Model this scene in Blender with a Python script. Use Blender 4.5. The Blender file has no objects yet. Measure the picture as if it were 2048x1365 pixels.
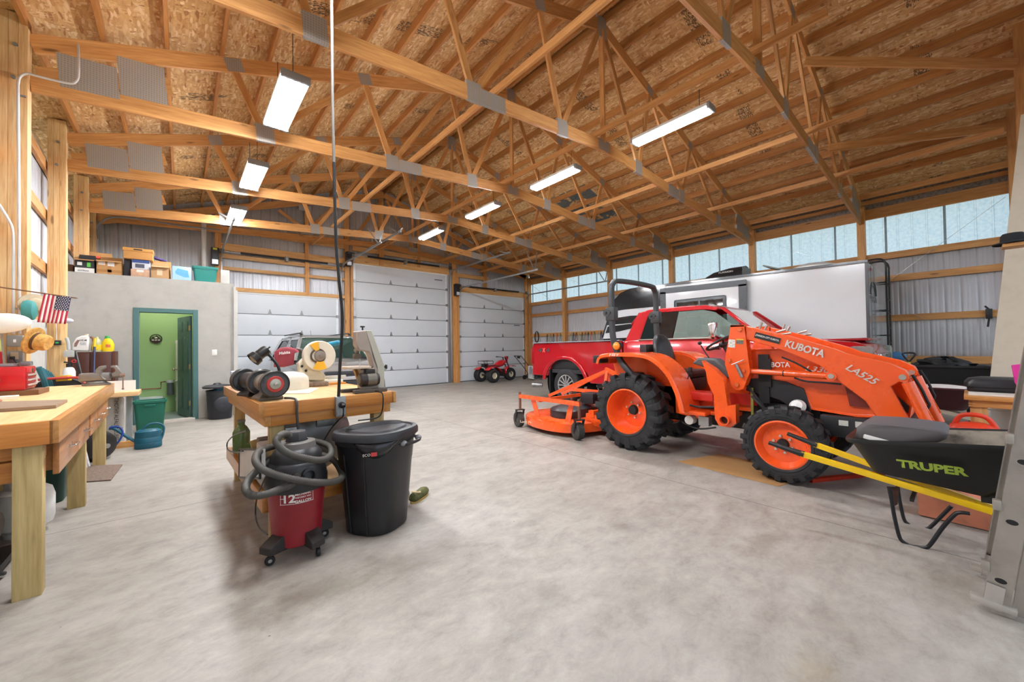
import bpy, bmesh, math, random
from math import pi, sin, cos, tan, radians as rad, atan2, sqrt, hypot
from mathutils import Vector, Matrix, Euler
random.seed(7)
SC = bpy.context.scene
COL = SC.collection
V = Vector
# ---------------------------------------------------------------- camera model (solved from the building's straight lines)
F, YAW, PIT, ROL, H = 778.5, 0.70380, 0.015682, -0.015414, 1.372
_f = V((sin(YAW)*cos(PIT), cos(YAW)*cos(PIT), sin(PIT)))
_r0 = V((cos(YAW), -sin(YAW), 0)); _u0 = _r0.cross(_f)
_r = cos(ROL)*_r0 + sin(ROL)*_u0; _u = -sin(ROL)*_r0 + cos(ROL)*_u0
EYE = V((0, 0, H))
def _ray(x, y): return _r*((x-1024)/F) - _u*((y-682.5)/F) + _f
def ptx(x, y, X): d = _ray(x, y); return EYE + d*(X/d.x)
def pty(x, y, Y): d = _ray(x, y); return EYE + d*(Y/d.y)
def ptz(x, y, z=0.0): d = _ray(x, y); return EYE + d*((z-H)/d.z)
# ---------------------------------------------------------------- objects
WM = {}
def wm(o): return WM[o.name] if o is not None and o.name in WM else Matrix.Identity(4)
def link(o, parent=None):
    COL.objects.link(o)
    if parent is not None: o.parent = parent
    return o
def tag(o, label=None, cat=None, group=None, kind=None):
    if label: o['label'] = label
    if cat: o['category'] = cat
    if group: o['group'] = group
    if kind: o['kind'] = kind
    return o
def thing(name, label, cat, loc=(0, 0, 0), rz=0.0, group=None):
    o = bpy.data.objects.new(name, None); o.empty_display_size = .1
    o.location = loc; o.rotation_euler = (0, 0, rz); link(o)
    WM[o.name] = Matrix.Translation(V(loc)) @ Matrix.Rotation(rz, 4, 'Z')
    return tag(o, label, cat, group)
def place(o, loc, rz=0.0):
    o.location = loc; o.rotation_euler = (0, 0, rz)
    WM[o.name] = Matrix.Translation(V(loc)) @ Matrix.Rotation(rz, 4, 'Z')
def dup(root, loc=None, rz=None, label=None):
    def rec(o, par):
        c = o.copy(); COL.objects.link(c)
        if par is not None: c.parent = par
        for ch in list(o.children): rec(ch, c)
        return c
    c = rec(root, None)
    if loc is not None: c.location = loc
    if rz is not None: c.rotation_euler = (0, 0, rz)
    if label: c['label'] = label
    WM[c.name] = Matrix.Translation(c.location) @ c.rotation_euler.to_matrix().to_4x4()
    return c
def smooth_pts(pts, n=6, closed=False):
    P = [V(p) for p in pts]; out = []; k = len(P)
    rng = range(k) if closed else range(k-1)
    for i in rng:
        if closed: a, b, c, d = P[i-1], P[i], P[(i+1) % k], P[(i+2) % k]
        else: a, b, c, d = P[max(i-1, 0)], P[i], P[i+1], P[min(i+2, k-1)]
        for j in range(n):
            t = j/n
            out.append(.5*((2*b)+(c-a)*t+(2*a-5*b+4*c-d)*t*t+(3*b-a-3*c+d)*t**3))
    if not closed: out.append(P[-1])
    return out
def frame_for(d):
    d = V(d).normalized(); a = V((0, 0, 1)) if abs(d.z) < .9 else V((1, 0, 0))
    x = a.cross(d).normalized(); return x, d.cross(x)
class MB:
    def __init__(s): s.b = bmesh.new(); s.mi = 0
    def _face(s, vs):
        try: f = s.b.faces.new(vs); f.material_index = s.mi; return f
        except ValueError: return None
    def grid(s, rings, closed=True, cap0=False, cap1=False, loop=False):
        R = [[s.b.verts.new(p) for p in ring] for ring in rings]
        n = len(R[0]); m = n if closed else n-1
        rr = range(len(R)) if loop else range(len(R)-1)
        for i in rr:
            A = R[i]; B = R[(i+1) % len(R)]
            for j in range(m): s._face((A[j], A[(j+1) % n], B[(j+1) % n], B[j]))
        if cap0: s._face(R[0][::-1])
        if cap1: s._face(R[-1])
        return s
    def box(s, c, d, R=None, bev=0.0, m=None):
        mi = s.mi if m is None else m
        c = V(c); h = V(d)*.5
        co = [V((sx*h.x, sy*h.y, sz*h.z)) for sx in (-1, 1) for sy in (-1, 1) for sz in (-1, 1)]
        if R is not None: co = [R @ p for p in co]
        vs = [s.b.verts.new(c+p) for p in co]; fs = []
        for q in ((0, 1, 3, 2), (4, 6, 7, 5), (0, 4, 5, 1), (2, 3, 7, 6), (0, 2, 6, 4), (1, 5, 7, 3)):
            f = s.b.faces.new([vs[i] for i in q]); f.material_index = mi; fs.append(f)
        if bev > 0:
            es = list({e for f in fs for e in f.edges})
            r = bmesh.ops.bevel(s.b, geom=es, offset=bev, segments=2, affect='EDGES', profile=.6)
            for f in r['faces']: f.material_index = mi
        return s
    def bx(s, x0, x1, y0, y1, z0, z1, bev=0.0, m=None):
        return s.box(((x0+x1)/2, (y0+y1)/2, (z0+z1)/2), (abs(x1-x0), abs(y1-y0), abs(z1-z0)), None, bev, m)
    def bar(s, p0, p1, w, h, up=(0, 0, 1), bev=0.0, m=None):
        p0, p1 = V(p0), V(p1); x = (p1-p0); L = x.length; x.normalize()
        y = V(up).cross(x)
        if y.length < 1e-4: y = V((0, 1, 0)).cross(x)
        y.normalize(); z = x.cross(y)
        return s.box((p0+p1)/2, (L, w, h), Matrix((x, y, z)).transposed(), bev, m)
    def tube(s, pts, r, n=8, closed=False, caps=True, m=None, rs=None):
        if m is not None: old = s.mi; s.mi = m
        P = [V(p) for p in pts]; k = len(P); rings = []; px = None
        for i in range(k):
            if closed: t = P[(i+1) % k]-P[i-1]
            else: t = P[min(i+1, k-1)]-P[max(i-1, 0)]
            if t.length < 1e-9: t = V((0, 0, 1))
            t.normalize()
            if px is None: x, y = frame_for(t)
            else:
                x = px-t*px.dot(t)
                if x.length < 1e-6: x, y = frame_for(t)
                x.normalize(); y = t.cross(x)
            px = x; q = rs[i] if rs else r
            rings.append([P[i]+(x*cos(2*pi*j/n)+y*sin(2*pi*j/n))*q for j in range(n)])
        s.grid(rings, True, caps and not closed, caps and not closed, closed)
        if m is not None: s.mi = old
        return s
    def cyl(s, p0, p1, r0, r1=None, n=20, m=None, caps=True):
        return s.tube([p0, p1], r0, n, caps=caps, m=m, rs=[r0, r0 if r1 is None else r1])
    def lathe(s, prof, c=(0, 0, 0), ax=(0, 0, 1), n=32, loop=False, caps=False, m=None, sx=1.0, sy=1.0):
        if m is not None: old = s.mi; s.mi = m
        c = V(c); d = V(ax).normalized(); x, y = frame_for(d)
        if abs(d.z) > .99: x, y = V((1, 0, 0)), V((0, 1, 0))*(1 if d.z > 0 else -1)
        rings = [[c+d*z+(x*cos(2*pi*j/n)*sx+y*sin(2*pi*j/n)*sy)*r for j in range(n)] for r, z in prof]
        s.grid(rings, True, caps, caps, loop)
        if m is not None: s.mi = old
        return s
    def prism(s, poly, vec, m=None):
        if m is not None: old = s.mi; s.mi = m
        v = V(vec); A = [s.b.verts.new(V(p)) for p in poly]; B = [s.b.verts.new(V(p)+v) for p in poly]; n = len(A)
        s._face(A[::-1]); s._face(B)
        for i in range(n): s._face((A[i], A[(i+1) % n], B[(i+1) % n], B[i]))
        if m is not None: s.mi = old
        return s
    def sph(s, c, r, nu=20, nv=12, R=None, m=None):
        if m is not None: old = s.mi; s.mi = m
        c = V(c); r = V(r) if hasattr(r, '__len__') else V((r, r, r)); rings = []
        for i in range(nv+1):
            a = -pi/2+pi*i/nv; q = max(cos(a), .001)
            ring = [V((r.x*q*cos(2*pi*j/nu), r.y*q*sin(2*pi*j/nu), r.z*sin(a))) for j in range(nu)]
            rings.append([c+(R @ p if R is not None else p) for p in ring])
        s.grid(rings, True, True, True)
        if m is not None: s.mi = old
        return s
    def torus(s, c, ax, R, r, n=32, k=10, m=None):
        x, y = frame_for(V(ax).normalized()); c = V(c)
        return s.tube([c+(x*cos(2*pi*i/n)+y*sin(2*pi*i/n))*R for i in range(n)], r, k, closed=True, m=m)
    def quad(s, a, b, c, d, m=None):
        f = s._face([s.b.verts.new(V(p)) for p in (a, b, c, d)])
        if m is not None and f: f.material_index = m
        return s
    def xform(s, M):
        bmesh.ops.transform(s.b, matrix=M, verts=s.b.verts); return s
    def build_each(s, name, mats, parent=None, world=False, ang=38, bev=0.0):
        """every loose piece of the mesh becomes a part of its own"""
        left = set(s.b.verts); out = []
        while left:
            seed = left.pop(); isl = {seed}; st = [seed]
            while st:
                v = st.pop()
                for e in v.link_edges:
                    o = e.other_vert(v)
                    if o in left: left.discard(o); isl.add(o); st.append(o)
            n = MB(); mp = {v: n.b.verts.new(v.co) for v in isl}
            for f in {f for v in isl for f in v.link_faces}:
                g = n.b.faces.new([mp[v] for v in f.verts]); g.material_index = f.material_index
            out.append(n.build(name, mats, parent, world, ang, bev))
        s.b.free(); return out
    def build(s, name, mats, parent=None, world=False, ang=38, bev=0.0, sub=0, normals=True):
        if world and parent is not None: s.xform(wm(parent).inverted())
        if normals: bmesh.ops.recalc_face_normals(s.b, faces=s.b.faces)
        me = bpy.data.meshes.new(name); s.b.to_mesh(me); s.b.free()
        if not isinstance(mats, (list, tuple)): mats = [mats]
        for m in mats: me.materials.append(m)
        me.shade_smooth(); me.set_sharp_from_angle(angle=rad(ang))
        o = bpy.data.objects.new(name, me); link(o, parent)
        if parent is not None: WM[o.name] = wm(parent)
        if bev > 0:
            md = o.modifiers.new('bevel', 'BEVEL'); md.width = bev; md.segments = 2; md.limit_method = 'ANGLE'; md.angle_limit = rad(40)
        if sub:
            md = o.modifiers.new('sub', 'SUBSURF'); md.levels = md.render_levels = sub
        return o
def board(name, p0, p1, w, h, mat, parent=None, up=(0, 0, 1), bev=0.0):
    """a timber whose own long axis is local X, so its grain follows it"""
    p0, p1 = V(p0), V(p1); x = p1-p0; L = x.length; x.normalize(); y = V(up).cross(x)
    if y.length < 1e-4: y = V((0, 1, 0)).cross(x)
    y.normalize(); z = x.cross(y)
    b = MB().box((0, 0, 0), (L, w, h), None, bev); o = b.build(name, mat, None)
    M = Matrix((x, y, z)).transposed().to_4x4(); M.translation = (p0+p1)/2
    if parent is not None: o.parent = parent; M = wm(parent).inverted() @ M
    o.matrix_basis = M; WM[o.name] = (wm(parent) @ M) if parent is not None else M
    return o
def text(name, s, c, xd, yd, w, h, mat, parent=None, ext=.002, bold=0.0, shear=0.0):
    """lettering: centred at c, xd reading direction, yd up direction, fitted to w x h"""
    cu = bpy.data.curves.new(name, 'FONT'); cu.body = s; cu.size = 1; cu.align_x = 'CENTER'; cu.align_y = 'CENTER'
    cu.offset = bold; cu.shear = shear; cu.resolution_u = 3
    t = bpy.data.objects.new(name+'_c', cu); COL.objects.link(t)
    dg = bpy.context.evaluated_depsgraph_get(); me = bpy.data.meshes.new_from_object(t.evaluated_get(dg))
    bpy.data.objects.remove(t); bpy.data.curves.remove(cu)
    me.name = name
    xs = [v.co.x for v in me.vertices]; ys = [v.co.y for v in me.vertices]
    cx, cy = (min(xs)+max(xs))/2, (min(ys)+max(ys))/2; fx = w/(max(xs)-min(xs)); fy = h/(max(ys)-min(ys))
    xd, yd = V(xd).normalized(), V(yd).normalized(); nd = xd.cross(yd).normalized(); c = V(c)
    Mi = wm(parent).inverted() if parent is not None else Matrix.Identity(4)
    n0 = len(me.vertices); b = bmesh.new(); b.from_mesh(me)
    for v in b.verts: v.co = Mi @ (c+xd*((v.co.x-cx)*fx)+yd*((v.co.y-cy)*fy)+nd*ext)
    b.to_mesh(me); b.free()
    me.materials.clear(); me.materials.append(mat)
    o = bpy.data.objects.new(name, me); link(o, parent)
    if parent is not None: WM[o.name] = wm(parent)
    return o
# ---------------------------------------------------------------- materials
def lin(c): return c/12.92 if c <= .04045 else ((c+.055)/1.055)**2.4
def rgb(h):
    h = h.lstrip('#'); return tuple(lin(int(h[i:i+2], 16)/255) for i in (0, 2, 4))+(1,)
class NT:
    def __init__(s, name):
        s.m = bpy.data.materials.new(name); s.m.use_nodes = True; s.t = s.m.node_tree; s.n = s.t.nodes; s.l = s.t.links
        s.p = s.n['Principled BSDF']; s.out = s.n['Material Output']
    def add(s, ty, **kw):
        n = s.n.new(ty)
        for k, v in kw.items():
            if k.startswith('i_'): n.inputs[k[2:].replace('_', ' ')].default_value = v
            else: setattr(n, k, v)
        return n
    def ramp(s, fac, stops, interp='LINEAR'):
        n = s.n.new('ShaderNodeValToRGB'); e = n.color_ramp.elements; n.color_ramp.interpolation = interp
        while len(e) < len(stops): e.new(.5)
        for i, (p, c) in enumerate(stops): e[i].position = p; e[i].color = c if not isinstance(c, str) else rgb(c)
        s.l.new(fac, n.inputs[0]); return n.outputs[0]
    def math(s, op, a, b=None, c=None):
        n = s.n.new('ShaderNodeMath'); n.operation = op
        for i, v in enumerate((a, b, c)):
            if v is None: continue
            if isinstance(v, (int, float)): n.inputs[i].default_value = v
            else: s.l.new(v, n.inputs[i])
        return n.outputs[0]
    def mix(s, fac, a, b, mode='MIX'):
        n = s.n.new('ShaderNodeMix'); n.data_type = 'RGBA'; n.blend_type = mode
        for sock, v in ((n.inputs[0], fac), (n.inputs[6], a), (n.inputs[7], b)):
            if isinstance(v, (int, float)): sock.default_value = v
            elif isinstance(v, tuple): sock.default_value = v
            elif isinstance(v, str): sock.default_value = rgb(v)
            else: s.l.new(v, sock)
        return n.outputs[2]
    def coords(s, kind='Object', scale=(1, 1, 1), rnd=False, rot=(0, 0, 0)):
        tc = s.n.new('ShaderNodeTexCoord'); o = tc.outputs[kind]
        if rnd:
            oi = s.n.new('ShaderNodeObjectInfo'); va = s.n.new('ShaderNodeVectorMath'); va.operation = 'MULTIPLY_ADD'
            cb = s.n.new('ShaderNodeCombineXYZ')
            for i in range(3): s.l.new(oi.outputs['Random'], cb.inputs[i])
            s.l.new(cb.outputs[0], va.inputs[0]); va.inputs[1].default_value = (37, 23, 51); s.l.new(o, va.inputs[2]); o = va.outputs[0]
        mp = s.n.new('ShaderNodeMapping'); mp.inputs['Scale'].default_value = scale; mp.inputs['Rotation'].default_value = rot
        s.l.new(o, mp.inputs['Vector']); return mp.outputs[0]
    def noise(s, vec, scale=5, detail=3, rough=.5, dist=0.0):
        n = s.n.new('ShaderNodeTexNoise'); s.l.new(vec, n.inputs['Vector'])
        n.inputs['Scale'].default_value = scale; n.inputs['Detail'].default_value = detail
        n.inputs['Roughness'].default_value = rough; n.inputs['Distortion'].default_value = dist
        return n.outputs['Fac'], n.outputs['Color']
    def voro(s, vec, scale=5, feature='F1', rnd=1.0):
        n = s.n.new('ShaderNodeTexVoronoi'); n.feature = feature; s.l.new(vec, n.inputs['Vector'])
        n.inputs['Scale'].default_value = scale; n.inputs['Randomness'].default_value = rnd; return n
    def bump(s, h, strength=.2, dist=.01):
        n = s.n.new('ShaderNodeBump'); n.inputs['Strength'].default_value = strength; n.inputs['Distance'].default_value = dist
        s.l.new(h, n.inputs['Height']); s.l.new(n.outputs[0], s.p.inputs['Normal'])
    def set(s, col=None, rough=None, metal=None, **kw):
        for k, v in (('Base Color', col), ('Roughness', rough), ('Metallic', metal))+tuple((k.replace('_', ' '), v) for k, v in kw.items()):
            if v is None: continue
            if isinstance(v, str): v = rgb(v)
            if isinstance(v, (int, float, tuple)): s.p.inputs[k].default_value = v
            else: s.l.new(v, s.p.inputs[k])
        return s
_MC = {}
def mat(col, rough=.5, metal=0.0, var=.06, bump=0.0, coat=0.0, scale=9, spec=None, key=None):
    k = (col, rough, metal, var, bump, coat, scale, spec)
    if k in _MC: return _MC[k]
    t = NT((key or 'surface')+'_'+col.lstrip('#')); vec = t.coords('Object', rnd=True)
    f, _ = t.noise(vec, scale, 4, .6)
    c = rgb(col); d = tuple(x*(1-var*2.2) for x in c[:3])+(1,); e = tuple(min(1, x*(1+var*1.2)) for x in c[:3])+(1,)
    t.set(t.ramp(f, [(.25, d), (.5, c), (.8, e)]), t.math('MULTIPLY_ADD', f, .16, rough-.08), metal)
    if coat: t.set(Coat_Weight=coat, Coat_Roughness=.06)
    if spec is not None: t.set(Specular_IOR_Level=spec)
    if bump:
        g, _ = t.noise(vec, scale*14, 2, .6); t.bump(g, bump, .004)
    _MC[k] = t.m; return t.m
def emis(col, st, key='glow'):
    t = NT(key); t.set(col, .4); t.p.inputs['Emission Color'].default_value = rgb(col); t.p.inputs['Emission Strength'].default_value = st
    return t.m
def wood(name, lo, hi, knots=.6, axis='X', rough=.55, coat=0.0, dens=1.0, stain=None):
    t = NT(name)
    sc = {'X': (.9, 14, 14), 'Y': (14, .9, 14), 'Z': (14, 14, .9)}[axis]; k2 = {'X': (1.6, 6, 6), 'Y': (6, 1.6, 6), 'Z': (6, 6, 1.6)}[axis]
    v = t.coords('Object', tuple(c*dens for c in sc), rnd=True)
    f, _ = t.noise(v, 1.3, 5, .62, .6); w = t.n.new('ShaderNodeTexNoise'); t.l.new(v, w.inputs['Vector']); w.inputs['Scale'].default_value = 5.5
    w.inputs['Detail'].default_value = 2
    g = t.math('MULTIPLY_ADD', w.outputs['Fac'], .4, t.math('MULTIPLY', f, .65))
    mid = tuple((a+b)/2 for a, b in zip(rgb(lo), rgb(hi)))
    c = t.ramp(g, [(.33, rgb(lo)), (.5, mid), (.68, rgb(hi))])
    oi = t.n.new('ShaderNodeObjectInfo')
    c = t.mix(1.0, c, t.ramp(oi.outputs['Random'], [(0, (.80, .76, .70, 1)), (1, (1.1, 1.08, 1.06, 1))]), 'MULTIPLY')
    if knots:
        vo = t.voro(t.coords('Object', k2, rnd=True), .9)
        kf = t.ramp(vo.outputs['Distance'], [(0, (1, 1, 1, 1)), (.07, (.8, .8, .8, 1)), (.12, (0, 0, 0, 1))])
        c = t.mix(t.math('MULTIPLY', kf, knots), c, '#4a2a14')
    t.set(c, rough); t.bump(g, .12, .003)
    if coat: t.set(Coat_Weight=coat, Coat_Roughness=.12)
    return t.m
# ---------------------------------------------------------------- shared materials
PINE = wood('pine_framing', '#b3773c', '#dba668', .75)
PINE_B = wood('pine_header_pale', '#c2894a', '#e6b97c', .6)
PINE_P = wood('pine_column', '#c8945a', '#eccb95', .7)
PINE_Z = wood('pine_post', '#bb8040', '#e8b878', .75, 'Z', dens=.7)
PINE_Y = wood('pine_girt', '#b57b3e', '#dba868', .6, 'Y')
PINE_X = wood('pine_header', '#c89656', '#e8c288', .6, 'X')
BENCH_Y = wood('bench_board_long', '#bd7a36', '#e0a660', .35, 'Y', .38, .25, .8)
BENCH_X = wood('bench_board_cross', '#bb7029', '#e29c48', .45, 'X', .4, .25, .8)
TREAT_Z = wood('treated_post', '#a68f58', '#d0bb84', .5, 'Z', .6)
DRAWER = wood('drawer_front_veneer', '#a96a35', '#cf9158', .1, 'Y', .35, .3, .7)
PLYTOP = wood('plywood_top', '#d9ac72', '#eac793', .05, 'Y', .5, .1, .5)
PLANK = wood('grey_plank', '#86705c', '#a68f7a', .1, 'X', .7)
LUMBER = wood('pale_stud', '#d2a96c', '#edca92', .4, 'Z')
STEEL = mat('#b9bcbe', .38, .9, .05)
GALV = mat('#9a9c9d', .42, .75, .12, scale=30)
DGALV = mat('#6f6f6d', .45, .8, .15, scale=30)
CHROME = mat('#e4e4e4', .12, 1.0, .02)
BLACKP = mat('#1c1c1e', .42, 0, .1)
BLACKM = mat('#151516', .6, 0, .1)
RUBBER = mat('#232325', .72, 0, .16, .25, scale=14)
GREYP = mat('#8d8f90', .45, 0, .05)
WHITEP = mat('#e9e8e4', .4, 0, .03)
ORANGE = mat('#f45d20', .28, 0, .008, coat=.6, scale=3, key='loader_paint')
def concrete():
    t = NT('concrete_slab'); v = t.coords('Object'); vs = t.coords('Object', (.8, 1.3, 1), rot=(0, 0, rad(-14)))
    a, _ = t.noise(vs, 1.5, 8, .70, .25); b, _ = t.noise(v, 9, 7, .72, .2); c, _ = t.noise(vs, 5.5, 10, .78, .3)
    base = t.ramp(a, [(.3, '#766e64'), (.45, '#8f887e'), (.56, '#a29c92'), (.75, '#b2aca2')])
    base = t.mix(.55, base, t.ramp(c, [(.3, '#6f675d'), (.45, '#99928a'), (.6, '#afa99f'), (.8, '#c4beb4')]))
    base = t.mix(t.math('MULTIPLY', t.ramp(b, [(.54, (0, 0, 0, 1)), (.74, (1, 1, 1, 1))]), .30), base, '#6d645a')
    d, _ = t.noise(v, .7, 4, .6, .3); base = t.mix(t.math('MULTIPLY', t.ramp(d, [(.5, (0, 0, 0, 1)), (.75, (1, 1, 1, 1))]), .28), base, '#7d7367')
    sep = t.n.new('ShaderNodeSeparateXYZ'); t.l.new(v, sep.inputs[0]); wob, _ = t.noise(v, 14, 2)
    jf = None
    for ax, pos in (('Y', 4.575), ('X', 3.76), ('Y', 9.0), ('X', 8.2)):
        e = t.math('ABSOLUTE', t.math('SUBTRACT', t.math('MULTIPLY_ADD', wob, .006, sep.outputs[ax]), pos+.003))
        l = t.math('LESS_THAN', e, .0042); jf = l if jf is None else t.math('MAXIMUM', jf, l)
    base = t.mix(t.math('MULTIPLY', jf, .8), base, '#39342e')
    sp = t.voro(v, 4.2); spot = t.ramp(sp.outputs['Distance'], [(0, (1, 1, 1, 1)), (.018, (1, 1, 1, 1)), (.03, (0, 0, 0, 1))])
    base = t.mix(t.math('MULTIPLY', spot, .65), base, '#453d35')
    for sx, sy, rx, ry, amt, colr in ((3.06, .95, .30, .10, .38, '#6a5f52'), (2.55, 1.75, .10, .13, .25, '#5f564b'), (2.05, 2.25, .16, .08, .25, '#6a6157'), (1.55, 1.55, .12, .16, .22, '#6a6157'), (.62, 2.42, .34, .16, .35, '#5a4a3a'), (2.0, .45, .18, .10, .30, '#8a774f'), (1.2, 2.35, .5, .2, .22, '#6a5d50'), (1.75, 1.1, .06, .07, .3, '#5f564b')):
        dx = t.math('MULTIPLY', t.math('SUBTRACT', sep.outputs['X'], sx), 1/rx); dy = t.math('MULTIPLY', t.math('SUBTRACT', sep.outputs['Y'], sy), 1/ry)
        q = t.math('SQRT', t.math('ADD', t.math('MULTIPLY', dx, dx), t.math('MULTIPLY', dy, dy))); q = t.math('MULTIPLY_ADD', b, -1.4, t.math('ADD', q, .7))
        base = t.mix(t.math('MULTIPLY', t.ramp(q, [(.35, (1, 1, 1, 1)), (1.0, (0, 0, 0, 1))]), amt), base, colr)
    t.set(base, t.math('MULTIPLY_ADD', c, .25, .36)); t.bump(t.math('ADD', b, c), .10, .01); return t.m
CONC = concrete()
def osb():
    t = NT('strand_board_deck')
    c = None
    for i, (sc, rot, s) in enumerate((((1, .20, 1), 5, 30), ((.34, 1, 1), -16, 34), ((1, .26, 1), -32, 38))):
        v = t.coords('Object', sc, rot=(0, 0, rad(rot))); n, nc = t.noise(v, 6, 2)
        va = t.n.new('ShaderNodeVectorMath'); va.operation = 'MULTIPLY_ADD'; t.l.new(nc, va.inputs[0]); va.inputs[1].default_value = (.05, .05, 0); t.l.new(v, va.inputs[2])
        vo = t.voro(va.outputs[0], s); sepc = t.n.new('ShaderNodeSeparateColor'); t.l.new(vo.outputs['Color'], sepc.inputs[0])
        r = t.ramp(sepc.outputs[0], [(0, '#a8723f'), (.10, '#c6935a'), (.5, '#d5a86c'), (.85, '#e2bb86'), (1, '#edcfa0')])
        ed = t.ramp(vo.outputs['Distance'], [(.35, (0, 0, 0, 1)), (.85, (1, 1, 1, 1))]); r = t.mix(t.math('MULTIPLY', ed, .2), r, '#7d5127')
        if c is None: c = r
        else: c = t.mix(t.math('GREATER_THAN', sepc.outputs[1], .42), c, r)
    v = t.coords('Object'); sep = t.n.new('ShaderNodeSeparateXYZ'); t.l.new(v, sep.inputs[0])
    # mill stamps: one smudged black block per sheet, in a band across the sheet middle, and the snapped chalk line at each seam
    U = t.math('FRACT', t.math('MULTIPLY_ADD', sep.outputs['X'], 1/1.22, .15)); W = t.math('FRACT', t.math('MULTIPLY_ADD', sep.outputs['Y'], 1/2.44, .32))
    def band(x, a, b): return t.math('MULTIPLY', t.math('GREATER_THAN', x, a), t.math('LESS_THAN', x, b))
    n1, _ = t.noise(t.coords('Object', (26, 60, 1)), 1, 2, .6)
    st = t.math('MULTIPLY', t.math('MULTIPLY', band(U, .12, .86), band(W, .44, .53)), t.math('GREATER_THAN', n1, .5))
    big, _ = t.noise(v, 1.4, 2); st = t.math('MULTIPLY', st, t.math('GREATER_THAN', big, .48))
    c = t.mix(t.math('MULTIPLY', st, .78), c, '#30271f')
    ln = t.math('LESS_THAN', t.math('ABSOLUTE', t.math('SUBTRACT', W, .02)), .0022); c = t.mix(t.math('MULTIPLY', ln, .7), c, '#4e5a4a')
    # two sheets whose face is stained blue-green
    bl = t.math('MULTIPLY', band(sep.outputs['X'], 8.75, 10.4), band(sep.outputs['Y'], 7.0, 8.35)); bn, _ = t.noise(v, 3.2, 3)
    bl = t.math('MULTIPLY', bl, t.math('GREATER_THAN', bn, .46)); c = t.mix(t.math('MULTIPLY', bl, .85), c, '#2f5663')
    t.set(c, .72); return t.m
OSB = osb()
CORR = mat('#d2d3d8', .42, .15, .04, scale=2, key='ribbed_steel')
CORRB = mat('#dde2ea', .42, .15, .04, scale=2, key='ribbed_steel_back')
DOORP = mat('#d6dbe0', .42, 0, .02, scale=2, key='door_panel')
def translucent():
    t = NT('translucent_panel'); t.p.inputs['Base Color'].default_value = rgb('#dfeaf2'); t.p.inputs['Roughness'].default_value = .35
    tr = t.add('ShaderNodeBsdfTranslucent'); tr.inputs['Color'].default_value = rgb('#cfe6f4')
    v = t.coords('Object', (1, 1, 1)); f, _ = t.noise(v, 18, 4, .6); t.l.new(t.ramp(f, [(.3, '#cfe6f2'), (.7, '#f0fafd')]), tr.inputs['Color'])
    mx = t.add('ShaderNodeMixShader'); mx.inputs[0].default_value = .94
    t.l.new(t.p.outputs[0], mx.inputs[1]); t.l.new(tr.outputs[0], mx.inputs[2]); t.l.new(mx.outputs[0], t.out.inputs['Surface']); return t.m
CLEAR = translucent()
PAINTG = mat('#acaaa3', .75, 0, .07, scale=4, key='grey_painted_board')
TEALP = mat('#466d6c', .45, 0, .04, key='teal_paint')
MINT = mat('#a6cb8e', .65, 0, .02, scale=2, key='green_room_paint')
def glassm(name, col, alpha_tint=.6, rough=.03):
    t = NT(name); t.set(col, rough, 0); t.p.inputs['Transmission Weight'].default_value = alpha_tint; t.p.inputs['IOR'].default_value = 1.12; return t.m
GLASSD = glassm('tinted_glass', '#2c3433', .55)
GLASSC = glassm('clear_glass', '#c9dcd2', .8)
GLASSC.node_tree.nodes['Principled BSDF'].inputs['Specular IOR Level'].default_value = .8
TUBE2 = emis('#fff8ea', 26, 'dim_tube')
PURL = wood('pine_purlin', '#a0642f', '#cb9152', .6)
TUBE = emis('#f6faff', 160, 'lamp_tube')
# ---------------------------------------------------------------- the building
RIDGE, ZR, SL = 5.42, 7.07, .328
def deck(x): return ZR-SL*abs(x-RIDGE)
Y0, Y1 = -1.05, 13.42
def lw(y): return -.93-.044*y                      # inner face of the left posts (the wall runs a little off square)
MB().bx(-3.2, 14.6, -3.4, 13.9, -.12, 0).build('floor', CONC); bpy.data.objects['floor']['kind'] = 'structure'
b = MB()
for sx, xe in ((1, 12.75), (-1, -2.15)):
    a0, a1 = V((RIDGE+.03*sx, Y0, ZR-.03*SL)), V((xe, Y0, deck(xe)))
    n = V((0, 0, 1))
    b.prism([a0, a1, a1+V((0, 0, .014)), a0+V((0, 0, .014))], (0, Y1-Y0+.1, 0))
tag(b.build('ceiling', OSB), kind='structure')
rv = MB(); rv.prism([V((RIDGE-.3, Y0, deck(RIDGE-.3)+.10)), V((RIDGE, Y0, ZR+.10)), V((RIDGE+.3, Y0, deck(RIDGE+.3)+.10)), V((RIDGE+.3, Y0, deck(RIDGE+.3)+.11)), V((RIDGE, Y0, ZR+.11)), V((RIDGE-.3, Y0, deck(RIDGE-.3)+.11))], (0, Y1-Y0, 0))
tag(rv.build('trim_1', BLACKM), kind='structure')
def ribs(p0, p1, z0, z1, out, mat_, name, top=None, minor=True, pitch=.2286):
    """ribbed steel sheet from p0 to p1; out = direction away from the room; top(x,y)->z for sloped tops"""
    p0, p1 = V(p0), V(p1); d = p1-p0; L = d.length; d.normalize(); o = V(out).normalized(); prof = []
    k = 0.0
    while k < L:
        prof += [(k, 0), (k+.014, .0), (k+.022, .012), (k+.040, .012), (k+.048, 0)]
        if minor:
            for q in (.10, .155): prof += [(k+q, 0), (k+q+.008, .004), (k+q+.018, .004), (k+q+.026, 0)]
        k += pitch
    prof = [q for q in prof if q[0] < L]+[(L, 0)]
    bot = [p0+d*s+o*t+V((0, 0, z0)) for s, t in prof]
    tp = [V((p.x, p.y, (top(p.x, p.y) if top else z1))) for p in bot]
    b = MB(); b.grid([bot, tp], closed=False); o2 = b.build(name, mat_, None, ang=20)
    if mat_ is not CLEAR: md = o2.modifiers.new('sheet', 'SOLIDIFY'); md.thickness = .0012
    return tag(o2, kind='structure')
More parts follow.
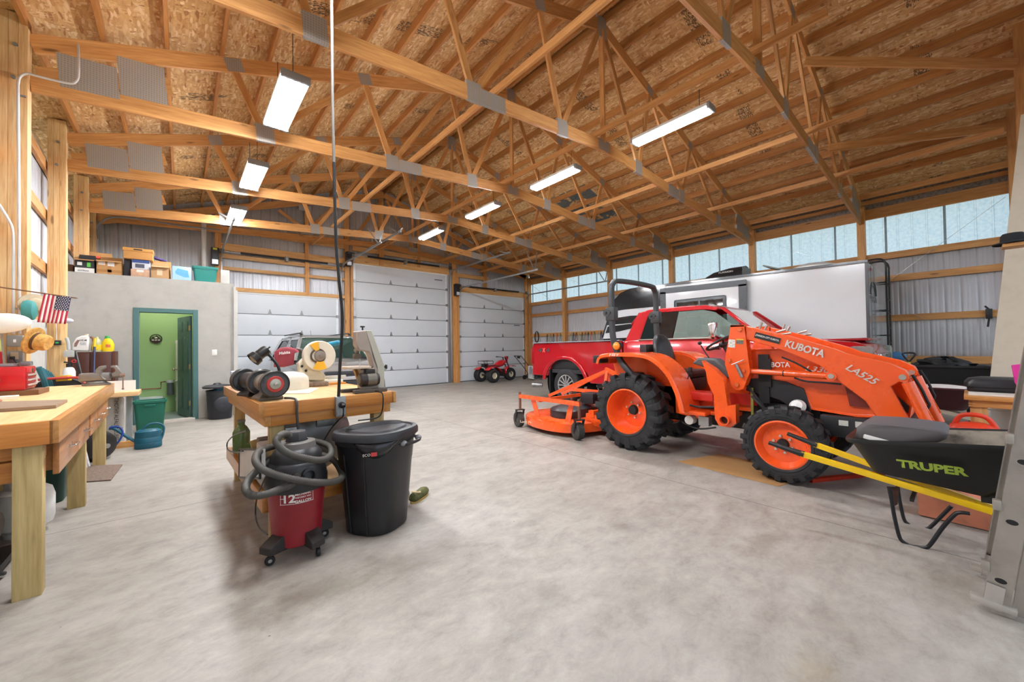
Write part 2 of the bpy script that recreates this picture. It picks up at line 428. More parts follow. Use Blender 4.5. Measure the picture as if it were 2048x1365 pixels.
# right wall: steel below, translucent eave light above, timber girts and posts
ribs((12.44, 13.40, 0), (12.44, Y0, 0), 0, 3.42, (1, 0, 0), CORR, 'wall_right')
ribs((12.45, 13.40, 0), (12.45, Y0, 0), 3.36, 4.46, (1, 0, 0), CLEAR, 'window_1', minor=False)
for k in range(16):
    yy = 13.1-.914*k
    tag(MB().bx(12.425, 12.44, yy-.02, yy+.02, 3.42, 4.28).build('lap_strip', mat('#8fa6b0', .5), bpy.data.objects['window_1']), kind='structure')
ribs((lw(13.4)-.235, 13.40, 0), (lw(Y0)-.235, Y0, 0), 0, 4.35, (-1, 0, 0), CORR, 'wall_left')
def girt(p0, p1, w, h, label, m=PINE): return tag(board('wall_girt', p0, p1, w, h, m), label, 'girt')
for z, nm in ((3.34, 'girt along the right wall just under the translucent strip'), (2.81, 'girt on the right wall, second below the translucent strip'), (1.90, 'girt on the right wall level with the trailer ladder foot'), (.97, 'lowest girt along the right wall above the strand board')):
    girt((12.385, 13.2, z), (12.385, Y0, z), .09 if z > 3 else .05, .14, 'orange pine '+nm)
girt((12.36, 13.2, 4.36), (12.36, Y0, 4.36), .05, .24, 'broad pine eave beam above the translucent strip on the right wall')
girt((12.40, 13.2, 4.66), (12.40, Y0, 4.66), .04, .09, 'pine eave blocking right under the deck on the right side')
girt((12.05, 13.2, 4.73), (12.05, Y0, 4.73), .04, .12, 'pine purlin just inside the right eave beam')
tag(MB().bx(12.40, 12.43, Y0, 4.2, 0, .92).build('baseboard_right', OSB), kind='structure')
for i, z in enumerate((4.12, 3.40, 2.62, 1.9)):
    for (ya, yb) in ((Y0, 13.2),):
        girt((lw(ya)-.205, ya, z), (lw(yb)-.205, yb, z), .04, .15, ['topmost', 'second', 'third', 'lowest'][i]+' pine girt on the left wall, counted down from the eave')
tag(MB().bx(lw(9)-.27, lw(9)-.235, 8.8, 10.3, 0, 1.75).build('trim_2', PAINTG), kind='structure')
b = MB(); p = [V((lw(y)-.17, y, z)) for y, z in ((6.35, 0), (8.5, 0), (8.5, 1.83), (6.35, 1.83))]; b.prism(p, (-.012, 0, 0)); tag(b.build('trim_3', mat('#b9b8b2', .7, 0, .06)), kind='structure')
ORD = ['nearest the camera', 'second from the camera', 'third from the camera', 'fourth from the camera', 'fifth from the camera', 'sixth from the camera', 'in the far corner']
TY = [-.62, 1.62, 3.93, 6.30, 8.72, 11.02, 13.22]
for i, y in enumerate(TY):
    if i > 0 or True:
        o = board('wall_post', (12.29, y+.0, 0), (12.29, y, 4.55 if i else 6), .14, .18, PINE, up=(1, 0, 0)); tag(o, 'pine post on the right wall, '+ORD[i], 'post')
LP = {3: (6.20, .19), 4: (8.60, .18), 5: (10.95, .19), 6: (13.15, .15)}
for i, (y, w) in LP.items():
    x1 = {3: -1.20, 4: -1.30, 5: -1.37, 6: -1.52}[i]
    t = thing('wall_post', 'wide bolted pine post on the left wall, '+{3: 'with the steel conduits', 4: 'with the small black sensor', 5: 'behind the cardboard boxes', 6: 'in the back corner'}[i], 'post', (x1-w/2, y+.07, 0))
    zt = deck(x1-w/2)-.02
    for j in range(3): board('ply', (x1-w*(j+.5)/3, y+.07, 0), (x1-w*(j+.5)/3, y+.07, zt), w/3-.002, .14, PINE_P, t, up=(0, 1, 0))
    for dx, dz in ((-.05, 4.62), (-.06, 4.28)): MB().cyl((x1+dx-.03, y-.02, dz-.35+(zt-4.6)), (x1+dx-.03, y+.0, dz-.35+(zt-4.6)), .018, n=8).build('bolt', GALV, t, world=True)
# roof purlins on edge on the trusses
n = 0
for side, nm in ((-1, 'left'), (1, 'right')):
    k = 0
    xs = [.10]+[.10+.545*j for j in range(1, 13)]
    for j, dx in enumerate(xs):
        x = RIDGE+side*dx
        if x < -1.35 or x > 11.95: continue
        z = deck(x)-.075
        o = board('roof_purlin', (x, Y0+.05, z), (x, 13.35, z), .038, .14, PURL)
        tag(o, ('pine ridge purlin on the %s of the dark ridge gap' % nm) if j == 0 else 'pine purlin under the %s roof slope, number %s down from the ridge' % (nm, ['one', 'two', 'three', 'four', 'five', 'six', 'seven', 'eight', 'nine', 'ten', 'eleven', 'twelve', 'thirteen'][j]), 'purlin', 'roof purlins')
# trusses
PLATE = None
def plate_mat():
    t = NT('toothed_plate'); v = t.coords('Object', (1, 1, 1)); vo = t.voro(v, 42, rnd=.05)
    t.set(t.ramp(vo.outputs['Distance'], [(.2, '#a08a66'), (.34, '#a3a09c'), (.6, '#a9a7a5')]), .5, .3); return t.m
PLATE = plate_mat()
ZB0, ZB1 = 4.12, 4.645                              # lower edge of the bottom chord at the heel and at mid span
def bot(x, xl, xr): return ZB0+(ZB1-ZB0)*(1-abs(x-RIDGE)/((RIDGE-xl) if x < RIDGE else (xr-RIDGE)))
def truss(label, y, xl, xr):
    t = thing('roof_truss', label, 'truss', (RIDGE, y, ZB1))
    q = .11/cos(atan2(SL, 1))
    tc = lambda x: deck(x)-.155-q                   # centre line of the top chord
    bc = lambda x: bot(x, xl, xr)+.092
    for s, xe in ((-1, xl), (1, xr)):
        board('top_chord', (RIDGE-.0*s, y, tc(RIDGE)-.0), (xe, y, tc(xe)), .038, .19, PINE, t)
        board('bottom_chord', (RIDGE, y, bc(RIDGE)), (xe, y, bc(xe)), .038, .184, PINE, t)
        fx = (RIDGE-xl)/6.65 if s < 0 else (xr-RIDGE)/6.75
        B = [RIDGE+s*d*fx for d in (1.05, 2.70, 4.55)]; T = [RIDGE+s*d*fx for d in (1.5, 3.15, 4.9)]
        def web(x0, z0, x1, z1): board('web', (x0, y, z0), (x1, y, z1), .036, .088, PINE, t, up=(0, 1, 0) if abs(x1-x0) < .02 else (0, 0, 1))
        web(RIDGE+.05*s, tc(RIDGE)-.08, B[0], bc(B[0])+.05)
        for i in range(3):
            web(B[i]+.03*s, bc(B[i])+.05, T[i], tc(T[i])-.05)
            if i < 2: web(T[i]+.03*s, tc(T[i])-.05, B[i+1]-.03*s, bc(B[i+1])+.05)
        def pl(x, z, w, h, ang):
            R = Matrix.Rotation(-ang, 3, 'Y')
            MB().box((x, y, z), (w, .043, h), R).build('gusset_plate', PLATE, t, world=True)
        ab = atan2(bc(xe)-bc(RIDGE), xe-RIDGE); at = atan2(tc(xe)-tc(RIDGE), xe-RIDGE)
        for i in range(3):
            pl(B[i], bc(B[i])+.02, .22, .24, ab)
            pl(T[i], tc(T[i]), .2, .17, at)
        xh = xe-s*.42
        pl(xh+s*.0, (tc(xh)+bc(xh))/2-.05, .46, .36, ab); pl(xh-s*.435, (tc(xh-s*.435)+bc(xh-s*.435))/2-.0, .41, .44, ab)
        board('heel_block', (xe-s*.05, y, bc(xe)+.09), (xe-s*1.1, y, (tc(xe-s*1.1)+bc(xe-s*1.1))/2), .036, max(.12, .19), PINE, t)
    web(RIDGE, tc(RIDGE)-.1, RIDGE, bc(RIDGE)+.05)
    MB().box((RIDGE, y, tc(RIDGE)-.04), (.24, .044, .36)).build('gusset_plate', PLATE, t, world=True)
    MB().box((RIDGE, y, bc(RIDGE)), (.30, .044, .18)).build('gusset_plate', PLATE, t, world=True)
    MB().box((RIDGE-2.36, y, bc(RIDGE-2.36)), (.42, .044, .19), Matrix.Rotation(-.078, 3, 'Y')).build('gusset_plate', PLATE, t, world=True)
    MB().box((RIDGE+2.36, y, bc(RIDGE+2.36)), (.42, .044, .19), Matrix.Rotation(.078, 3, 'Y')).build('gusset_plate', PLATE, t, world=True)
    return t
for i, y in enumerate(TY[1:6]):
    xl = {1.62: -1.0, 3.93: -1.10, 6.30: -1.20, 8.72: -1.30, 11.02: -1.37}[y]
    truss('pine roof truss with steel plates, '+['nearest the camera, over the tractor', 'second from the camera', 'middle one, meeting the post with conduits', 'fourth from the camera', 'fifth, just before the garage doors'][i], y, xl, 12.2)
# long braces lying on the bottom chords
for x, yb, nm in ((5.20, .9, 'near the middle of the roof'), (7.55, .9, 'right of the middle of the roof'), (9.55, -.4, 'over the trailer'), (3.1, .9, 'left of the middle of the roof')):
    z = bot(x, -1.2, 12.2)+.184+.045
    tag(board('roof_brace', (x, yb, z), (x, 13.3, z), .038, .088, PINE), 'long pine brace lying across the bottom chords, '+nm, 'brace')
tag(board('roof_brace', (7.62, 1.62, 5.88), (8.95, -.5, 5.24), .04, .14, PINE), 'upper slanting pine brace from nearest truss to right end wall', 'brace')
tag(board('roof_brace', (9.12, 1.62, 4.96), (10.50, -.45, 4.93), .04, .14, PINE), 'lower slanting pine brace from nearest truss to right end wall', 'brace')
# front end wall posts seen at the right edge
tag(board('wall_post', (10.57, -.54, 0), (10.57, -.54, 5.2), .14, .16, PINE, up=(1, 0, 0)), 'pine end wall post beside the leaning cream panels', 'post')
tag(board('wall_post', (9.15, -.56, 0), (9.15, -.56, 6.0), .14, .16, PINE, up=(1, 0, 0)), 'tall pine end wall post at the right edge of the picture', 'post')
# back wall: ribbed steel, posts, headers, gable framing
ribs((-1.9, 13.42, 0), (12.5, 13.42, 0), 0, 0, (0, 1, 0), CORRB, 'wall_back', top=lambda x, y: deck(x)+.1)
for x, zt, w, nm in ((.76, 5.3, .14, 'by the left opener'), (2.97, 6.05, .10, 'above the left garage door'), (4.16, 6.35, .14, 'left of the tall door'), (5.33, 6.9, .16, 'under the ridge'), (6.75, 6.4, .10, 'above the tall door'), (8.30, 5.9, .16, 'between the tall and right doors'), (9.82, 5.4, .14, 'above the right garage door')):
    z0 = 0 if nm in ('left of the tall door', 'between the tall and right doors', 'by the left opener') else {2.97: 3.1, 5.33: 4.3, 6.75: 4.4, 9.82: 3.9}[x]
    tag(board('wall_post', (x, 13.30, z0), (x, 13.30, zt), w, .12, PINE, up=(0, 1, 0)), 'pine stud on the back wall '+nm, 'post')
tag(board('wall_post', (4.30, 13.24, 0), (4.30, 13.24, 4.6), .07, .10, PINE, up=(0, 1, 0)), 'pine jamb on the left edge of the tall door', 'post')
tag(board('wall_post', (8.42, 13.24, 0), (8.42, 13.24, 4.2), .07, .10, PINE, up=(0, 1, 0)), 'pine jamb on the left edge of the right door', 'post')
tag(board('wall_post', (12.12, 13.24, 0), (12.12, 13.24, 4.6), .10, .12, PINE, up=(0, 1, 0)), 'pine jamb on the right edge of the right door', 'post')
for x0, x1, z, h, nm in ((.8, 4.2, 3.11, .11, 'trim board over the left garage door'), (.8, 4.2, 3.68, .09, 'girt above the left garage door'), (.8, 4.2, 4.02, .11, 'board below the left spring bar'), (.8, 4.2, 4.27, .20, 'broad header behind the left spring bar'), (.5, 4.2, 4.76, .12, 'thin plated board above the left spring bar'), (4.35, 8.05, 4.42, .30, 'broad header above the tall door'), (4.35, 8.05, 4.76, .16, 'upper board above the tall door spring bar'), (8.5, 12.1, 3.76, .26, 'header above the right garage door'), (8.4, 10.0, 4.30, .16, 'board left above the right garage door'), (-1.4, .75, 2.98, .10, 'board on the back wall behind the boxes')):
    tag(board('door_header', (x0, 13.30, z), (x1, 13.30, z), .06, h, PINE_B), 'pine '+nm, 'header')
GT = thing('gable_truss', 'pine gable truss framing flat against the back wall over the garage doors', 'truss', (RIDGE, 13.2, 4.98))
for s, xe in ((-1, -1.5), (1, 12.1)):
    board('top_chord', (RIDGE, 13.20, deck(RIDGE)-.3), (xe, 13.20, deck(xe)-.3), .036, .19, PINE, GT)
    board('bottom_chord', (RIDGE, 13.20, 4.98), (xe, 13.20, 4.58), .036, .18, PINE, GT)
for x0, z0, x1, z1 in ((2.2, 5.55, 2.95, 5.05), (3.75, 6.0, 2.95, 5.05), (5.35, 6.6, 4.4, 5.1), (5.5, 6.6, 6.5, 5.1), (7.1, 6.1, 8.0, 5.0), (8.6, 5.6, 8.1, 5.0), (9.6, 5.3, 10.3, 4.85)):
    board('web', (x0, 13.20, z0), (x1, 13.20, z1), .036, .09, PINE, GT)
for x, z in ((.55, 4.86), (2.95, 5.02), (6.5, 5.0), (2.9, 5.75), (8.1, 5.0)): MB().box((x, 13.175, z), (.34, .01, .17)).build('gusset_plate', PLATE, GT, world=True)
b = MB(); zf = 4.2
b.bx(-3.1, -.6, Y0-.08, Y0-.02, 0, 7.2); b.bx(12.1, 13.4, Y0-.08, Y0-.02, 0, 7.2); b.bx(-.6, 12.1, Y0-.08, Y0-.02, zf, 7.2); tag(b.build('wall_front', CORRB), kind='structure')  # unseen front wall, added to cut daylight; opening shaped for the light it admits
def sect_door(name, x0, x1, zt, ns, offs=0.0):
    d = thing(name, None, None, ((x0+x1)/2, 13.3, 0)); d['kind'] = 'structure'
    h = zt/ns; y = 13.315
    for i in range(ns):
        MB().bx(x0, x1, y, y+.045, i*h+.010, (i+1)*h-.010, bev=.005).build('panel', DOORP, d, world=True)
        MB().bx(x0+.01, x1-.01, y+.014, y+.04, (i+1)*h-.018, (i+1)*h+.014).build('panel_joint', mat('#62696f', .5), d, world=True)
        for e in (x0, x1): MB().bx(e-.0 if e == x0 else e-.07, e+.07 if e == x0 else e, y-.004, y+.002, i*h+.02, (i+1)*h-.02).build('end_stile', mat('#e8edf2', .35, .1), d, world=True)
        if i:
            for fx in (.36, .64):
                xm = x0+(x1-x0)*fx
                b = MB(); b.prism([V((xm-.055, y-.006, i*h-.01)), V((xm+.055, y-.006, i*h-.01)), V((xm+.012, y-.006, i*h+.15)), V((xm-.012, y-.006, i*h+.15))], (0, .005, 0))
                b.bx(xm-.05, xm+.05, y-.018, y-.004, i*h+.004, i*h+.03); b.build('hinge', GALV, d, world=True)
            for e in (x0+.03, x1-.03): MB().bx(e-.04, e+.04, y-.05, y-.004, i*h-.03, i*h+.05).build('roller_bracket', GALV, d, world=True)
    MB().bx(x0, x1, y-.01, y+.03, 0, .035).build('bottom_seal', mat('#5d6468', .6), d, world=True)
    MB().bx(x0-.02, x1+.02, y-.02, y+.0, zt-.04, zt+.03).build('top_seal', WHITEP, d, world=True)
    return d
sect_door('door_1', .90, 3.90, 3.05, 5)
sect_door('door_2', 4.38, 7.98, 4.27, 7)
sect_door('door_3', 8.52, 12.04, 3.63, 6)
for dn, pts in (('door_2', (7.6, 4.02)), ('door_3', (11.6, 2.35))):
    MB().bx(pts[0]-.17, pts[0]+.17, 13.306, 13.31, pts[1]-.02, pts[1]+.02).build('maker_plate', mat('#6d747c', .5), bpy.data.objects[dn], world=True)
def door_gear(nm, x0, x1, zt, ylen, zspring, left_op=True):
    t = thing('door_track', 'galvanised overhead track pair and curved rails of the %s garage door' % nm, 'track', ((x0+x1)/2, 13.2, 0))
    for e in (x0-.06, x1+.06):
        r = .38; pts = [V((e, 13.24, .1)), V((e, 13.24, zt-.25))]
        pts += [V((e, 13.24-r+r*cos(a), zt-.25+r*sin(a))) for a in [pi/2*k/6 for k in range(1, 7)]]+[V((e, 13.24-r-ylen, zt-.25+r+.02))]
        b = MB()
        for a, c in zip(pts[:-1], pts[1:]): b.bar(a, c, .05, .028, (1, 0, 0))
        b.build('rail', GALV, t, world=True)
        yb = 13.24-r-ylen+.15; zb = zt-.25+r
        MB().bar((e, yb, zb), (e-.25, yb+.1, min(zb+.6, bot(e, -1.2, 12.2))), .035, .008, (0, 1, 0)).build('hanger', GALV, t, world=True)
        MB().bar((e, yb, zb), (e+.12, yb, min(zb+.6, bot(e, -1.2, 12.2))), .035, .008, (0, 1, 0)).build('hanger', GALV, t, world=True)
    s = thing('torsion_spring', 'black torsion spring on its steel shaft over the %s garage door' % nm, 'spring', ((x0+x1)/2, 13.16, zspring))
    MB().cyl((x0-.1, 13.16, zspring), (x1+.1, 13.16, zspring), .013, n=10).build('shaft', STEEL, s, world=True)
    for a, c in ((.12, .48), (.52, .88)):
        xa, xc = x0+(x1-x0)*a, x0+(x1-x0)*c; n = 60; b = MB()
        b.lathe([(.030+.004*(i % 2), (xc-xa)*i/n) for i in range(n+1)], (xa, 13.16, zspring), (1, 0, 0), 12, caps=True); b.build('coil', BLACKP, s, world=True)
    MB().bx((x0+x1)/2-.03, (x0+x1)/2+.03, 13.12, 13.26, zspring-.09, zspring+.06).build('bracket', GALV, s, world=True)
    for e in (x0-.06, x1+.06): MB().cyl((e-.05, 13.16, zspring), (e+.05, 13.16, zspring), .06, n=16).build('cable_drum', DGALV, s, world=True)
    o = thing('door_opener', 'black side mounted opener beside the %s garage door' % nm, 'opener', (x0-.20, 13.1, zt+.05))
    MB().bx(x0-.30, x0-.13, 13.02, 13.22, zspring-.42, zspring+.05, bev=.02).build('housing', BLACKP, o, world=True)
    MB().bx(x0-.28, x0-.15, 13.012, 13.02, zspring-.40, zspring-.28).build('lamp_lens', mat('#cfd6da', .2), o, world=True)
    MB().bx(x0-.26, x0-.17, 13.014, 13.02, zspring-.02, zspring+.03).build('label_sticker', mat('#d8c93a' if nm == 'left' else '#3d4042', .5), o, world=True)
door_gear('left', .90, 3.90, 4.0, 3.0, 4.12)
door_gear('tall', 4.38, 7.98, 4.27, 3.4, 4.52)
door_gear('right', 8.52, 12.04, 3.63, 4.2, 3.86)
# utility room with its doorway
YP = 10.32
def wall_hole(name, x0, x1, y, z0, z1, hx0, hx1, hz, th, m):
    b = MB(); b.bx(x0, hx0, y, y+th, z0, z1); b.bx(hx1, x1, y, y+th, z0, z1); b.bx(hx0, hx1, y, y+th, hz, z1)
    return tag(b.build(name, m), kind='structure')
DX0, DX1, DZ = -.62, .175, 2.155
wall_hole('wall_partition', -1.72, .86, YP, 0, 2.84, DX0, DX1, DZ, .10, PAINTG)
tag(MB().bx(.80, .90, YP, 13.3, 0, 2.78).build('wall_partition_side', mat('#b8b7b1', .7, 0, .05)), kind='structure')
tag(MB().bx(.86, .93, YP-.012, YP+.1, 0, 2.70).build('trim_4', mat('#bfbeb8', .7, 0, .05)), kind='structure')
tag(MB().bx(-1.70, .80, YP+.10, 13.32, 2.78, 2.838).build('utility_ceiling', PAINTG), kind='structure')
b = MB(); b.bx(-1.7, -1.64, YP+.1, 13.3, 0, 2.78); b.bx(-1.64, .80, 12.0, 12.05, 0, 2.78); tag(b.build('wall_utility', MINT), kind='structure')
tag(MB().bx(.74, .80, YP+.1, 12.0, 0, 2.78).build('wall_utility_side', MINT), kind='structure')
tag(MB().bx(-1.64, .74, YP+.0, 12.0, .0, .006).build('floor_utility', mat('#8c9a9a', .35, 0, .08, scale=3)), kind='structure')
tag(MB().bx(DX0, DX1+.03, YP-.16, YP+.10, .0, .035).build('trim_5', mat('#c9c2b8', .6)), kind='structure')
b = MB()
b.bx(DX0-.085, DX0, YP-.02, YP+.12, 0, DZ+.085); b.bx(DX1, DX1+.085, YP-.02, YP+.12, 0, DZ+.085); b.bx(DX0, DX1, YP-.02, YP+.12, DZ, DZ+.085)
tag(b.build('trim_6', TEALP, bev=.006), kind='structure')
dl = thing('door_4', None, None, (DX1-.03, YP+.12, .02)); dl['kind'] = 'structure'
DLM = mat('#3c5a5b', .4, 0, .03); b = MB(); b.bx(-.02, .02, .0, .80, 0, 2.10); b.build('leaf', DLM, dl)
for (ya, yb) in ((.09, .36), (.44, .71)):
    for za, zb in ((.15, .80), (.95, 1.68), (1.78, 2.0)):
        b = MB(); b.bx(-.027, -.0195, ya, yb, za, zb, bev=.003); b.bx(-.03, -.0265, ya+.04, yb-.04, za+.05, zb-.05); b.build('raised_panel', DLM, dl)
for z in (.3, 1.05, 1.85): MB().bx(-.034, -.018, -.03, .03, z-.05, z+.05).build('hinge', mat('#b08d6a', .35, .8), dl)
b = MB(); b.cyl((-.02, .74, .98), (-.085, .74, .98), .012); b.sph((-.10, .74, .98), (.026, .032, .032), 14, 8); b.build('door_knob', mat('#c4b59a', .25, .9), dl)
dl.rotation_euler = (0, 0, rad(14)); WM[dl.name] = Matrix.Translation((DX1-.03, YP+.12, .02)) @ Matrix.Rotation(rad(14), 4, 'Z')
# lamps of the hall
def strip_lamp(label, x, y, z, w, ln, n, hang, tm=None):
    t = thing('strip_lamp', label, 'ceiling lamp', (x, y, z), group=None)
    MB().bx(-w/2, w/2, -ln/2, ln/2, .025, .07, bev=.008).build('housing', WHITEP, t)
    b = MB()
    for i in range(n):
        xx = -w/2+w*(i+.5)/n; b.cyl((xx, -ln/2+.03, .008), (xx, ln/2-.03, .008), w/n*.36, n=10)
    b.build('tubes', tm or TUBE, t)
    for s in (-1, 1): MB().bx(-w/2, w/2, s*ln/2-.02, s*ln/2+.02, -.012, .07, bev=.005).build('end_cap', GREYP, t)
    for s in (-1, 1): MB().cyl((0, s*(ln/2-.15), .07), (0, s*(ln/2-.15), hang), .004, n=6).build('hanging_wire', BLACKM, t)
strip_lamp('strip lamp inside the green utility room', -.4, 11.2, 2.66, .2, 1.0, 1, .02, TUBE2)
for i, (y, nm) in enumerate(((2.62, 'over the power drop, cut by the top of the picture'), (5.32, 'the second along the left row'), (7.88, 'the third along the left row'), (10.40, 'the farthest of the left row'))):
    strip_lamp('bright four tube strip lamp, '+nm, .98-.02*i, y, 4.34, .29, 1.2, 4, .8)
for i, (y, nm) in enumerate(((2.76, 'nearest the tractor'), (5.02, 'the second along the right row'), (7.26, 'the third along the right row'), (9.60, 'the farthest of the right row'))):
    strip_lamp('slim glowing strip lamp, '+nm, 5.42-.05*i, y, 4.52, .20, 1.15, 2, .35)
# ---------------------------------------------------------------- the tractor with its loader
tag(MB().bx(12.415, 12.43, Y0, 13.3, 4.44, 4.80).build('trim_7', mat('#8c8a86', .4, .5, .3, scale=20)), kind='structure')
OR2 = ORANGE
def wheel_parts(name, parent, cx, cy, cz, R, w, rr, sgn, lugs, depth, hubm=BLACKM, rimm=ORANGE, lugh=.034, tirem=RUBBER, spokes=0, lug_sweep=.42):
    """wheel with axle along X, outer face towards sgn*X; the tyre is the part, rim and hub its sub-parts"""
    b = MB(); hw = w/2
    pr = [(rr, -hw*.82), (rr+.03, -hw*.96), (R*.78, -hw), (R-lugh*1.35, -hw*.90), (R-lugh, -hw*.70), (R-lugh, 0), (R-lugh, hw*.70), (R-lugh*1.35, hw*.90), (R*.78, hw), (rr+.03, hw*.96), (rr, hw*.82)]
    b.lathe(pr, (cx, cy, cz), (sgn, 0, 0), 56, m=0)
    b.torus((cx+sgn*hw*1.0, cy, cz), (1, 0, 0), R*.84, .004, 48, 6); b.torus((cx+sgn*hw*.97, cy, cz), (1, 0, 0), rr+.035, .005, 48, 6)
    for side in (-1, 1):
        for k in range(lugs):
            t0 = 2*pi*(k+(.5 if side > 0 else 0))/lugs; aw = pi/lugs*.46
            rows = []
            for u, rad_ in ((.0, R), (.45, R), (.84, R*.995), (1.0, R-lugh*.8), (1.03, R-lugh*2.6)):
                x = side*hw*u; th = t0+lug_sweep*min(u, 1)*1.6*pi/lugs
                q0 = V((x, (R-lugh*1.5 if u < .9 else rad_-lugh*1.2)*cos(th-aw*1.2), (R-lugh*1.5 if u < .9 else rad_-lugh*1.2)*sin(th-aw*1.2)))
                q3 = V((x, (R-lugh*1.5 if u < .9 else rad_-lugh*1.2)*cos(th+aw*1.2), (R-lugh*1.5 if u < .9 else rad_-lugh*1.2)*sin(th+aw*1.2)))
                q1 = V((x, rad_*cos(th-aw), rad_*sin(th-aw))); q2 = V((x, rad_*cos(th+aw), rad_*sin(th+aw)))
                rows.append([V((cx, cy, cz))+p for p in (q0, q1, q2, q3)])
            b.grid(rows, True, True, True)
    tire = b.build(name, tirem, parent, world=True, ang=30)
    b = MB(); s = sgn
    b.lathe([(rr+.012, hw*.90), (rr-.004, hw*.93), (rr-.012, hw*.80), (rr-.03, hw*.55), (rr-.035, hw-depth*.8), (rr*.80, hw-depth), (rr*.45, hw-depth*.92), (rr*.26, hw-depth*.86), (.0005, hw-depth*.86)], (cx, cy, cz), (s, 0, 0), 44)
    b.lathe([(rr+.012, -hw*.90), (rr-.03, -hw*.55), (rr-.035, hw-depth*1.2)], (cx, cy, cz), (s, 0, 0), 44)
    if spokes:
        pass
    b.build('rim', rimm, tire, world=True, ang=30)
    b = MB(); fx = cx+s*(hw-depth*.86)
    b.cyl((fx, cy, cz), (fx+s*.045, cy, cz), rr*.24, rr*.2, 20); b.build('hub', hubm, tire, world=True)
    b = MB()
    for k in range(6):
        a = 2*pi*k/6+.3; p = V((fx, cy+rr*.36*cos(a), cz+rr*.36*sin(a))); b.cyl(p, p+V((s*.022, 0, 0)), .013, n=6)
    b.build_each('wheel_bolt', mat('#cfc7bd', .35, .7), tire, world=True)
    return tire
TR = thing('tractor', 'orange compact tractor with front loader and black roll bar', 'tractor', (5.165, 2.2, 0))
wheel_parts('rear_wheel', TR, 4.60, 2.95, .505, .505, .36, .285, -1, 18, .25, lugh=.045)
wheel_parts('rear_wheel', TR, 5.73, 2.95, .505, .505, .36, .285, 1, 18, .25, lugh=.045)
wheel_parts('front_wheel', TR, 4.57, 1.22, .375, .372, .24, .225, -1, 20, .085, lugh=.024)
wheel_parts('front_wheel', TR, 5.76, 1.22, .375, .372, .24, .225, 1, 20, .085, lugh=.024)
def PX(pts, X): return [ptx(x, y, X) for x, y in pts]
# fenders
def fender(x0, x1, inner):
    o = [(3.42, 1.13), (3.38, 1.22), (3.26, 1.265), (2.95, 1.275), (2.66, 1.255), (2.48, 1.17), (2.33, 1.02), (2.22, .80), (2.165, .58)]
    o = [(p.x, p.y) for p in smooth_pts([V((a, c, 0)) for a, c in o], 4)]
    b = MB(); rings = []
    for i, (y, z) in enumerate(o):
        a = o[max(i-1, 0)]; c = o[min(i+1, len(o)-1)]; n = V((0, -(c[1]-a[1]), c[0]-a[0])).normalized()
        if n.z < 0: n = -n
        if n.y > 0 and z < 1.0: n = -n
        p = V((0, y, z)); q = p-n*.05; X0, X1 = (x0, x1) if inner > 0 else (x1, x0)
        rings.append([V((X0, q.y, q.z)), V((X0, p.y, p.z))+V((0, -n.y*.012, -n.z*.012)), V((X0+.015*inner, p.y, p.z)), V((X1, p.y, p.z)), V((X1, q.y, q.z)), V((X0+.012*inner, q.y, q.z))])
    b.grid(rings, True, True, True)
    pl = [V((x1 if inner > 0 else x0, y, z-.03)) for y, z in o]+[V((x1 if inner > 0 else x0, 2.2, .45)), V((x1 if inner > 0 else x0, 3.3, .62))]
    b.prism(pl, (.012*inner, 0, 0))
    f = b.build('fender', ORANGE, TR, world=True, ang=30)
    xm = (x0+x1)/2; xo = x0 if inner > 0 else x1
    MB().bx(min(xo, xo+.2*inner), max(xo, xo+.2*inner), 3.34, 3.46, 1.13, 1.235, bev=.012).build('tail_lamp', BLACKP, f, world=True)
    b = MB(); b.cyl((xo+.09*inner, 3.10, 1.27), (xo+.09*inner, 3.10, 1.30), .03); b.build('lamp_foot', BLACKP, f, world=True)
    b = MB(); b.cyl((xo+.05*inner, 3.10, 1.365), (xo+.11*inner, 3.10, 1.365), .058, .058, 24); b.build('lamp_case', BLACKP, f, world=True)
    b = MB(); b.lathe([(.0005, .03), (.03, .027), (.05, .012), (.054, 0)], (xo+.05*inner, 3.10, 1.365), (-inner, 0, 0), 24); b.lathe([(.0005, .03), (.03, .027), (.05, .012), (.054, 0)], (xo+.11*inner, 3.10, 1.365), (inner, 0, 0), 24)
    b.build_each('amber_lens', mat('#f08a10', .2, 0, .05, coat=.6), f, world=True)
    return f
fl = fender(4.43, 4.86, 1); fender(5.47, 5.90, -1)
text('lettering', 'HST', (4.428, 3.1, 1.245), (0, -1, 0), (0, 0, 1), .16, .03, WHITEP, fl, shear=.2, bold=.01)
# chassis, engine, floor plates
b = MB(); b.bx(4.95, 5.38, 1.0, 3.1, .38, .72, bev=.02); b.bx(4.98, 5.35, .55, 1.9, .42, .95, bev=.03); b.bx(4.86, 5.47, 2.45, 3.0, .42, .86, bev=.03); b.cyl((4.75, 2.95, .505), (5.6, 2.95, .505), .10)
b.build('chassis', mat('#1f1d1d', .55, .2, .2, .1), TR, world=True)
b = MB(); b.cyl((4.66, 1.22, .40), (5.67, 1.22, .40), .065); b.bx(4.72, 4.80, 1.12, 1.32, .32, .56, bev=.02); b.bx(5.53, 5.61, 1.12, 1.32, .32, .56, bev=.02)
b.build('front_axle', BLACKM, TR, world=True)
b = MB(); b.bx(4.80, 5.53, .30, .98, .46, .66, bev=.015); b.bx(4.84, 5.49, .25, .5, .42, .5); bt = b.build('front_frame', mat('#232325', .5, 0, .1), TR, world=True)
for p, q in (((.80, .60), (.07, .05)), ((.69, .60), (.05, .055))): MB().bx(4.796, 4.80, p[0]-q[0]/2, p[0]+q[0]/2, p[1]-q[1]/2, p[1]+q[1]/2).build('warning_label', mat('#cfcfc6', .5), bt, world=True)
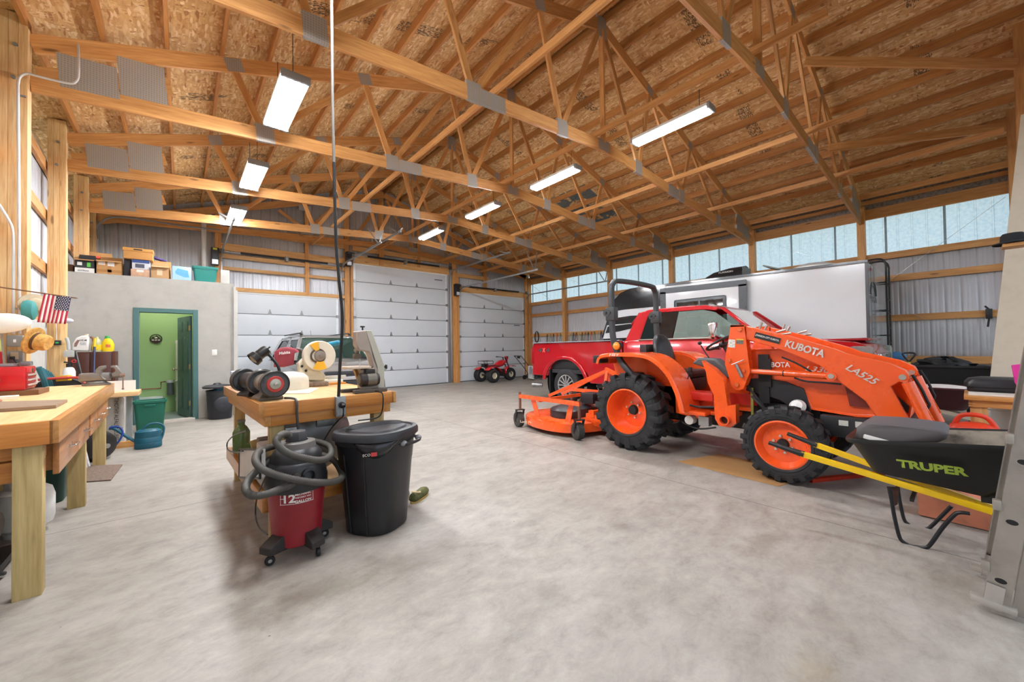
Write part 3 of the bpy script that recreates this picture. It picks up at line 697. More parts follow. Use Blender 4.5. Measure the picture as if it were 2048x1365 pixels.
b = MB(); b.bx(4.55, 4.92, 1.98, 2.24, .545, .585, bev=.008); b.bx(4.70, 4.92, 1.72, 2.0, .545, .585); b.bx(5.41, 5.78, 1.72, 2.22, .545, .585, bev=.008); b.bx(4.90, 5.43, 1.62, 2.35, .60, .68, bev=.01); b.build_each('footplate', ORANGE, TR, world=True)
b = MB(); b.bx(4.86, 4.90, 1.55, 2.3, .68, .80); b.bx(4.70, 4.86, 1.95, 2.3, .70, .80, bev=.02); b.build('step_panel', mat('#c8281c', .35, 0, .05, coat=.3), TR, world=True)
b = MB(); b.tube(smooth_pts([(4.62, 2.25, .66), (4.60, 2.1, .64), (4.60, 1.95, .65), (4.62, 1.75, .67)], 5), .012); b.tube(smooth_pts([(4.66, 2.3, .42), (4.62, 2.1, .38), (4.64, 1.9, .42)], 5), .010)
b.tube(smooth_pts([(4.72, 1.55, .80), (4.70, 1.45, .70), (4.74, 1.35, .62), (4.8, 1.3, .6)], 5), .014); b.tube(smooth_pts([(4.80, 1.62, .9), (4.76, 1.5, .76), (4.78, 1.42, .62)], 5), .012); b.build_each('hose', RUBBER, TR, world=True)
b = MB(); b.cyl((4.60, 2.19, .47), (4.70, 2.19, .47), .052, n=24); b.cyl((4.60, 1.42, .70), (4.72, 1.42, .70), .0, .0) if False else None; b.build('filter', mat('#d8d6d0', .35, .2), TR, world=True)
MB().bx(4.62, 4.72, 1.97, 2.09, .42, .53, bev=.01).build('valve_block', STEEL, TR, world=True)
b = MB(); b.lathe([(.0005, .05), (.05, .04), (.075, .0), (.0005, 0)], (4.80, 1.16, .72), (-1, 0, .5), 24); b.build('fuel_filter', WHITEP, TR, world=True)
# hood, side screen, grille
def hoodx(t): return .29-.03*t
prof = [(1.66, .98), (1.66, 1.30), (1.3, 1.315), (.95, 1.27), (.60, 1.17), (.40, 1.02), (.34, .82), (.36, .69), (.70, .66), (1.06, .69), (1.10, .80), (1.20, .93)]
b = MB(); rings = []
c0 = V((0, 1.0, .95))
for X, k in ((4.885, .93), (4.865, 1.0), (4.87, 1.0), (5.46, 1.0), (5.465, 1.0), (5.445, .93)):
    rings.append([V((X, 1.0+(y-1.0)*k if z < 2 else y, .95+(z-.95)*k)) for y, z in prof])
b.grid(rings, True, True, True); hood = b.build('hood', ORANGE, TR, world=True, ang=40, bev=.012)
pan = PX([(1491, 758), (1528, 757), (1572, 764), (1607, 778), (1622, 820), (1621, 829), (1588, 820), (1560, 801), (1538, 794), (1492, 782)], 4.86)
b = MB(); b.prism(pan, (.03, 0, 0)); b.build('side_screen', mat('#27272a', .4, 0, .05), hood, world=True, bev=.006)
b = MB(); b.prism([V((4.858, y, z)) for y, z in ((.80, 1.0), (.56, .98), (.60, .76), (.76, .76))], (.01, 0, 0)); b.build('vent_screen', mat('#7c2a20', .4, 0, .1), hood, world=True)
b = MB(); b.prism([V((4.858, y, z)) for y, z in ((.50, .96), (.36, .80), (.37, .74), (.47, .80))], (.01, 0, 0)); b.build('head_lamp', BLACKP, hood, world=True)
text('lettering', 'KUBOTA', (4.862, 1.36, 1.14), (0, -1, .02), (0, .02, 1), .26, .055, WHITEP, hood, bold=.02)
text('lettering', 'L3301', (4.862, .98, 1.10), (0, -1, -.10), (0, -.1, 1), .24, .05, WHITEP, hood, shear=.3, bold=.01)
b = MB(); b.bx(4.84, 4.87, 1.42, 1.52, .72, 1.25); b.bx(4.83, 4.87, 1.40, 1.47, .9, 1.2); b.build('exhaust_shield', BLACKM, TR, world=True)
MB().bx(4.80, 4.815, 1.565, 1.59, .58, .88).build('belt_strap', mat('#8d8a3a', .5), TR, world=True)
# cowl, console, steering
b = MB(); b.prism([V((4.93, y, z)) for y, z in ((1.98, 1.02), (1.70, 1.30), (1.62, 1.32), (1.62, .7), (1.9, .7))], (.47, 0, 0)); b.build('cowl', ORANGE, TR, world=True, bev=.03)
b = MB(); b.prism([V((4.72, y, z)) for y, z in ((2.20, 1.14), (2.12, 1.21), (1.93, 1.20), (1.74, 1.05), (1.76, .98), (1.86, .98), (2.0, 1.08))], (.19, 0, 0)); b.build('joystick_console', mat('#4a4b4d', .5), TR, world=True, bev=.02)
b = MB(); c = V((5.165, 2.02, 1.39)); ax = V((0, .55, 1)).normalized(); b.torus(c, ax, .19, .015, 40, 8); x, y = frame_for(ax)
for k in range(3):
    a = 2*pi*k/3+.5; b.cyl(c-ax*.03, c+(x*cos(a)+y*sin(a))*.185, .012, n=8)
b.sph(c-ax*.03, (.05, .05, .04), 14, 8); b.cyl(c-ax*.04, c-ax*.30, .022, n=10); b.build('steering_wheel', BLACKP, TR, world=True)
b = MB(); b.cyl((4.80, 2.0, 1.16), (4.80, 2.12, 1.36), .008, n=8); b.sph((4.80, 2.13, 1.385), .024, 12, 8); b.build('loader_joystick', BLACKP, TR, world=True)
b = MB(); b.cyl((4.78, 2.32, .80), (4.80, 2.26, 1.04), .007, n=8); b.bx(4.785, 4.815, 2.235, 2.275, 1.02, 1.09, bev=.006); b.build('shift_lever', BLACKP, TR, world=True)
# seat
b = MB(); rings = []
for z, hw, t, y in ((1.02, .17, .05, 2.74), (1.08, .22, .07, 2.76), (1.20, .235, .075, 2.78), (1.34, .215, .07, 2.81), (1.44, .18, .06, 2.83), (1.50, .12, .04, 2.85), (1.52, .05, .02, 2.855)):
    rings.append([V((5.165+hw*cos(2*pi*k/20), y+t*sin(2*pi*k/20)*(1+.25*abs(cos(2*pi*k/20))), z)) for k in range(20)])
b.grid(rings, True, True, True); st = b.build('seat_back', mat('#1d1d1f', .38, 0, .06), TR, world=True, ang=70)
b = MB(); b.box((5.165, 2.52, .99), (.46, .46, .10), None, .045); b.build('seat_cushion', mat('#1d1d1f', .38, 0, .06), TR, world=True)
b = MB(); b.bx(4.95, 5.38, 2.3, 2.8, .78, .94, bev=.03); b.build('seat_base', mat('#262626', .5), TR, world=True)
b = MB(); b.bx(4.92, 5.16, 2.92, 3.02, 1.27, 1.38, bev=.01); b.build('manual_box', mat('#3b3c3e', .5), TR, world=True)
# roll bar
rb = []
RBP = [(4.62, 2.72, .55), (4.60, 2.80, .80), (4.57, 2.95, 1.0), (4.56, 3.10, 1.18), (4.56, 3.20, 1.45), (4.56, 3.22, 1.75), (4.56, 3.22, 2.14), (4.60, 3.22, 2.24), (4.70, 3.22, 2.285), (5.165, 3.22, 2.30), (5.62, 3.22, 2.285), (5.70, 3.22, 2.24), (5.74, 3.22, 2.14), (5.74, 3.22, 1.75), (5.74, 3.20, 1.45), (5.74, 3.10, 1.18), (5.73, 2.95, 1.0), (5.70, 2.80, .8), (5.68, 2.72, .55)]
pp = smooth_pts(RBP, 5); b = MB(); rings = []
for i, p in enumerate(pp):
    t = (pp[min(i+1, len(pp)-1)]-pp[max(i-1, 0)]).normalized(); yv = V((0, 1, 0)); s = t.cross(yv).normalized() if abs(t.y) < .95 else V((1, 0, 0)); u = s.cross(t).normalized()
    rings.append([p+s*a*.032+u*c*.036 for a, c in ((-1, -.7), (-.7, -1), (.7, -1), (1, -.7), (1, .7), (.7, 1), (-.7, 1), (-1, .7))])
b.grid(rings, True, True, True); ROPSM = mat('#3c3e40', .42, .1, .06); rbo = b.build('roll_bar', ROPSM, TR, world=True, ang=50)
for X in (4.56, 5.74):
    b = MB(); b.bx(X-.05, X+.05, 3.15, 3.29, 1.72, 1.90, bev=.008); b.cyl((X-.055, 3.27, 1.83), (X+.055, 3.27, 1.83), .055, n=18); b.cyl((X-.075, 3.28, 1.83), (X+.075, 3.28, 1.83), .016, n=8); b.cyl((X-.07, 3.21, 1.83), (X+.07, 3.21, 1.83), .013, n=8); b.build('hinge_clamp', ROPSM, rbo, world=True)
# loader towers, arms, cylinders, bucket
LX = 4.70
TOW = [(1461, 651), (1488, 651), (1493, 690), (1500, 745), (1487, 778), (1478, 781), (1470, 780), (1462, 770), (1450, 729), (1451, 711), (1457, 680)]
BRK = [(1403, 722), (1428, 738), (1447, 757), (1455, 812), (1471, 810), (1472, 847), (1460, 856), (1438, 852), (1430, 838), (1427, 790), (1415, 765), (1412, 745)]
ARM = [(1491, 652), (1580, 673), (1670, 699), (1690, 707), (1780, 727), (1812, 741), (1818, 750), (1802, 763), (1781, 774), (1823, 850), (1770, 850), (1754, 837), (1731, 803), (1686, 770), (1662, 748), (1638, 731), (1560, 699), (1491, 679)]
for off in (0, .80):
    D = V((off, 0, 0)); mir = 1 if off == 0 else -1
    def P(pts, X): return [p+D for p in PX(pts, X)]
    b = MB(); b.prism(P(TOW, LX), (.012, 0, 0)); b.prism([p+V((.10, 0, 0)) for p in P(TOW, LX)], (.012, 0, 0)); q = P([(1461, 651), (1488, 651)], LX); b.bx(LX+off, LX+off+.11, q[1].y, q[0].y, q[0].z-.02, q[0].z)
    tw = b.build('loader_tower', ORANGE, TR, world=True)
    b = MB()
    for c in ((1480, 659), (1458, 721), (1474, 770), (1488, 742)):
        p = ptx(c[0], c[1], LX)+D; b.cyl(p-V((.02, 0, 0)), p+V((.13, 0, 0)), .024 if c[0] != 1488 else .016, n=16)
    b.build_each('pivot_pin', mat('#d9622f', .35, .2) if off else mat('#e06a3a', .35, .2), tw, world=True)
    if off == 0:
        MB().prism(PX([(1457, 679), (1470.5, 680), (1469.5, 696), (1456, 695)], LX-.003), (.003, 0, 0)).build('warning_label', mat('#d9d8cf', .5, 0, .3, scale=60), tw, world=True)
        MB().prism(PX([(1472.5, 678.5), (1487, 679), (1486, 689), (1472, 688)], LX-.003), (.003, 0, 0)).build('warning_label', mat('#6b6a62', .5, 0, .4, scale=60), tw, world=True)
        MB().prism(PX([(1472.7, 678.2), (1487, 678.7), (1486.8, 681), (1472.6, 680.6)], LX-.004), (.002, 0, 0)).build('warning_stripe', mat('#e5b92c', .5), tw, world=True)
        p0, p1 = ptx(1472, 729, LX-.03), ptx(1484, 755, LX-.03); MB().cyl(p0, p1, .016, n=12).build('lock_pin', GALV, tw, world=True)
        b = MB(); b.cyl(ptx(1463, 730, LX-.03), ptx(1488, 720, LX-.03), .005, n=8); b.build('pin_handle', STEEL, tw, world=True)
    b = MB(); BXK = 4.585
    b.prism([ptx(x, y, BXK)+V((off*1.26, 0, 0)) for x, y in BRK], (.10, 0, 0)); c = ptx(1451.5, 840, BXK)+V((off*1.26, 0, 0))
    b.lathe([(.055, -.02), (.055, .06), (.042, .06), (.042, -.02)], c-V((.0, 0, 0)), (-1, 0, 0), 28, loop=True); b.build('loader_bracket', ORANGE, TR, world=True)
    MB().lathe([(.041, .012), (.0005, .012)], c, (-1, 0, 0), 28).build('tube_end', mat('#3a130a', .7), TR, world=True)
    b = MB(); b.prism(P(ARM, LX+.025), (.07, 0, 0)); am = b.build('loader_arm', ORANGE, TR, world=True, bev=.008)
    b = MB()
    for c in ((1662, 753), (1805, 755)):
        p = ptx(c[0], c[1], LX+.01)+D; b.cyl(p-V((.012, 0, 0)), p+V((.11, 0, 0)), .024, n=18)
    b.build_each('pivot_pin', mat('#c9c1b6', .3, .7), am, world=True)
    b = MB()
    for c in ((1662, 753), (1805, 755)):
        p = ptx(c[0], c[1], LX+.01)+D; b.cyl(p-V((.004, 0, 0)), p+V((.10, 0, 0)), .042, n=20)
    b.build_each('pin_boss', ORANGE, am, world=True)
    b = MB(); p0, p1 = ptx(1500, 743, LX+.05)+D, ptx(1662, 753, LX+.05)+D; m_ = p0.lerp(p1, .45); b.cyl(p0, m_, .028, n=18); b.cyl(m_, p1, .032, n=18); b.cyl(m_-(p1-p0)*.006, m_+(p1-p0)*.006, .034, n=18, m=1); b.build('lift_cylinder', [ORANGE, BLACKM], TR, world=True)
    b = MB(); p0, p1 = ptx(1815, 765, LX+.05)+D, ptx(1872, 880, LX+.05)+D; b.cyl(p0, p0.lerp(p1, .93), .042, n=18); b.build('bucket_cylinder', ORANGE, TR, world=True)
    b = MB(); b.cyl(p0.lerp(p1, .9), p1, .018, n=12); b.build('cylinder_rod', CHROME, TR, world=True)
    b = MB(); b.bar(ptx(1812, 748, LX+.06)+D, ptx(1870, 850, LX+.06)+D, .02, .06, (1, 0, 0)); b.build('bucket_link', ORANGE, TR, world=True)
    b = MB(); b.tube(smooth_pts([ptx(x, y, LX-.01)+D+V((.06, 0, 0)) for x, y in ((1560, 715), (1590, 728), (1620, 745))], 6), .009); b.tube(smooth_pts([ptx(x, y, LX)+D+V((.06, 0, 0)) for x, y in ((1585, 757), (1610, 764), (1650, 767), (1680, 770))], 6), .009)
    b.tube(smooth_pts([ptx(x, y, LX)+D+V((.12, 0, 0)) for x, y in ((1822, 752), (1840, 780), (1852, 805), (1856, 815), (1846, 830))], 6), .011); b.build_each('hydraulic_hose', RUBBER, TR, world=True)
    b = MB()
    for x, y, x2, y2 in ((1519, 660, 1524, 645), (1528, 663, 1535, 650), (1553, 665, 1572, 660), (1562, 669, 1582, 667)):
        b.cyl(ptx(x, y, LX+.12)+D, ptx(x2, y2, LX+.12)+D, .012, n=10)
    b.build_each('hose_coupling', mat('#b9ada3', .35, .7), am, world=True)
def along(a, c, X): p, q = ptx(*a, X), ptx(*c, X); return (p+q)/2, (q-p), (q-p).length
LT = mat('#d4cfc8', .4, .2)
am = [o for o in TR.children if o.name.startswith('loader_arm')][0]
c, d, L = along((1572, 687), (1650, 709), LX+.02); yd = V((-1, 0, 0)).cross(d.normalized())
text('lettering', 'KUBOTA', c-V((.002, 0, 0)), d, yd, L, .075, LT, am, bold=.03, ext=.006)
c, d, L = along((1695, 733), (1755, 766), LX+.02); yd = V((-1, 0, 0)).cross(d.normalized())
text('lettering', 'LA525', c-V((.002, 0, 0)), d, yd, L, .062, LT, am, bold=.015, shear=.25, ext=.006)
c, d, L = along((1510, 670), (1560, 683), LX+.02); d.normalize(); yd = V((-1, 0, 0)).cross(d)
MB().box(c-V((.004, 0, 0)), (.004, L, .062), Matrix((V((1, 0, 0)), -d, yd)).transposed()).build('dealer_plate', BLACKP, am, world=True)
text('lettering', 'JOHNSON CITY KUBOTA', c-V((.007, 0, 0)), d, yd, L*.94, .026, WHITEP, am, bold=.02, ext=.003)
# bucket on the floor under the arms, and the red parking stand bars
BR = mat('#c9381c', .4, 0, .12, coat=.2)
b = MB(); cs = [(.30, .01), (-.42, .0), (-.42, .02), (.22, .04), (.30, .18), (.22, .30), (.20, .30), (.27, .18)]
b.prism([V((4.42, y, z)) for y, z in cs], (1.5, 0, 0))
for X in (4.40, 5.90): b.prism([V((X, y, z)) for y, z in ((.29, .01), (-.40, .0), (-.30, .10), (.21, .30), (.30, .2))], (.02, 0, 0))
b.build('loader_bucket', mat('#d9896a', .6, 0, .18, scale=6), TR, world=True)
b = MB(); b.bar((4.70, 1.05, .018), (5.50, .62, .018), .05, .034); b.bar((5.3, 1.42, .018), (6.1, 1.05, .018), .05, .034); b.build_each('parking_stand', BR, TR, world=True)
# ---------------------------------------------------------------- finish mower
MW = thing('finish_mower', 'orange tractor mower deck with three small caster wheels, behind the tractor', 'mower', (5.1, 4.5, 0))
dk = [(4.38, 3.95), (4.32, 4.5), (4.55, 5.02), (5.05, 5.18), (5.6, 5.0), (5.85, 4.5), (5.8, 3.95), (5.4, 3.7), (4.8, 3.7)]
dk = [(p.x, p.y) for p in smooth_pts([V((a, c, 0)) for a, c in dk], 5, True)]
b = MB(); k = len(dk); mx, my = 5.1, 4.45
rings = [[V((mx+(x-mx)*s, my+(y-my)*s, z)) for x, y in dk] for s, z in ((1.0, .07), (1.015, .08), (1.01, .155), (1.0, .205), (.96, .22), (.5, .235), (.05, .24))]
b.grid(rings, True, False, True); dko = b.build('deck', ORANGE, MW, world=True, ang=40)
d = V((.25, -1, 0)); text('lettering', 'Land Pride', (4.365, 4.74, .135), (.30, -1, 0), (0, 0, 1), .30, .04, mat('#f0d9c0', .5), dko, ext=.03)
b = MB(); rings = [[V((5.0+rx*cos(2*pi*j/24)*(1 if True else 0), 4.30+ry*sin(2*pi*j/24), z)) for j in range(24)] for rx, ry, z in ((.46, .36, .235), (.46, .36, .34), (.43, .33, .365), (.25, .18, .41), (.16, .12, .43))]
for r in rings:
    for p in r: p.y = max(min(p.y, 4.30+.28), 4.30-.28)
b.grid(rings, True, True, True); b.build('belt_cover', mat('#2b2c30', .42, 0, .06), MW, world=True, ang=30)
b = MB(); b.bar((4.40, 3.68, .53), (4.42, 5.02, .53), .05, .06); b.bar((5.80, 3.68, .53), (5.80, 5.05, .53), .05, .06); b.bar((4.40, 4.55, .50), (5.8, 4.55, .50), .05, .05)
for X in (4.46, 5.74): b.bar((X, 4.62, .21), (X-.02*(1 if X < 5 else -1), 4.72, .52), .10, .012, (1, 0, 0)); b.bar((X, 3.98, .21), (X, 3.90, .52), .10, .012, (1, 0, 0))
b.build('caster_frame', ORANGE, MW, world=True)
b = MB(); A = V((5.13, 3.72, .98))
for X in (4.96, 5.30):
    b.bar(A+V((.1*(X-5.13), 0, 0)), (X, 4.86, .50), .05, .014, (1, 0, 0)); b.bar(A+V((.1*(X-5.13), 0, 0)), (X, 3.74, .30), .05, .014, (1, 0, 0)); b.bar((X, 3.60, .25), (X, 3.95, .25), .08, .2, (0, 0, 1))
b.bar(A+V((0, .04, .02)), A+V((0, -.26, -.10)), .05, .06); b.bar((4.72, 3.72, .34), (5.55, 3.72, .34), .06, .10); b.bar((4.75, 3.85, .26), (4.75, 3.55, .24), .04, .16); b.bar((5.5, 3.85, .26), (5.5, 3.55, .24), .04, .16)
b.build('hitch_frame', ORANGE, MW, world=True)
b = MB(); b.box((5.13, 4.05, .52), (.26, .26, .17), None, .02); b.cyl((5.13, 3.9, .52), (5.13, 3.4, .50), .05); b.lathe([(.07, 0), (.075, .05), (.05, .12)], (5.13, 3.72, .51), (0, -1, 0), 16); b.build('gearbox', mat('#26262a', .45, .2), MW, world=True)
def caster(x, y, ang):
    b = MB(); b.cyl((x, y, .30), (x, y, .60), .022, n=14); b.build('caster_stem', mat('#7d5a48', .5, .4), MW, world=True)
    dv = V((sin(ang), cos(ang), 0)); s = V((cos(ang), -sin(ang), 0)); c = V((x, y, .13))+dv*.05
    b = MB(); b.box(V((x, y, .30)), (.15, .08, .014), Matrix.Rotation(-ang, 3, 'Z'))
    for q in (-1, 1): b.bar(V((x, y, .30))+s*q*.07, c+s*q*.07, .05, .012, s)
    b.build('caster_fork', BLACKM, MW, world=True)
    b = MB(); b.lathe([(.05, -.05), (.10, -.055), (.125, -.045), (.13, 0), (.125, .045), (.10, .055), (.05, .05)], c, s, 28, loop=True); w_ = b.build('caster_wheel', mat('#3a3936', .75, 0, .2), MW, world=True)
    b = MB(); b.lathe([(.0005, -.04), (.055, -.035), (.055, .035), (.0005, .04)], c, s, 20); b.build('wheel_hub', mat('#6a6862', .5, .3), w_, world=True)
caster(4.40, 3.70, .35); caster(4.42, 5.02, .25); caster(5.80, 5.06, .2); 
# cardboard under the front wheel
b = MB(); p = [ptz(x, y, 0.001) for x, y in ((1363, 928), (1405, 905))]
b = MB(); b.prism([V((4.42, 2.25, .001)), V((5.1, 2.05, .001)), V((4.98, 1.05, .001)), V((4.34, 1.22, .001))], (0, 0, .0035)); tag(b.build('cardboard_sheet', mat('#b58a58', .8, 0, .06)), 'flattened brown cardboard sheet on the floor under the tractor front wheel', 'cardboard')
# ---------------------------------------------------------------- vehicles
def ring(y, cx, w0, w1, z0, z1, r=.08, crown=.02):
    """rounded cross section of a body at depth y: w0/w1 half widths at the sill and at the top"""
    P = []
    for sx in (1, -1):
        side = [(w0-r*.8, z0), (w0, z0+r), (w0*.5+w1*.5+.01, (z0+z1)/2), (w1, z1-r), (w1-r*.35, z1-r*.3), (w1-r, z1)]
        if sx < 0: side = side[::-1]
        P += [V((cx+sx*x, y, z)) for x, z in side]
        if sx > 0: P.append(V((cx, y, z1+crown)))
    P.append(V((cx, y, z0))); return P
def road_wheel(parent, cx, cy, R, w, rr, sgn, n, rimm, name='wheel', holes=True):
    b = MB(); hw = w/2; c = (cx, cy, R)
    b.lathe([(rr, -hw*.8), (R*.8, -hw), (R*.96, -hw*.9), (R, -hw*.6), (R, hw*.6), (R*.96, hw*.9), (R*.8, hw), (rr+.01, hw*.92), (rr, hw*.7)], c, (sgn, 0, 0), 48); t = b.build(name, RUBBER, parent, world=True)
    b = MB(); b.lathe([(rr+.008, hw*.93), (rr-.01, hw*.9), (rr-.025, hw*.55), (rr-.03, -hw*.3)], c, (sgn, 0, 0), 40); b.lathe([(rr*.34, hw*.62), (rr*.28, hw*.8), (.001, hw*.84)], c, (sgn, 0, 0), 24)
    for k in range(n):
        a = 2*pi*k/n; d = V((0, cos(a), sin(a))); q = V((0, -sin(a), cos(a))); x0 = V((cx+sgn*hw*.70, cy, R)); x1 = V((cx+sgn*hw*.80, cy, R))
        b.bar(x0+d*rr*.28, x1+d*(rr-.005), rr*.15, .03, q)
    b.build('rim', rimm, t, world=True)
    b = MB(); b.lathe([(rr-.02, hw*.1), (.001, hw*.1)], c, (sgn, 0, 0), 30); b.build('brake_disc', mat('#1b1b1c', .6), t, world=True); return t
# ---- pickup
RED = mat('#b00d1a', .2, .15, .03, coat=1.0, scale=2, key='car_paint'); RED2 = mat('#9d0c18', .24, .15, .03, coat=1.0, scale=2)
PT = thing('pickup_truck', 'red crew cab pickup truck parked behind the orange tractor', 'truck', (8.2, 4.2, 0))
cx, hw = 8.21, 1.01
def pick_side(X, s):
    out = [(7.64, .62), (7.66, 1.30), (7.60, 1.46), (4.86, 1.47), (4.84, .52), (5.72, .50), (5.80, .72), (6.0, .93), (6.25, 1.05), (6.50, 1.09), (6.76, 1.03), (6.96, .88), (7.08, .62)]
    b = MB(); b.prism([V((X, y, z)) for y, z in out], (s*.09, 0, 0)); return b
for s, X in ((1, cx-hw), (-1, cx+hw)):
    bd = pick_side(X, s).build('bed_side', RED, PT, world=True, bev=.02)
    arc = [(6.50+.76*cos(a), .43+.70*sin(a)) for a in [rad(8+164*k/14) for k in range(15)]]; arc2 = [(6.50+.66*cos(a), .43+.62*sin(a)) for a in [rad(8+164*k/14) for k in range(15)]]
    b = MB(); b.prism([V((X-s*.045, y, z)) for y, z in arc]+[V((X-s*.045, y, z)) for y, z in arc2[::-1]], (s*.06, 0, 0)); b.build('wheel_flare', RED, bd, world=True, bev=.02)
    b = MB(); b.bar((X+s*.02, 7.60, 1.475), (X+s*.02, 4.88, 1.485), .11, .02); b.build('rail_cap', mat('#8a8d90', .5), bd, world=True)
    b = MB(); b.bx(X-.012*s, X+.1*s, 7.58, 7.68, .90, 1.34, bev=.02); b.build('tail_lamp', mat('#8e0a14', .15, 0, .03, coat=1), bd, world=True)
text('lettering', '4', (cx-hw-.006, 7.34, 1.28), (0, -1, 0), (0, 0, 1), .14, .11, mat('#3a3d42', .4), [o for o in PT.children if o.name == 'bed_side'][0], bold=.06, shear=.15)
text('lettering', 'X', (cx-hw-.006, 7.20, 1.28), (0, -1, 0), (0, 0, 1), .12, .11, mat('#f0705a', .4), [o for o in PT.children if o.name == 'bed_side'][0], bold=.05, shear=.15)
text('lettering', '4', (cx-hw-.006, 7.06, 1.28), (0, -1, 0), (0, 0, 1), .14, .11, mat('#3a3d42', .4), [o for o in PT.children if o.name == 'bed_side'][0], bold=.06, shear=.15)
b = MB(); b.bx(cx-hw+.06, cx+hw-.06, 7.58, 7.66, .66, 1.44, bev=.02); b.build('tailgate', RED, PT, world=True)
b = MB(); b.bx(cx-hw+.08, cx+hw-.08, 4.95, 7.58, .70, .80); b.bx(cx-hw+.08, cx-hw+.30, 5.9, 7.1, .8, 1.1, bev=.04); b.bx(cx-hw+.08, cx+hw-.08, 4.86, 4.95, .6, 1.44); b.build('bed_floor', mat('#2a2a2c', .7), PT, world=True)
b = MB(); b.bx(cx-hw+.0, cx+hw, 7.60, 7.84, .50, .84, bev=.03); b.bx(cx-hw-.02, cx-hw+.22, 7.62, 7.80, .52, .86, bev=.02); b.build('rear_bumper', mat('#cfd3d6', .16, .9, .03), PT, world=True)
b = MB()
for yy in (7.42, 7.58):
    b.lathe([(.055, 0), (.06, .01), (.06, .16), (.05, .16), (.05, .01)], (cx-hw+.02, yy-.12, .36), (-.6, .8, 0), 18)
b.build_each('exhaust_tip', mat('#8f8f8f', .35, .8), PT, world=True)
b = MB(); b.bx(cx-hw+.0, cx-hw+.32, 6.99, 7.03, .16, .78); b.build('mud_flap', BLACKP, PT, world=True)
b = MB(); b.bx(cx-.45, cx+.45, 1.2, 7.5, .42, .62); b.cyl((cx-.85, 6.5, .4), (cx+.85, 6.5, .4), .09); b.bx(cx-hw+.1, cx+hw-.1, 1.4, 5.6, .40, .55); b.build('frame', BLACKM, PT, world=True)
b = MB(); b.lathe([(.65, 0), (.65, .3)], (cx-hw+.06, 6.5, .45), (1, 0, 0), 30); b.lathe([(.6, .0), (.6, .3)], (cx+hw-.36, 6.5, .45), (1, 0, 0), 30); b.lathe([(.62, 0), (.62, .3)], (cx-hw+.06, 1.95, .45), (1, 0, 0), 30); b.build_each('wheel_well', BLACKM, PT, world=True)
for s in (-1, 1):
    for yy in (6.50, 1.95): road_wheel(PT, cx+s*(hw-.16), yy, .405, .27, .255, s, 12, mat('#cfd0d0', .22, .8, .08))
# cab lower body and hood
b = MB(); b.grid([ring(y, cx, w0, w1, z0, z1, .09) for y, w0, w1, z0, z1 in ((4.82, .98, .98, .50, 1.50), (4.70, 1.0, 1.0, .45, 1.53), (3.3, 1.01, .99, .44, 1.52), (2.45, 1.01, .98, .44, 1.47), (2.30, 1.01, .96, .46, 1.44), (1.6, 1.01, .93, .9, 1.42), (1.1, 1.0, .90, .9, 1.37), (.92, .96, .86, .7, 1.31), (.86, .9, .8, .6, 1.20))], True, True, True); cabo = b.build('cab_body', RED, PT, world=True, ang=50)
b = MB(); b.bx(cx-.62, cx+.62, .95, 2.1, 1.385, 1.43, bev=.03); b.build('hood_dome', RED2, PT, world=True)
b = MB(); b.bx(cx-.55, cx+.55, .83, .90, .72, 1.20, bev=.03); b.build('grille', CHROME, PT, world=True)
for s in (-1, 1): MB().bx(cx+s*.93-.13, cx+s*.93+.06, .86, 1.12, 1.0, 1.31, bev=.05).build('head_lamp', GLASSC, PT, world=True)
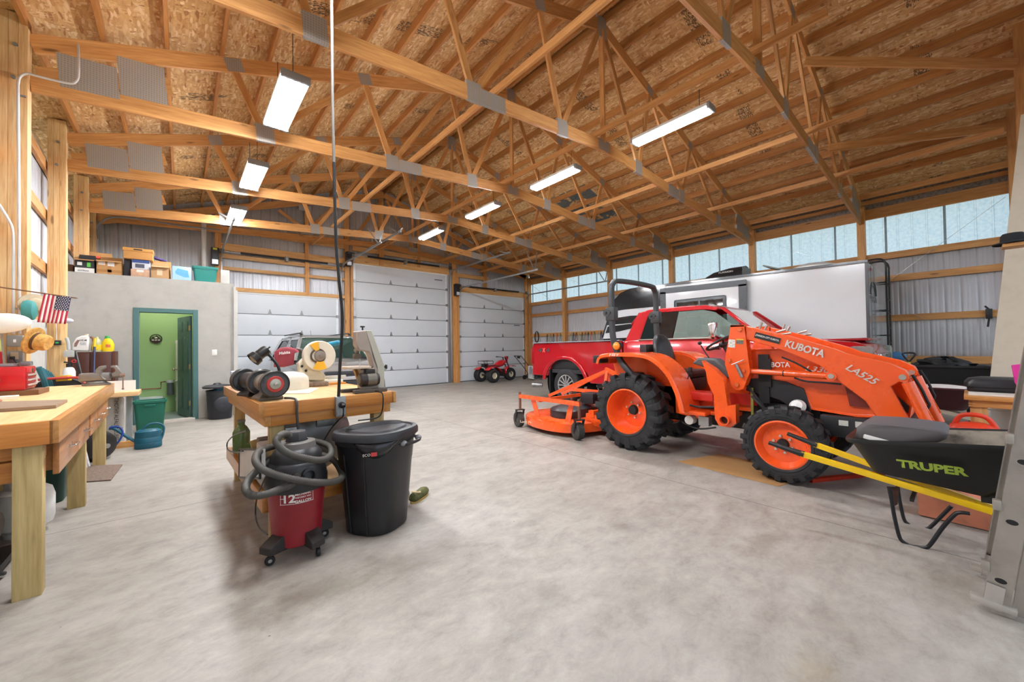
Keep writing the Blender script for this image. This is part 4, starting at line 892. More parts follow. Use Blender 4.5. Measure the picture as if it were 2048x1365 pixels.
# greenhouse: pillars and roof as one shell, glass set in the openings
prof = [(4.80, 1.50), (4.70, 1.80), (4.52, 2.06), (4.32, 2.11), (3.6, 2.125), (3.15, 2.10), (2.90, 2.03), (2.28, 1.47)]
def gx(z): return hw-.03-(z-1.48)*.28
b = MB()
rt = [(4.70, 1.82), (4.53, 2.05), (4.32, 2.10), (3.6, 2.115), (3.15, 2.09), (2.92, 2.02)]
b.grid([[V((cx+s*(gx(z)-i), y, z+(.03 if i > .1 else 0))) for s, i in ((-1, 0), (-1, .08), (-1, .3), (1, .3), (1, .08), (1, 0))] for y, z in rt], False); ro = b.build('roof', RED, cabo, world=True, ang=60)
md = ro.modifiers.new('t', 'SOLIDIFY'); md.thickness = .03
for s in (-1, 1):
    def gp(y, z): return V((cx+s*gx(z), y, z))
    b = MB()
    for a, c, w in (((4.78, 1.48), (4.55, 2.06), .36), ((2.92, 2.03), (2.26, 1.47), .09)):
        pa, pc = gp(*a), gp(*c); b.prism([pa, pc, pc-V((0, w*(.75 if w > .2 else 1), 0)), pa-V((0, w, 0))], (-s*.06, 0, 0))
    b.prism([gp(4.6, 2.0), gp(4.32, 2.10), gp(3.15, 2.09), gp(2.92, 2.03), gp(2.97, 1.98), gp(3.2, 2.015), gp(4.3, 2.03)], (-s*.05, 0, 0))
    b.build('pillars', RED, cabo, world=True, bev=.012)
    b = MB(); b.prism([gp(4.06, 1.49), gp(3.98, 2.02), gp(3.66, 2.02), gp(3.74, 1.49)], (-s*.04, 0, 0)); b.build('door_pillar', mat('#0e0e10', .15, 0, .02, coat=.6), cabo, world=True)
    b = MB(); b.prism([gp(4.46, 1.49), gp(4.34, 1.98), gp(4.0, 2.02), gp(4.07, 1.49)], (-s*.012, 0, 0)); b.build('rear_door_window', GLASSD, cabo, world=True)
    b = MB(); b.prism([gp(3.72, 1.49), gp(3.66, 2.01), gp(3.2, 2.01), gp(2.98, 1.95), gp(2.40, 1.50)], (-s*.012, 0, 0)); b.build('front_door_window', GLASSC, cabo, world=True)
    b = MB(); b.bar(gp(4.46, 1.482)-V((-s*.012, 0, 0)), gp(2.4, 1.488)-V((-s*.012, 0, 0)), .03, .02); b.build('belt_trim', CHROME, cabo, world=True)
    b = MB(); b.box(V((cx+s*(hw+.22), 2.85, 1.60)), (.26, .12, .30), None, .05); b.bar(V((cx+s*(hw-.02), 2.80, 1.5)), V((cx+s*(hw+.15), 2.84, 1.53)), .05, .04); b.build('mirror', CHROME, cabo, world=True)
    b = MB(); b.box(V((cx+s*(hw+.0), 3.9, 1.30)), (.05, .22, .04), None, .01); b.box(V((cx+s*(hw+.0), 2.95, 1.30)), (.05, .22, .04), None, .01); b.build_each('door_handle', CHROME, cabo, world=True)
b = MB(); b.quad((cx-gx(2.03)+.05, 2.90, 2.03), (cx+gx(2.03)-.05, 2.90, 2.03), (cx+gx(1.47)-.06, 2.27, 1.475), (cx-gx(1.47)+.06, 2.27, 1.475)); b.build('windshield', GLASSC, cabo, world=True)
b = MB(); b.quad((cx-gx(2.0)+.2, 4.58, 2.0), (cx+gx(2.0)-.2, 4.58, 2.0), (cx+gx(1.5)-.2, 4.76, 1.52), (cx-gx(1.5)+.2, 4.76, 1.52)); b.build('rear_window', GLASSD, cabo, world=True)
b = MB()
for xx in (cx-.45, cx+.45): b.box((xx, 3.35, 1.45), (.5, .14, .6), None, .05); b.box((xx, 3.35, 1.82), (.26, .10, .18), None, .04)
b.box((cx, 4.3, 1.4), (1.5, .15, .5), None, .05); b.build('seats', mat('#4a4038', .6), cabo, world=True)
# ---- travel trailer
TRL = thing('travel_trailer', 'long white travel trailer with dark trim along the right wall', 'trailer', (10.85, 4.2, 0))
RVW = mat('#d6d8da', .16, 0, .015, coat=1.0, scale=1.5, key='trailer_skin'); RVD = mat('#3c4247', .3, 0, .04, coat=.4); RVK = mat('#17191c', .12, 0, .03, coat=1)
x0, x1 = 9.70, 12.02
out = [(1.22, .45), (1.22, 2.87), (5.9, 2.96), (6.22, 2.95), (6.52, 2.86), (6.75, 2.68), (6.90, 2.36), (7.05, 1.99), (7.2, 1.62), (7.15, 1.30), (6.7, .55)]
b = MB(); b.prism([V((x0, y, z)) for y, z in out], (x1-x0, 0, 0)); shell = b.build('shell', RVW, TRL, world=True, bev=.02, ang=25)
kp = [(5.15, 2.925), (5.9, 2.975), (6.22, 2.97), (6.54, 2.88), (6.77, 2.70), (6.91, 2.37), (6.4, 2.40), (5.15, 2.40)]
b = MB(); b.prism([V((x0-.008, y, z)) for y, z in kp], (.012, 0, 0)); b.prism([V((x0-.009, y, z)) for y, z in ((6.98, 2.16), (6.2, 2.21), (5.3, 2.17), (5.3, 2.0), (6.3, 2.0), (7.07, 1.98))], (.012, 0, 0)); b.prism([V((x0-.009, y, z)) for y, z in ((7.0, 1.94), (6.3, 1.98), (5.4, 1.98), (6.6, 1.78), (7.09, 1.74))], (.012, 0, 0))
b.prism([V((x0-.009, y, z)) for y, z in ((7.17, 1.58), (5.3, 1.60), (5.3, 1.50), (7.17, 1.49))], (.012, 0, 0)); b.build('dark_graphics', RVK, shell, world=True)
b = MB(); b.prism([V((x0, y+.02, z+.03)) for y, z in ((5.9, 2.96), (6.22, 2.95), (6.52, 2.86), (6.75, 2.68), (6.90, 2.36), (7.05, 1.99), (7.2, 1.62))]+[V((x0, y-.02, z-.03)) for y, z in ((7.2, 1.62), (7.05, 1.99), (6.90, 2.36), (6.75, 2.68), (6.52, 2.86), (6.22, 2.95), (5.9, 2.96))], (x1-x0, 0, 0)); b.build('front_cap', RVK, TRL, world=True)
b = MB(); b.bar((x0-.01, 1.20, 2.865), (x0-.01, 5.9, 2.955), .05, .05); b.bx(x0-.012, x0+.03, 1.20, 1.245, .5, 2.87); b.build('edge_trim', RVD, TRL, world=True)
b = MB(); b.bx(x0-.13, x0+.02, 3.22, 5.22, .75, 2.80, bev=.01); so = b.build('slide_out', RVW, TRL, world=True)
b = MB(); X = x0-.135
b.prism([V((X, y, z)) for y, z in ((3.20, 2.66), (3.20, 2.80), (5.24, 2.84), (5.24, 2.70))], (.03, 0, 0)); b.bx(X, X+.03, 3.20, 3.36, .75, 2.70); b.bx(X, X+.03, 5.09, 5.24, .75, 2.74); b.build('slide_trim', RVD, so, world=True)
b = MB(); b.bx(X-.012, X+.03, 3.62, 4.86, 1.72, 2.50, bev=.05); wf = b.build('window_frame', mat('#3d4348', .35), so, world=True)
b = MB(); b.bx(X-.018, X-.010, 3.69, 4.21, 1.8, 2.43, bev=.003); b.bx(X-.018, X-.010, 4.25, 4.79, 1.8, 2.43, bev=.003); b.build_each('window_glass', RVK, wf, world=True)
text('lettering', 'MAGNITUDE', ptx(1404, 661, x0-.145), (0, -1, 0), (0, 0, 1), 1.35, .15, RVD, so, bold=.0)
text('lettering', 'MAGN', (10.35, 1.212, 2.20), (1, 0, 0), (0, 0, 1), .75, .12, RVD, shell)
b = MB(); b.tube([(10.35+.32*cos(a), 1.212, 2.28+.26*sin(a)) for a in [pi*k/14 for k in range(15)]], .012, 6); b.tube([(10.35+.24*cos(a), 1.212, 2.28+.19*sin(a)) for a in [pi*k/14 for k in range(15)]], .008, 6); b.build('rear_emblem', RVD, shell, world=True)
b = MB(); b.box((10.1, 1.215, 2.76), (.05, .02, .05)); b.build('marker_lamp', mat('#b03a3a', .3), shell, world=True)
b = MB(); b.grid([[V((10.95+w*cos(2*pi*k/20), y, 2.93+max(0, h*sin(2*pi*k/20)))) for k in range(20)] for y, w, h in ((4.75, .12, .10), (4.60, .30, .27), (4.40, .36, .36), (4.0, .38, .42), (3.65, .38, .42))], True, True, True); ac = b.build('roof_air_conditioner', mat('#26282b', .4), TRL, world=True, ang=50)
b = MB(); b.bx(10.66, 11.24, 3.64, 3.646, 2.95, 3.30); b.build('grille', mat('#8b8d8e', .5, .3, .4, scale=60), ac, world=True)
text('lettering', 'FURRION', (10.585, 4.0, 3.20), (0, -1, 0), (.2, 0, 1), .34, .045, WHITEP, ac, ext=.012)
b = MB(); b.grid([[V((10.6+.42*cos(2*pi*k/20), 2.2+.45*sin(2*pi*k/20), 2.88)) for k in range(20)], [V((10.6+.40*cos(2*pi*k/20), 2.2+.43*sin(2*pi*k/20), 3.02)) for k in range(20)], [V((10.6+.2*cos(2*pi*k/20), 2.2+.22*sin(2*pi*k/20), 3.10)) for k in range(20)]], True, True, True); b.build('roof_dome', WHITEP, TRL, world=True)
b = MB(); b.bar((10.3, 2.62, 2.98), (10.3, 3.02, 3.14), .45, .03, (0, 0, 1)); b.bx(10.1, 10.5, 2.6, 3.0, 2.88, 2.96, bev=.01); b.build('roof_vent', mat('#5c645f', .4), TRL, world=True)
b = MB(); b.bx(10.1, 11.6, 4.9, 5.9, 2.93, 2.985); b.bx(9.9, 10.2, 4.9, 5.05, 2.94, 3.0); b.build('solar_panel', mat('#1d2226', .2), TRL, world=True)
b = MB()
for xx in (11.10, 11.52): b.tube(smooth_pts([(xx, 1.10, .9), (xx, 1.10, 2.75), (xx, 1.10, 2.95), (xx, 1.14, 3.06), (xx, 1.25, 3.10), (xx, 1.5, 3.06), (xx, 1.6, 2.9)], 5), .017)
for z in (1.05, 1.35, 1.65, 1.95, 2.25, 2.55): b.cyl((11.10, 1.10, z), (11.52, 1.10, z), .014, n=10)
for z in (1.5, 2.02, 2.60):
    for xx in (11.10, 11.52): b.cyl((xx, 1.10, z), (xx, 1.22, z), .011, n=8)
b.build('ladder', BLACKP, TRL, world=True)
b = MB()
for yy in (2.9, 3.75):
    b.cyl((x0+.05, yy, .36), (x0+.27, yy, .36), .36, n=28); b.cyl((x1-.27, yy, .36), (x1-.05, yy, .36), .36, n=28)
b.build_each('tire', RUBBER, TRL, world=True)
b = MB(); b.bx(x0+.3, x1-.3, 1.3, 6.8, .35, .5); b.bar((10.86, 6.7, .45), (10.86, 7.4, .42), .1, .12); b.cyl((10.86, 7.3, 0), (10.86, 7.3, .5), .04); b.build('chassis', BLACKM, TRL, world=True)
# ---- silver crossover
SV = mat('#9d9c9a', .25, .55, .03, coat=.8, scale=2, key='silver_paint')
SU = thing('suv', 'silver grey crossover car parked nose out before the left garage door', 'car', (2.76, 11, 0)); cx = 2.76
b = MB(); b.grid([ring(y, cx, w0, w1, z0, z1, .09, .03) for y, w0, w1, z0, z1 in ((8.66, .62, .62, .40, .86), (8.72, .80, .76, .27, .96), (8.9, .90, .82, .23, 1.03), (9.2, .925, .82, .22, 1.09), (9.7, .93, .82, .22, 1.15), (9.95, .93, .84, .22, 1.16), (11.2, .93, .86, .22, 1.16), (12.6, .92, .86, .25, 1.17), (13.0, .88, .82, .32, 1.12), (13.12, .8, .76, .4, 1.0))], True, True, True); sb = b.build('body', SV, SU, world=True, ang=50)
b = MB(); b.grid([[V((cx+s*x, y, z)) for s, x in ((-1, w), (-1, w-.12), (1, w-.12), (1, w))] for y, w, z in ((10.34, .58, 1.68), (10.55, .62, 1.73), (11.3, .64, 1.745), (12.3, .62, 1.72), (12.75, .58, 1.66))], False); r_ = b.build('roof', SV, sb, world=True, ang=60); md = r_.modifiers.new('t', 'SOLIDIFY'); md.thickness = .03
def sg(y, z, s): return V((cx+s*(.87-(z-1.10)*.42), y, z))
for s in (-1, 1):
    b = MB(); b.prism([sg(10.30, 1.69, s), sg(10.38, 1.69, s), sg(9.88, 1.15, s), sg(9.76, 1.15, s)], (-s*.06, 0, 0)); b.prism([sg(11.18, 1.7, s), sg(11.30, 1.7, s), sg(11.26, 1.08, s), sg(11.12, 1.08, s)], (-s*.05, 0, 0)); b.prism([sg(12.75, 1.66, s), sg(12.3, 1.7, s), sg(12.75, 1.10, s), sg(13.0, 1.08, s)], (-s*.05, 0, 0)); b.prism([sg(10.3, 1.7, s), sg(12.5, 1.72, s), sg(12.5, 1.64, s), sg(10.38, 1.63, s)], (-s*.05, 0, 0)); b.build('pillars', SV, sb, world=True)
    b = MB(); b.prism([sg(9.80, 1.07, s)-V((s*.02, 0, 0)), sg(10.38, 1.64, s)-V((s*.02, 0, 0)), sg(12.35, 1.66, s)-V((s*.02, 0, 0)), sg(12.75, 1.10, s)-V((s*.02, 0, 0))], (-s*.01, 0, 0)); b.build('side_glass', GLASSD, sb, world=True)
    b = MB(); b.box(V((cx+s*1.02, 9.98, 1.21)), (.2, .12, .15), None, .045); b.bar((cx+s*.86, 9.96, 1.15), (cx+s*1.0, 9.96, 1.18), .04, .03); b.build('mirror', SV, sb, world=True)
    b = MB(); b.bar((cx+s*.56, 10.5, 1.79), (cx+s*.56, 12.4, 1.79), .035, .03); b.bar((cx+s*.56, 10.42, 1.745), (cx+s*.56, 10.55, 1.79), .05, .03); b.build('roof_rail', BLACKP, sb, world=True)
    b = MB(); b.prism([V((cx+s*.50, 8.72, .94)), V((cx+s*.80, 8.86, 1.0)), V((cx+s*.86, 9.05, 1.0)), V((cx+s*.84, 8.86, .88)), V((cx+s*.52, 8.68, .86))], (0, 0, .0)); b.sph((cx+s*.70, 8.80, .93), (.19, .10, .075), 18, 10); b.build('head_lamp', GLASSC, sb, world=True)
    for yy in (9.55, 12.2): road_wheel(SU, cx+s*.82, yy, .345, .22, .21, s, 10, STEEL)
b = MB(); b.quad((cx-.56, 10.34, 1.675), (cx+.56, 10.34, 1.675), (cx+.80, 9.74, 1.165), (cx-.80, 9.74, 1.165)); b.build('windshield', glassm('windshield_glass', '#5d7a6c', .85), sb, world=True)
GRM = mat('#2b2d31', .45, 0, .5, scale=70)
for z0, z1, w in ((.81, .92, .52), (.52, .72, .60)): MB().bx(cx-w, cx+w, 8.62, 8.70, z0, z1, bev=.03).build('grille', GRM, sb, world=True)
b = MB(); b.bx(cx-.64, cx+.64, 8.60, 8.68, .725, .80, bev=.02); b.build('grille_bar', mat('#c9cbcc', .2, .6), sb, world=True)
b = MB(); b.bar((cx-.75, 9.72, 1.17), (cx+.75, 9.72, 1.17), .05, .02); b.build('wiper_cowl', BLACKP, sb, world=True)
b = MB(); b.cyl((cx+.0, 11.9, 1.74), (cx+.0, 12.0, 1.92), .004, n=6); b.build('antenna', BLACKP, sb, world=True)
b = MB()
for xx in (cx-.38, cx+.38): b.box((xx, 10.9, 1.05), (.5, .14, .6), None, .05); b.box((xx, 10.9, 1.42), (.26, .1, .18), None, .04)
b.build('seats', mat('#3b3a38', .6), sb, world=True)
# ---- red three wheeler by the right door
AT = thing('trike', 'small red three wheeled trike before the right garage door', 'trike', (9.75, 12.4, 0)); ATR = mat('#cf1d26', .3, 0, .04, coat=.5)
def fat(c, w, R=.275):
    b = MB(); b.lathe([(.12, -w*.5), (.20, -w*.58), (.255, -w*.45), (R, -w*.2), (R, w*.2), (.255, w*.45), (.20, w*.58), (.12, w*.5)], c, (0, 1, 0), 28)
    t = b.build('balloon_tire', RUBBER, AT, world=True); b = MB(); b.lathe([(.125, -w*.46), (.10, -w*.3), (.03, -w*.34), (.001, -w*.34)], c, (0, 1, 0), 24); b.build('rim', mat('#cfc8b0', .4, .2), t, world=True)
fat((9.21, 12.03, .275), .24); fat((9.16, 12.79, .275), .24); fat((10.37, 12.40, .265), .20, .265)
b = MB(); b.cyl((9.2, 12.05, .28), (9.2, 12.8, .28), .035); b.bx(9.25, 10.0, 12.25, 12.55, .24, .50, bev=.03); b.cyl((10.37, 12.28, .27), (10.08, 12.32, .95), .022); b.cyl((10.37, 12.52, .27), (10.08, 12.48, .95), .022); b.cyl((9.5, 12.12, .28), (9.9, 12.12, .24), .03); b.build('frame', mat('#2a2628', .5, .3), AT, world=True)
b = MB(); b.grid([[V((x, 12.4+w*cos(2*pi*k/14), z+h*sin(2*pi*k/14))) for k in range(14)] for x, w, h, z in ((9.62, .10, .06, .66), (9.8, .17, .13, .70), (9.98, .15, .13, .74), (10.1, .07, .07, .76))], True, True, True); b.build('tank', ATR, AT, world=True)
b = MB(); b.box((9.45, 12.4, .62), (.62, .28, .10), None, .04); b.build('seat', mat('#7c1a20', .5), AT, world=True)
b = MB()
for y0, y1 in ((11.90, 12.22), (12.58, 12.92)):
    b.grid([[V((x, y, z)) for y in (y0, (y0+y1)/2, y1)] for x, z in ((8.92, .50), (9.08, .60), (9.3, .62), (9.48, .54), (9.58, .42))], False)
o = b.build('rear_fender', ATR, AT, world=True); md = o.modifiers.new('t', 'SOLIDIFY'); md.thickness = .015
b = MB(); b.grid([[V((x, y, z)) for y in (12.27, 12.40, 12.53)] for x, z in ((10.06, .30), (10.12, .48), (10.26, .60), (10.48, .62), (10.64, .58))], False); o = b.build('front_fender', ATR, AT, world=True); md = o.modifiers.new('t', 'SOLIDIFY'); md.thickness = .015
b = MB(); b.tube(smooth_pts([(9.98, 12.05, .98), (10.06, 12.2, .97), (10.10, 12.4, .95), (10.06, 12.6, .97), (9.98, 12.78, .98)], 4), .012); b.cyl((9.98, 12.03, .98), (10.0, 12.14, .98), .02); b.cyl((9.98, 12.80, .98), (10.0, 12.68, .98), .02); b.build('handlebar', BLACKP, AT, world=True)
b = MB(); b.box((10.2, 12.4, .94), (.10, .18, .14), None, .04); b.box((10.2, 12.4, .80), (.06, .10, .16)); b.build('head_lamp', ATR, AT, world=True)
b = MB()
for z in (.72, .84): b.tube([(8.92, 12.2, z), (9.36, 12.2, z), (9.36, 12.6, z), (8.92, 12.6, z)], .01, 6, closed=True)
for x, y in ((8.92, 12.2), (9.36, 12.2), (9.36, 12.6), (8.92, 12.6)): b.cyl((x, y, .70), (x, y, .84), .009, n=6)
for k in range(5): b.cyl((8.98+.08*k, 12.2, .72), (8.98+.08*k, 12.6, .72), .006, n=6)
b.bx(9.0, 9.2, 12.3, 12.5, .60, .72); b.build('rack', BLACKP, AT, world=True)
# push mower behind the pickup
PM = thing('push_mower', 'black handled push mower standing beside the red truck tail', 'mower', (10.9, 12.0, 0))
b = MB()
h0 = [V((10.62, 12.1, .98)), V((11.05, 11.6, .30))]
for dy in (0, .42): b.tube(smooth_pts([(10.60, 11.95+dy, 1.0), (10.66, 11.95+dy, .96), (11.0, 11.85+dy*.9, .52), (11.15, 11.8+dy*.8, .25)], 4), .014)
b.cyl((10.60, 11.95, 1.0), (10.60, 12.37, 1.0), .016); b.bx(10.62, 10.7, 12.1, 12.2, .9, .98); b.build('handle', BLACKP, PM, world=True)
b = MB(); b.grid([[V((11.3+.30*s*cos(2*pi*k/16), 12.0+.26*s*sin(2*pi*k/16), z)) for k in range(16)] for s, z in ((1, .07), (1, .18), (.8, .25), (.4, .30), (.36, .42))], True, True, True); b.build('deck', mat('#2b2b2e', .5), PM, world=True)
b = MB()
for x, y in ((11.05, 11.76), (11.05, 12.24), (11.55, 11.76), (11.55, 12.24)): b.cyl((x, y-.03, .09), (x, y+.03, .09), .09, n=18)
b.build_each('wheel', RUBBER, PM, world=True)
# tow straps and cords hung on nails along the right wall girt
cols = ['#5d4a33', '#8c7b5a', '#3a3a3c', '#a8573c', '#6c7a4b', '#b4a98c', '#4a5560', '#7d3b35', '#c0b17c']
k = 0
for y in [12.1, 11.9, 11.72, 11.5, 11.32]+[10.75-.155*i for i in range(22)]:
    b = MB(); ln = .30+.22*random.random(); w = .035+.015*random.random()
    b.tube(smooth_pts([(12.30, y-w, 1.92-ln), (12.31, y-w*.8, 1.70), (12.32, y-w*.3, 1.90), (12.32, y+w*.3, 1.90), (12.31, y+w*.8, 1.70), (12.30, y+w, 1.92-ln*.95), (12.30, y, 1.90-ln*1.05)], 5, True), .011+.006*random.random(), 6, closed=True)
    tag(b.build('hanging_strap', mat(cols[k % 9], .8, 0, .15)), 'looped strap or cord hanging in a row from the girt above the red truck bed', 'strap', 'straps hung along the right wall'); k += 1
b = MB(); b.tube([(12.30, 12.75+.12*cos(a), 1.82+.24*sin(a)) for a in [2*pi*q/28 for q in range(28)]], .025, 8, closed=True); tag(b.build('coiled_hose', BLACKP), 'black hose coil hung alone in the corner beside the right garage door', 'hose')
# ---------------------------------------------------------------- island workbench and the things on and around it
def text_cyl(name, s, cx, cy, r, z, a0, w, h, m, parent, bold=0.0, shear=0.0):
    o = text(name, s, (0, 0, 0), (1, 0, 0), (0, 1, 0), w, h, m, None, bold=bold, shear=shear)
    Mi = wm(parent).inverted()
    for v in o.data.vertices:
        rr = (r(z+v.co.y) if callable(r) else r)+.0025; a = a0+v.co.x/rr
        v.co = Mi @ V((cx+rr*cos(a), cy+rr*sin(a), z+v.co.y))
    o.parent = parent; WM[o.name] = wm(parent); return o
IS = thing('workbench', 'square wooden island workbench holding grinders, miter saw and band saw', 'workbench', (.43, 3.25, 0), .035)
W_, L_ = .98, 1.93
MB().bx(.0, W_, .0, L_, .955, .998).build('top', PLYTOP, IS)
for (x0, x1, y0, y1, m) in ((-.0, W_, -.02, .02, BENCH_X), (0, W_, L_-.02, L_+.02, BENCH_X), (-.02, .02, -.02, L_+.02, BENCH_Y), (W_-.02, W_+.02, -.02, L_+.02, BENCH_Y)): MB().bx(x0, x1, y0, y1, .905, 1.0, bev=.003).build('top_rail', m, IS)
for (x0, x1, y0, y1, m) in ((.06, W_-.06, .01, .05, BENCH_X), (.02, .06, .01, L_, BENCH_Y), (W_-.06, W_-.02, .01, L_, BENCH_Y), (.06, W_-.06, L_-.05, L_-.01, BENCH_X)): MB().bx(x0, x1, y0, y1, .828, .905, bev=.003).build('apron', m, IS)
for x in (.06, W_-.15):
    for y in (.05, L_-.14): MB().bx(x, x+.09, y, y+.09, 0, .828, bev=.003).build('leg', TREAT_Z, IS)
MB().bx(.04, W_-.04, .03, L_-.03, .335, .355).build('shelf', PLYTOP, IS)
for (x0, x1, y0, y1, m) in ((.03, W_-.03, .0, .04, BENCH_X), (.0, .04, .0, L_, BENCH_Y), (W_-.04, W_, .0, L_, BENCH_Y)): MB().bx(x0, x1, y0, y1, .225, .345, bev=.003).build('shelf_rail', m, IS)
def onisl(x, y, z): return wm(IS) @ V((x, y, z))
# outlet box on the front rail, and the power drop cord
OB = thing('outlet_box', 'grey metal outlet box with plug on the island bench front', 'outlet', (.955, 3.26, .94))
b = MB(); b.bx(.915, .99, 3.205, 3.262, .845, 1.005, bev=.008); b.build('box', GALV, OB, world=True)
b = MB(); b.bx(.925, .98, 3.20, 3.206, .86, .99); b.build('cover', mat('#a8aaab', .4, .5), OB, world=True)
b = MB(); b.cyl((.953, 3.17, .94), (.953, 3.205, .94), .024, n=16); b.cyl((.953, 3.17, .945), (.953, 3.15, .93), .016, n=12); b.build('plug', BLACKP, OB, world=True)
PC = thing('power_cord', 'long power cord dropping from the roof to the island bench outlet', 'cord', (.95, 3.25, 1.0))
cp = [pty(x, y, 3.22) for x, y in ((663, 0), (664, 100), (665, 200), (668, 330))]; cp.insert(0, cp[0]+V((0, 0, .35)))
MB().tube(smooth_pts(cp, 6), .011, 8).build('grey_sheath', mat('#75716c', .5), PC, world=True)
cp2 = [pty(x, y, 3.22) for x, y in ((668, 325), (672, 480), (678, 560), (684, 620), (684, 665), (680, 730), (677, 797))]
MB().tube(smooth_pts(cp2, 6), .012, 8).build('black_sheath', BLACKM, PC, world=True)
def cord(label, pts, r=.006, m=BLACKP): return tag(MB().tube(smooth_pts(pts, 6), r, 6).build('power_cord', m), label, 'cord')
cord('black cord running from the outlet plug down toward the trash can', [(.953, 3.15, .93), (.953, 3.16, .86), (.945, 3.235, .82), (.90, 3.30, .74), (.84, 3.34, .62)])
cord('pair of grinder cords hanging over the front rail', [(.60, 3.40, 1.01), (.635, 3.30, 1.012), (.642, 3.21, 1.0), (.642, 3.20, .9), (.65, 3.2, .78), (.66, 3.21, .68)], .009, mat('#3a3a3b', .5))
cord('thin band saw cord hanging over the bench front', [(1.27, 3.50, 1.02), (1.28, 3.30, 1.01), (1.285, 3.20, .99), (1.28, 3.20, .86), (1.24, 3.22, .80), (1.1, 3.26, .79)], .006)
# switch boxes on the legs under the bench
tag(MB().bx(.58, .66, 3.27, 3.32, .66, .80, bev=.006).build('outlet_box', GALV), 'small steel outlet box on the island leg behind the vacuum', 'outlet')
tag(MB().bx(.80, .94, 3.30, 3.34, .77, .83, bev=.006).build('switch_box', DGALV), 'dark switch box under the island apron above the vacuum', 'outlet')
o = onisl(.55, .6, .36)
b = MB(); b.lathe([(.001, -.02), (.27, -.02), (.30, .0), (.27, .02), (.001, .02)], (.86, 3.62, .66), (.1, -1, .15), 40); tag(b.build('metal_disc', mat('#8f9497', .35, .5)), 'big grey round disc standing on the island shelf', 'disc')
# bench grinders
def grinder(label, c, rz, rear):
    t = thing('bench_grinder', label, 'grinder', c, rz)
    b = MB(); b.prism([V((-.07, .10, 0)), V((.07, .10, 0)), V((.05, .06, .05)), V((.035, .0, .085)), V((-.035, .0, .085)), V((-.05, .06, .05))], (0, .0, 0)) if False else None
    b = MB(); b.grid([[V((sx*w, sy*l, z)) for sx, sy in ((-1, -1), (1, -1), (1, 1), (-1, 1))] for w, l, z in ((.075, .09, 0), (.075, .09, .02), (.04, .05, .05), (.035, .05, .10))], True, True, True); b.build('foot', mat('#6f675c' if not rear else '#1d1d1e', .5, .3), t, bev=.004)
    z = .115
    b = MB(); b.lathe([(.03, -.11), (.062, -.10), (.066, -.06), (.066, .06), (.062, .10), (.03, .11)], (0, 0, z), (0, 1, 0), 30); b.build('motor', mat('#8a8478' if not rear else '#2a2a2c', .4, .4), t)
    for s in (-1, 1):
        b = MB(); b.lathe([(.085, s*.11), (.092, s*.115), (.092, s*.165), (.088, s*.168)], (0, 0, z), (0, 1, 0), 36); g = b.build('wheel_guard', mat('#45413d', .45, .4) if not rear else BLACKP, t)
        b = MB(); b.lathe([(.001, s*.12), (.084, s*.12), (.086, s*.125), (.086, s*.162), (.05, s*.164)], (0, 0, z), (0, 1, 0), 36); w = b.build('grinding_wheel', mat('#4c4d4f', .85, 0, .2, .3, scale=40), t)
        b = MB(); b.lathe([(.055, s*.1642), (.052, s*.168), (.026, s*.168)], (0, 0, z), (0, 1, 0), 32); b.build('paper_ring', mat('#b63a34', .6), w)
        b = MB(); b.lathe([(.038, s*.166), (.034, s*.172), (.012, s*.174), (.012, s*.186), (.001, s*.188)], (0, 0, z), (0, 1, 0), 28); b.build('flange', mat('#b9b2a6', .3, .8), w)
    t.scale = (1.08, 1.08, 1.08); return t
grinder('bench grinder with red ringed wheel at the island front corner', (.505, 3.52, 1.0), rad(8), False)
grinder('darker bench grinder standing just behind the front one', (.455, 3.90, 1.0), rad(18), True)
LAMP = thing('gooseneck_lamp', 'black gooseneck work lamp rising from behind the grinders', 'lamp', (.61, 3.66, 1.0))
b = MB(); b.tube(smooth_pts([(.60, 3.66, 1.0), (.61, 3.66, 1.15), (.60, 3.66, 1.24), (.56, 3.67, 1.31), (.53, 3.68, 1.35)], 6), .011, 10); b.build('neck', BLACKP, LAMP, world=True)
b = MB(); d = V((-.10, -.02, -.085)).normalized(); p = V((.525, 3.68, 1.385)); b.lathe([(.001, -.0), (.035, .0), (.04, .02), (.04, .08), (.052, .09), (.056, .13), (.05, .13), (.03, .09)], p, d, 26); b.build('lamp_head', mat('#1f1c1a', .4, .2), LAMP, world=True)
b = MB(); b.cyl(p-d*.0, p-d*.03, .006, n=8); b.build('switch', BLACKP, LAMP, world=True)
b = MB(); b.lathe([(.001, .10), (.03, .105), (.036, .128), (.001, .14)], p, d, 20); b.build('bulb', mat('#b9a08a', .2, .4), LAMP, world=True)
# belt sander at the back corner, white dome, paper
b = thing('sander', 'blue and white sander at the left rear corner of the island', 'sander', (.45, 5.0, 1.0))
MB().bx(.40, .50, 4.95, 5.10, 1.0, 1.09, bev=.015).build('body', mat('#2c3354', .4), b, world=True); MB().bx(.39, .52, 4.93, 5.1, 1.115, 1.165, bev=.02).build('grip', mat('#aab3cf', .4), b, world=True); MB().bx(.42, .44, 4.96, 5.0, 1.08, 1.12).build('post', BLACKP, b, world=True)
b = MB(); b.grid([[V((.78+.17*s*cos(2*pi*k/26), 4.20+.12*s*sin(2*pi*k/26), z)) for k in range(26)] for s, z in ((1, 1.0), (1.0, 1.07), (.95, 1.115), (.75, 1.15), (.3, 1.17))], True, False, True); tag(b.build('plastic_hood', mat('#dcd6c6', .4)), 'cream plastic hood lying behind the grinders', 'hood')
tag(MB().prism([onisl(.06, .75, 1.0), onisl(.42, .42, 1.0), onisl(.62, .85, 1.0), onisl(.30, 1.6, 1.0), onisl(.06, 1.5, 1.0)], (0, 0, .003)).build('hardboard_sheet', mat('#e6d6b8', .7)), 'thin tan sheet lying on the island top under the grinders', 'sheet')
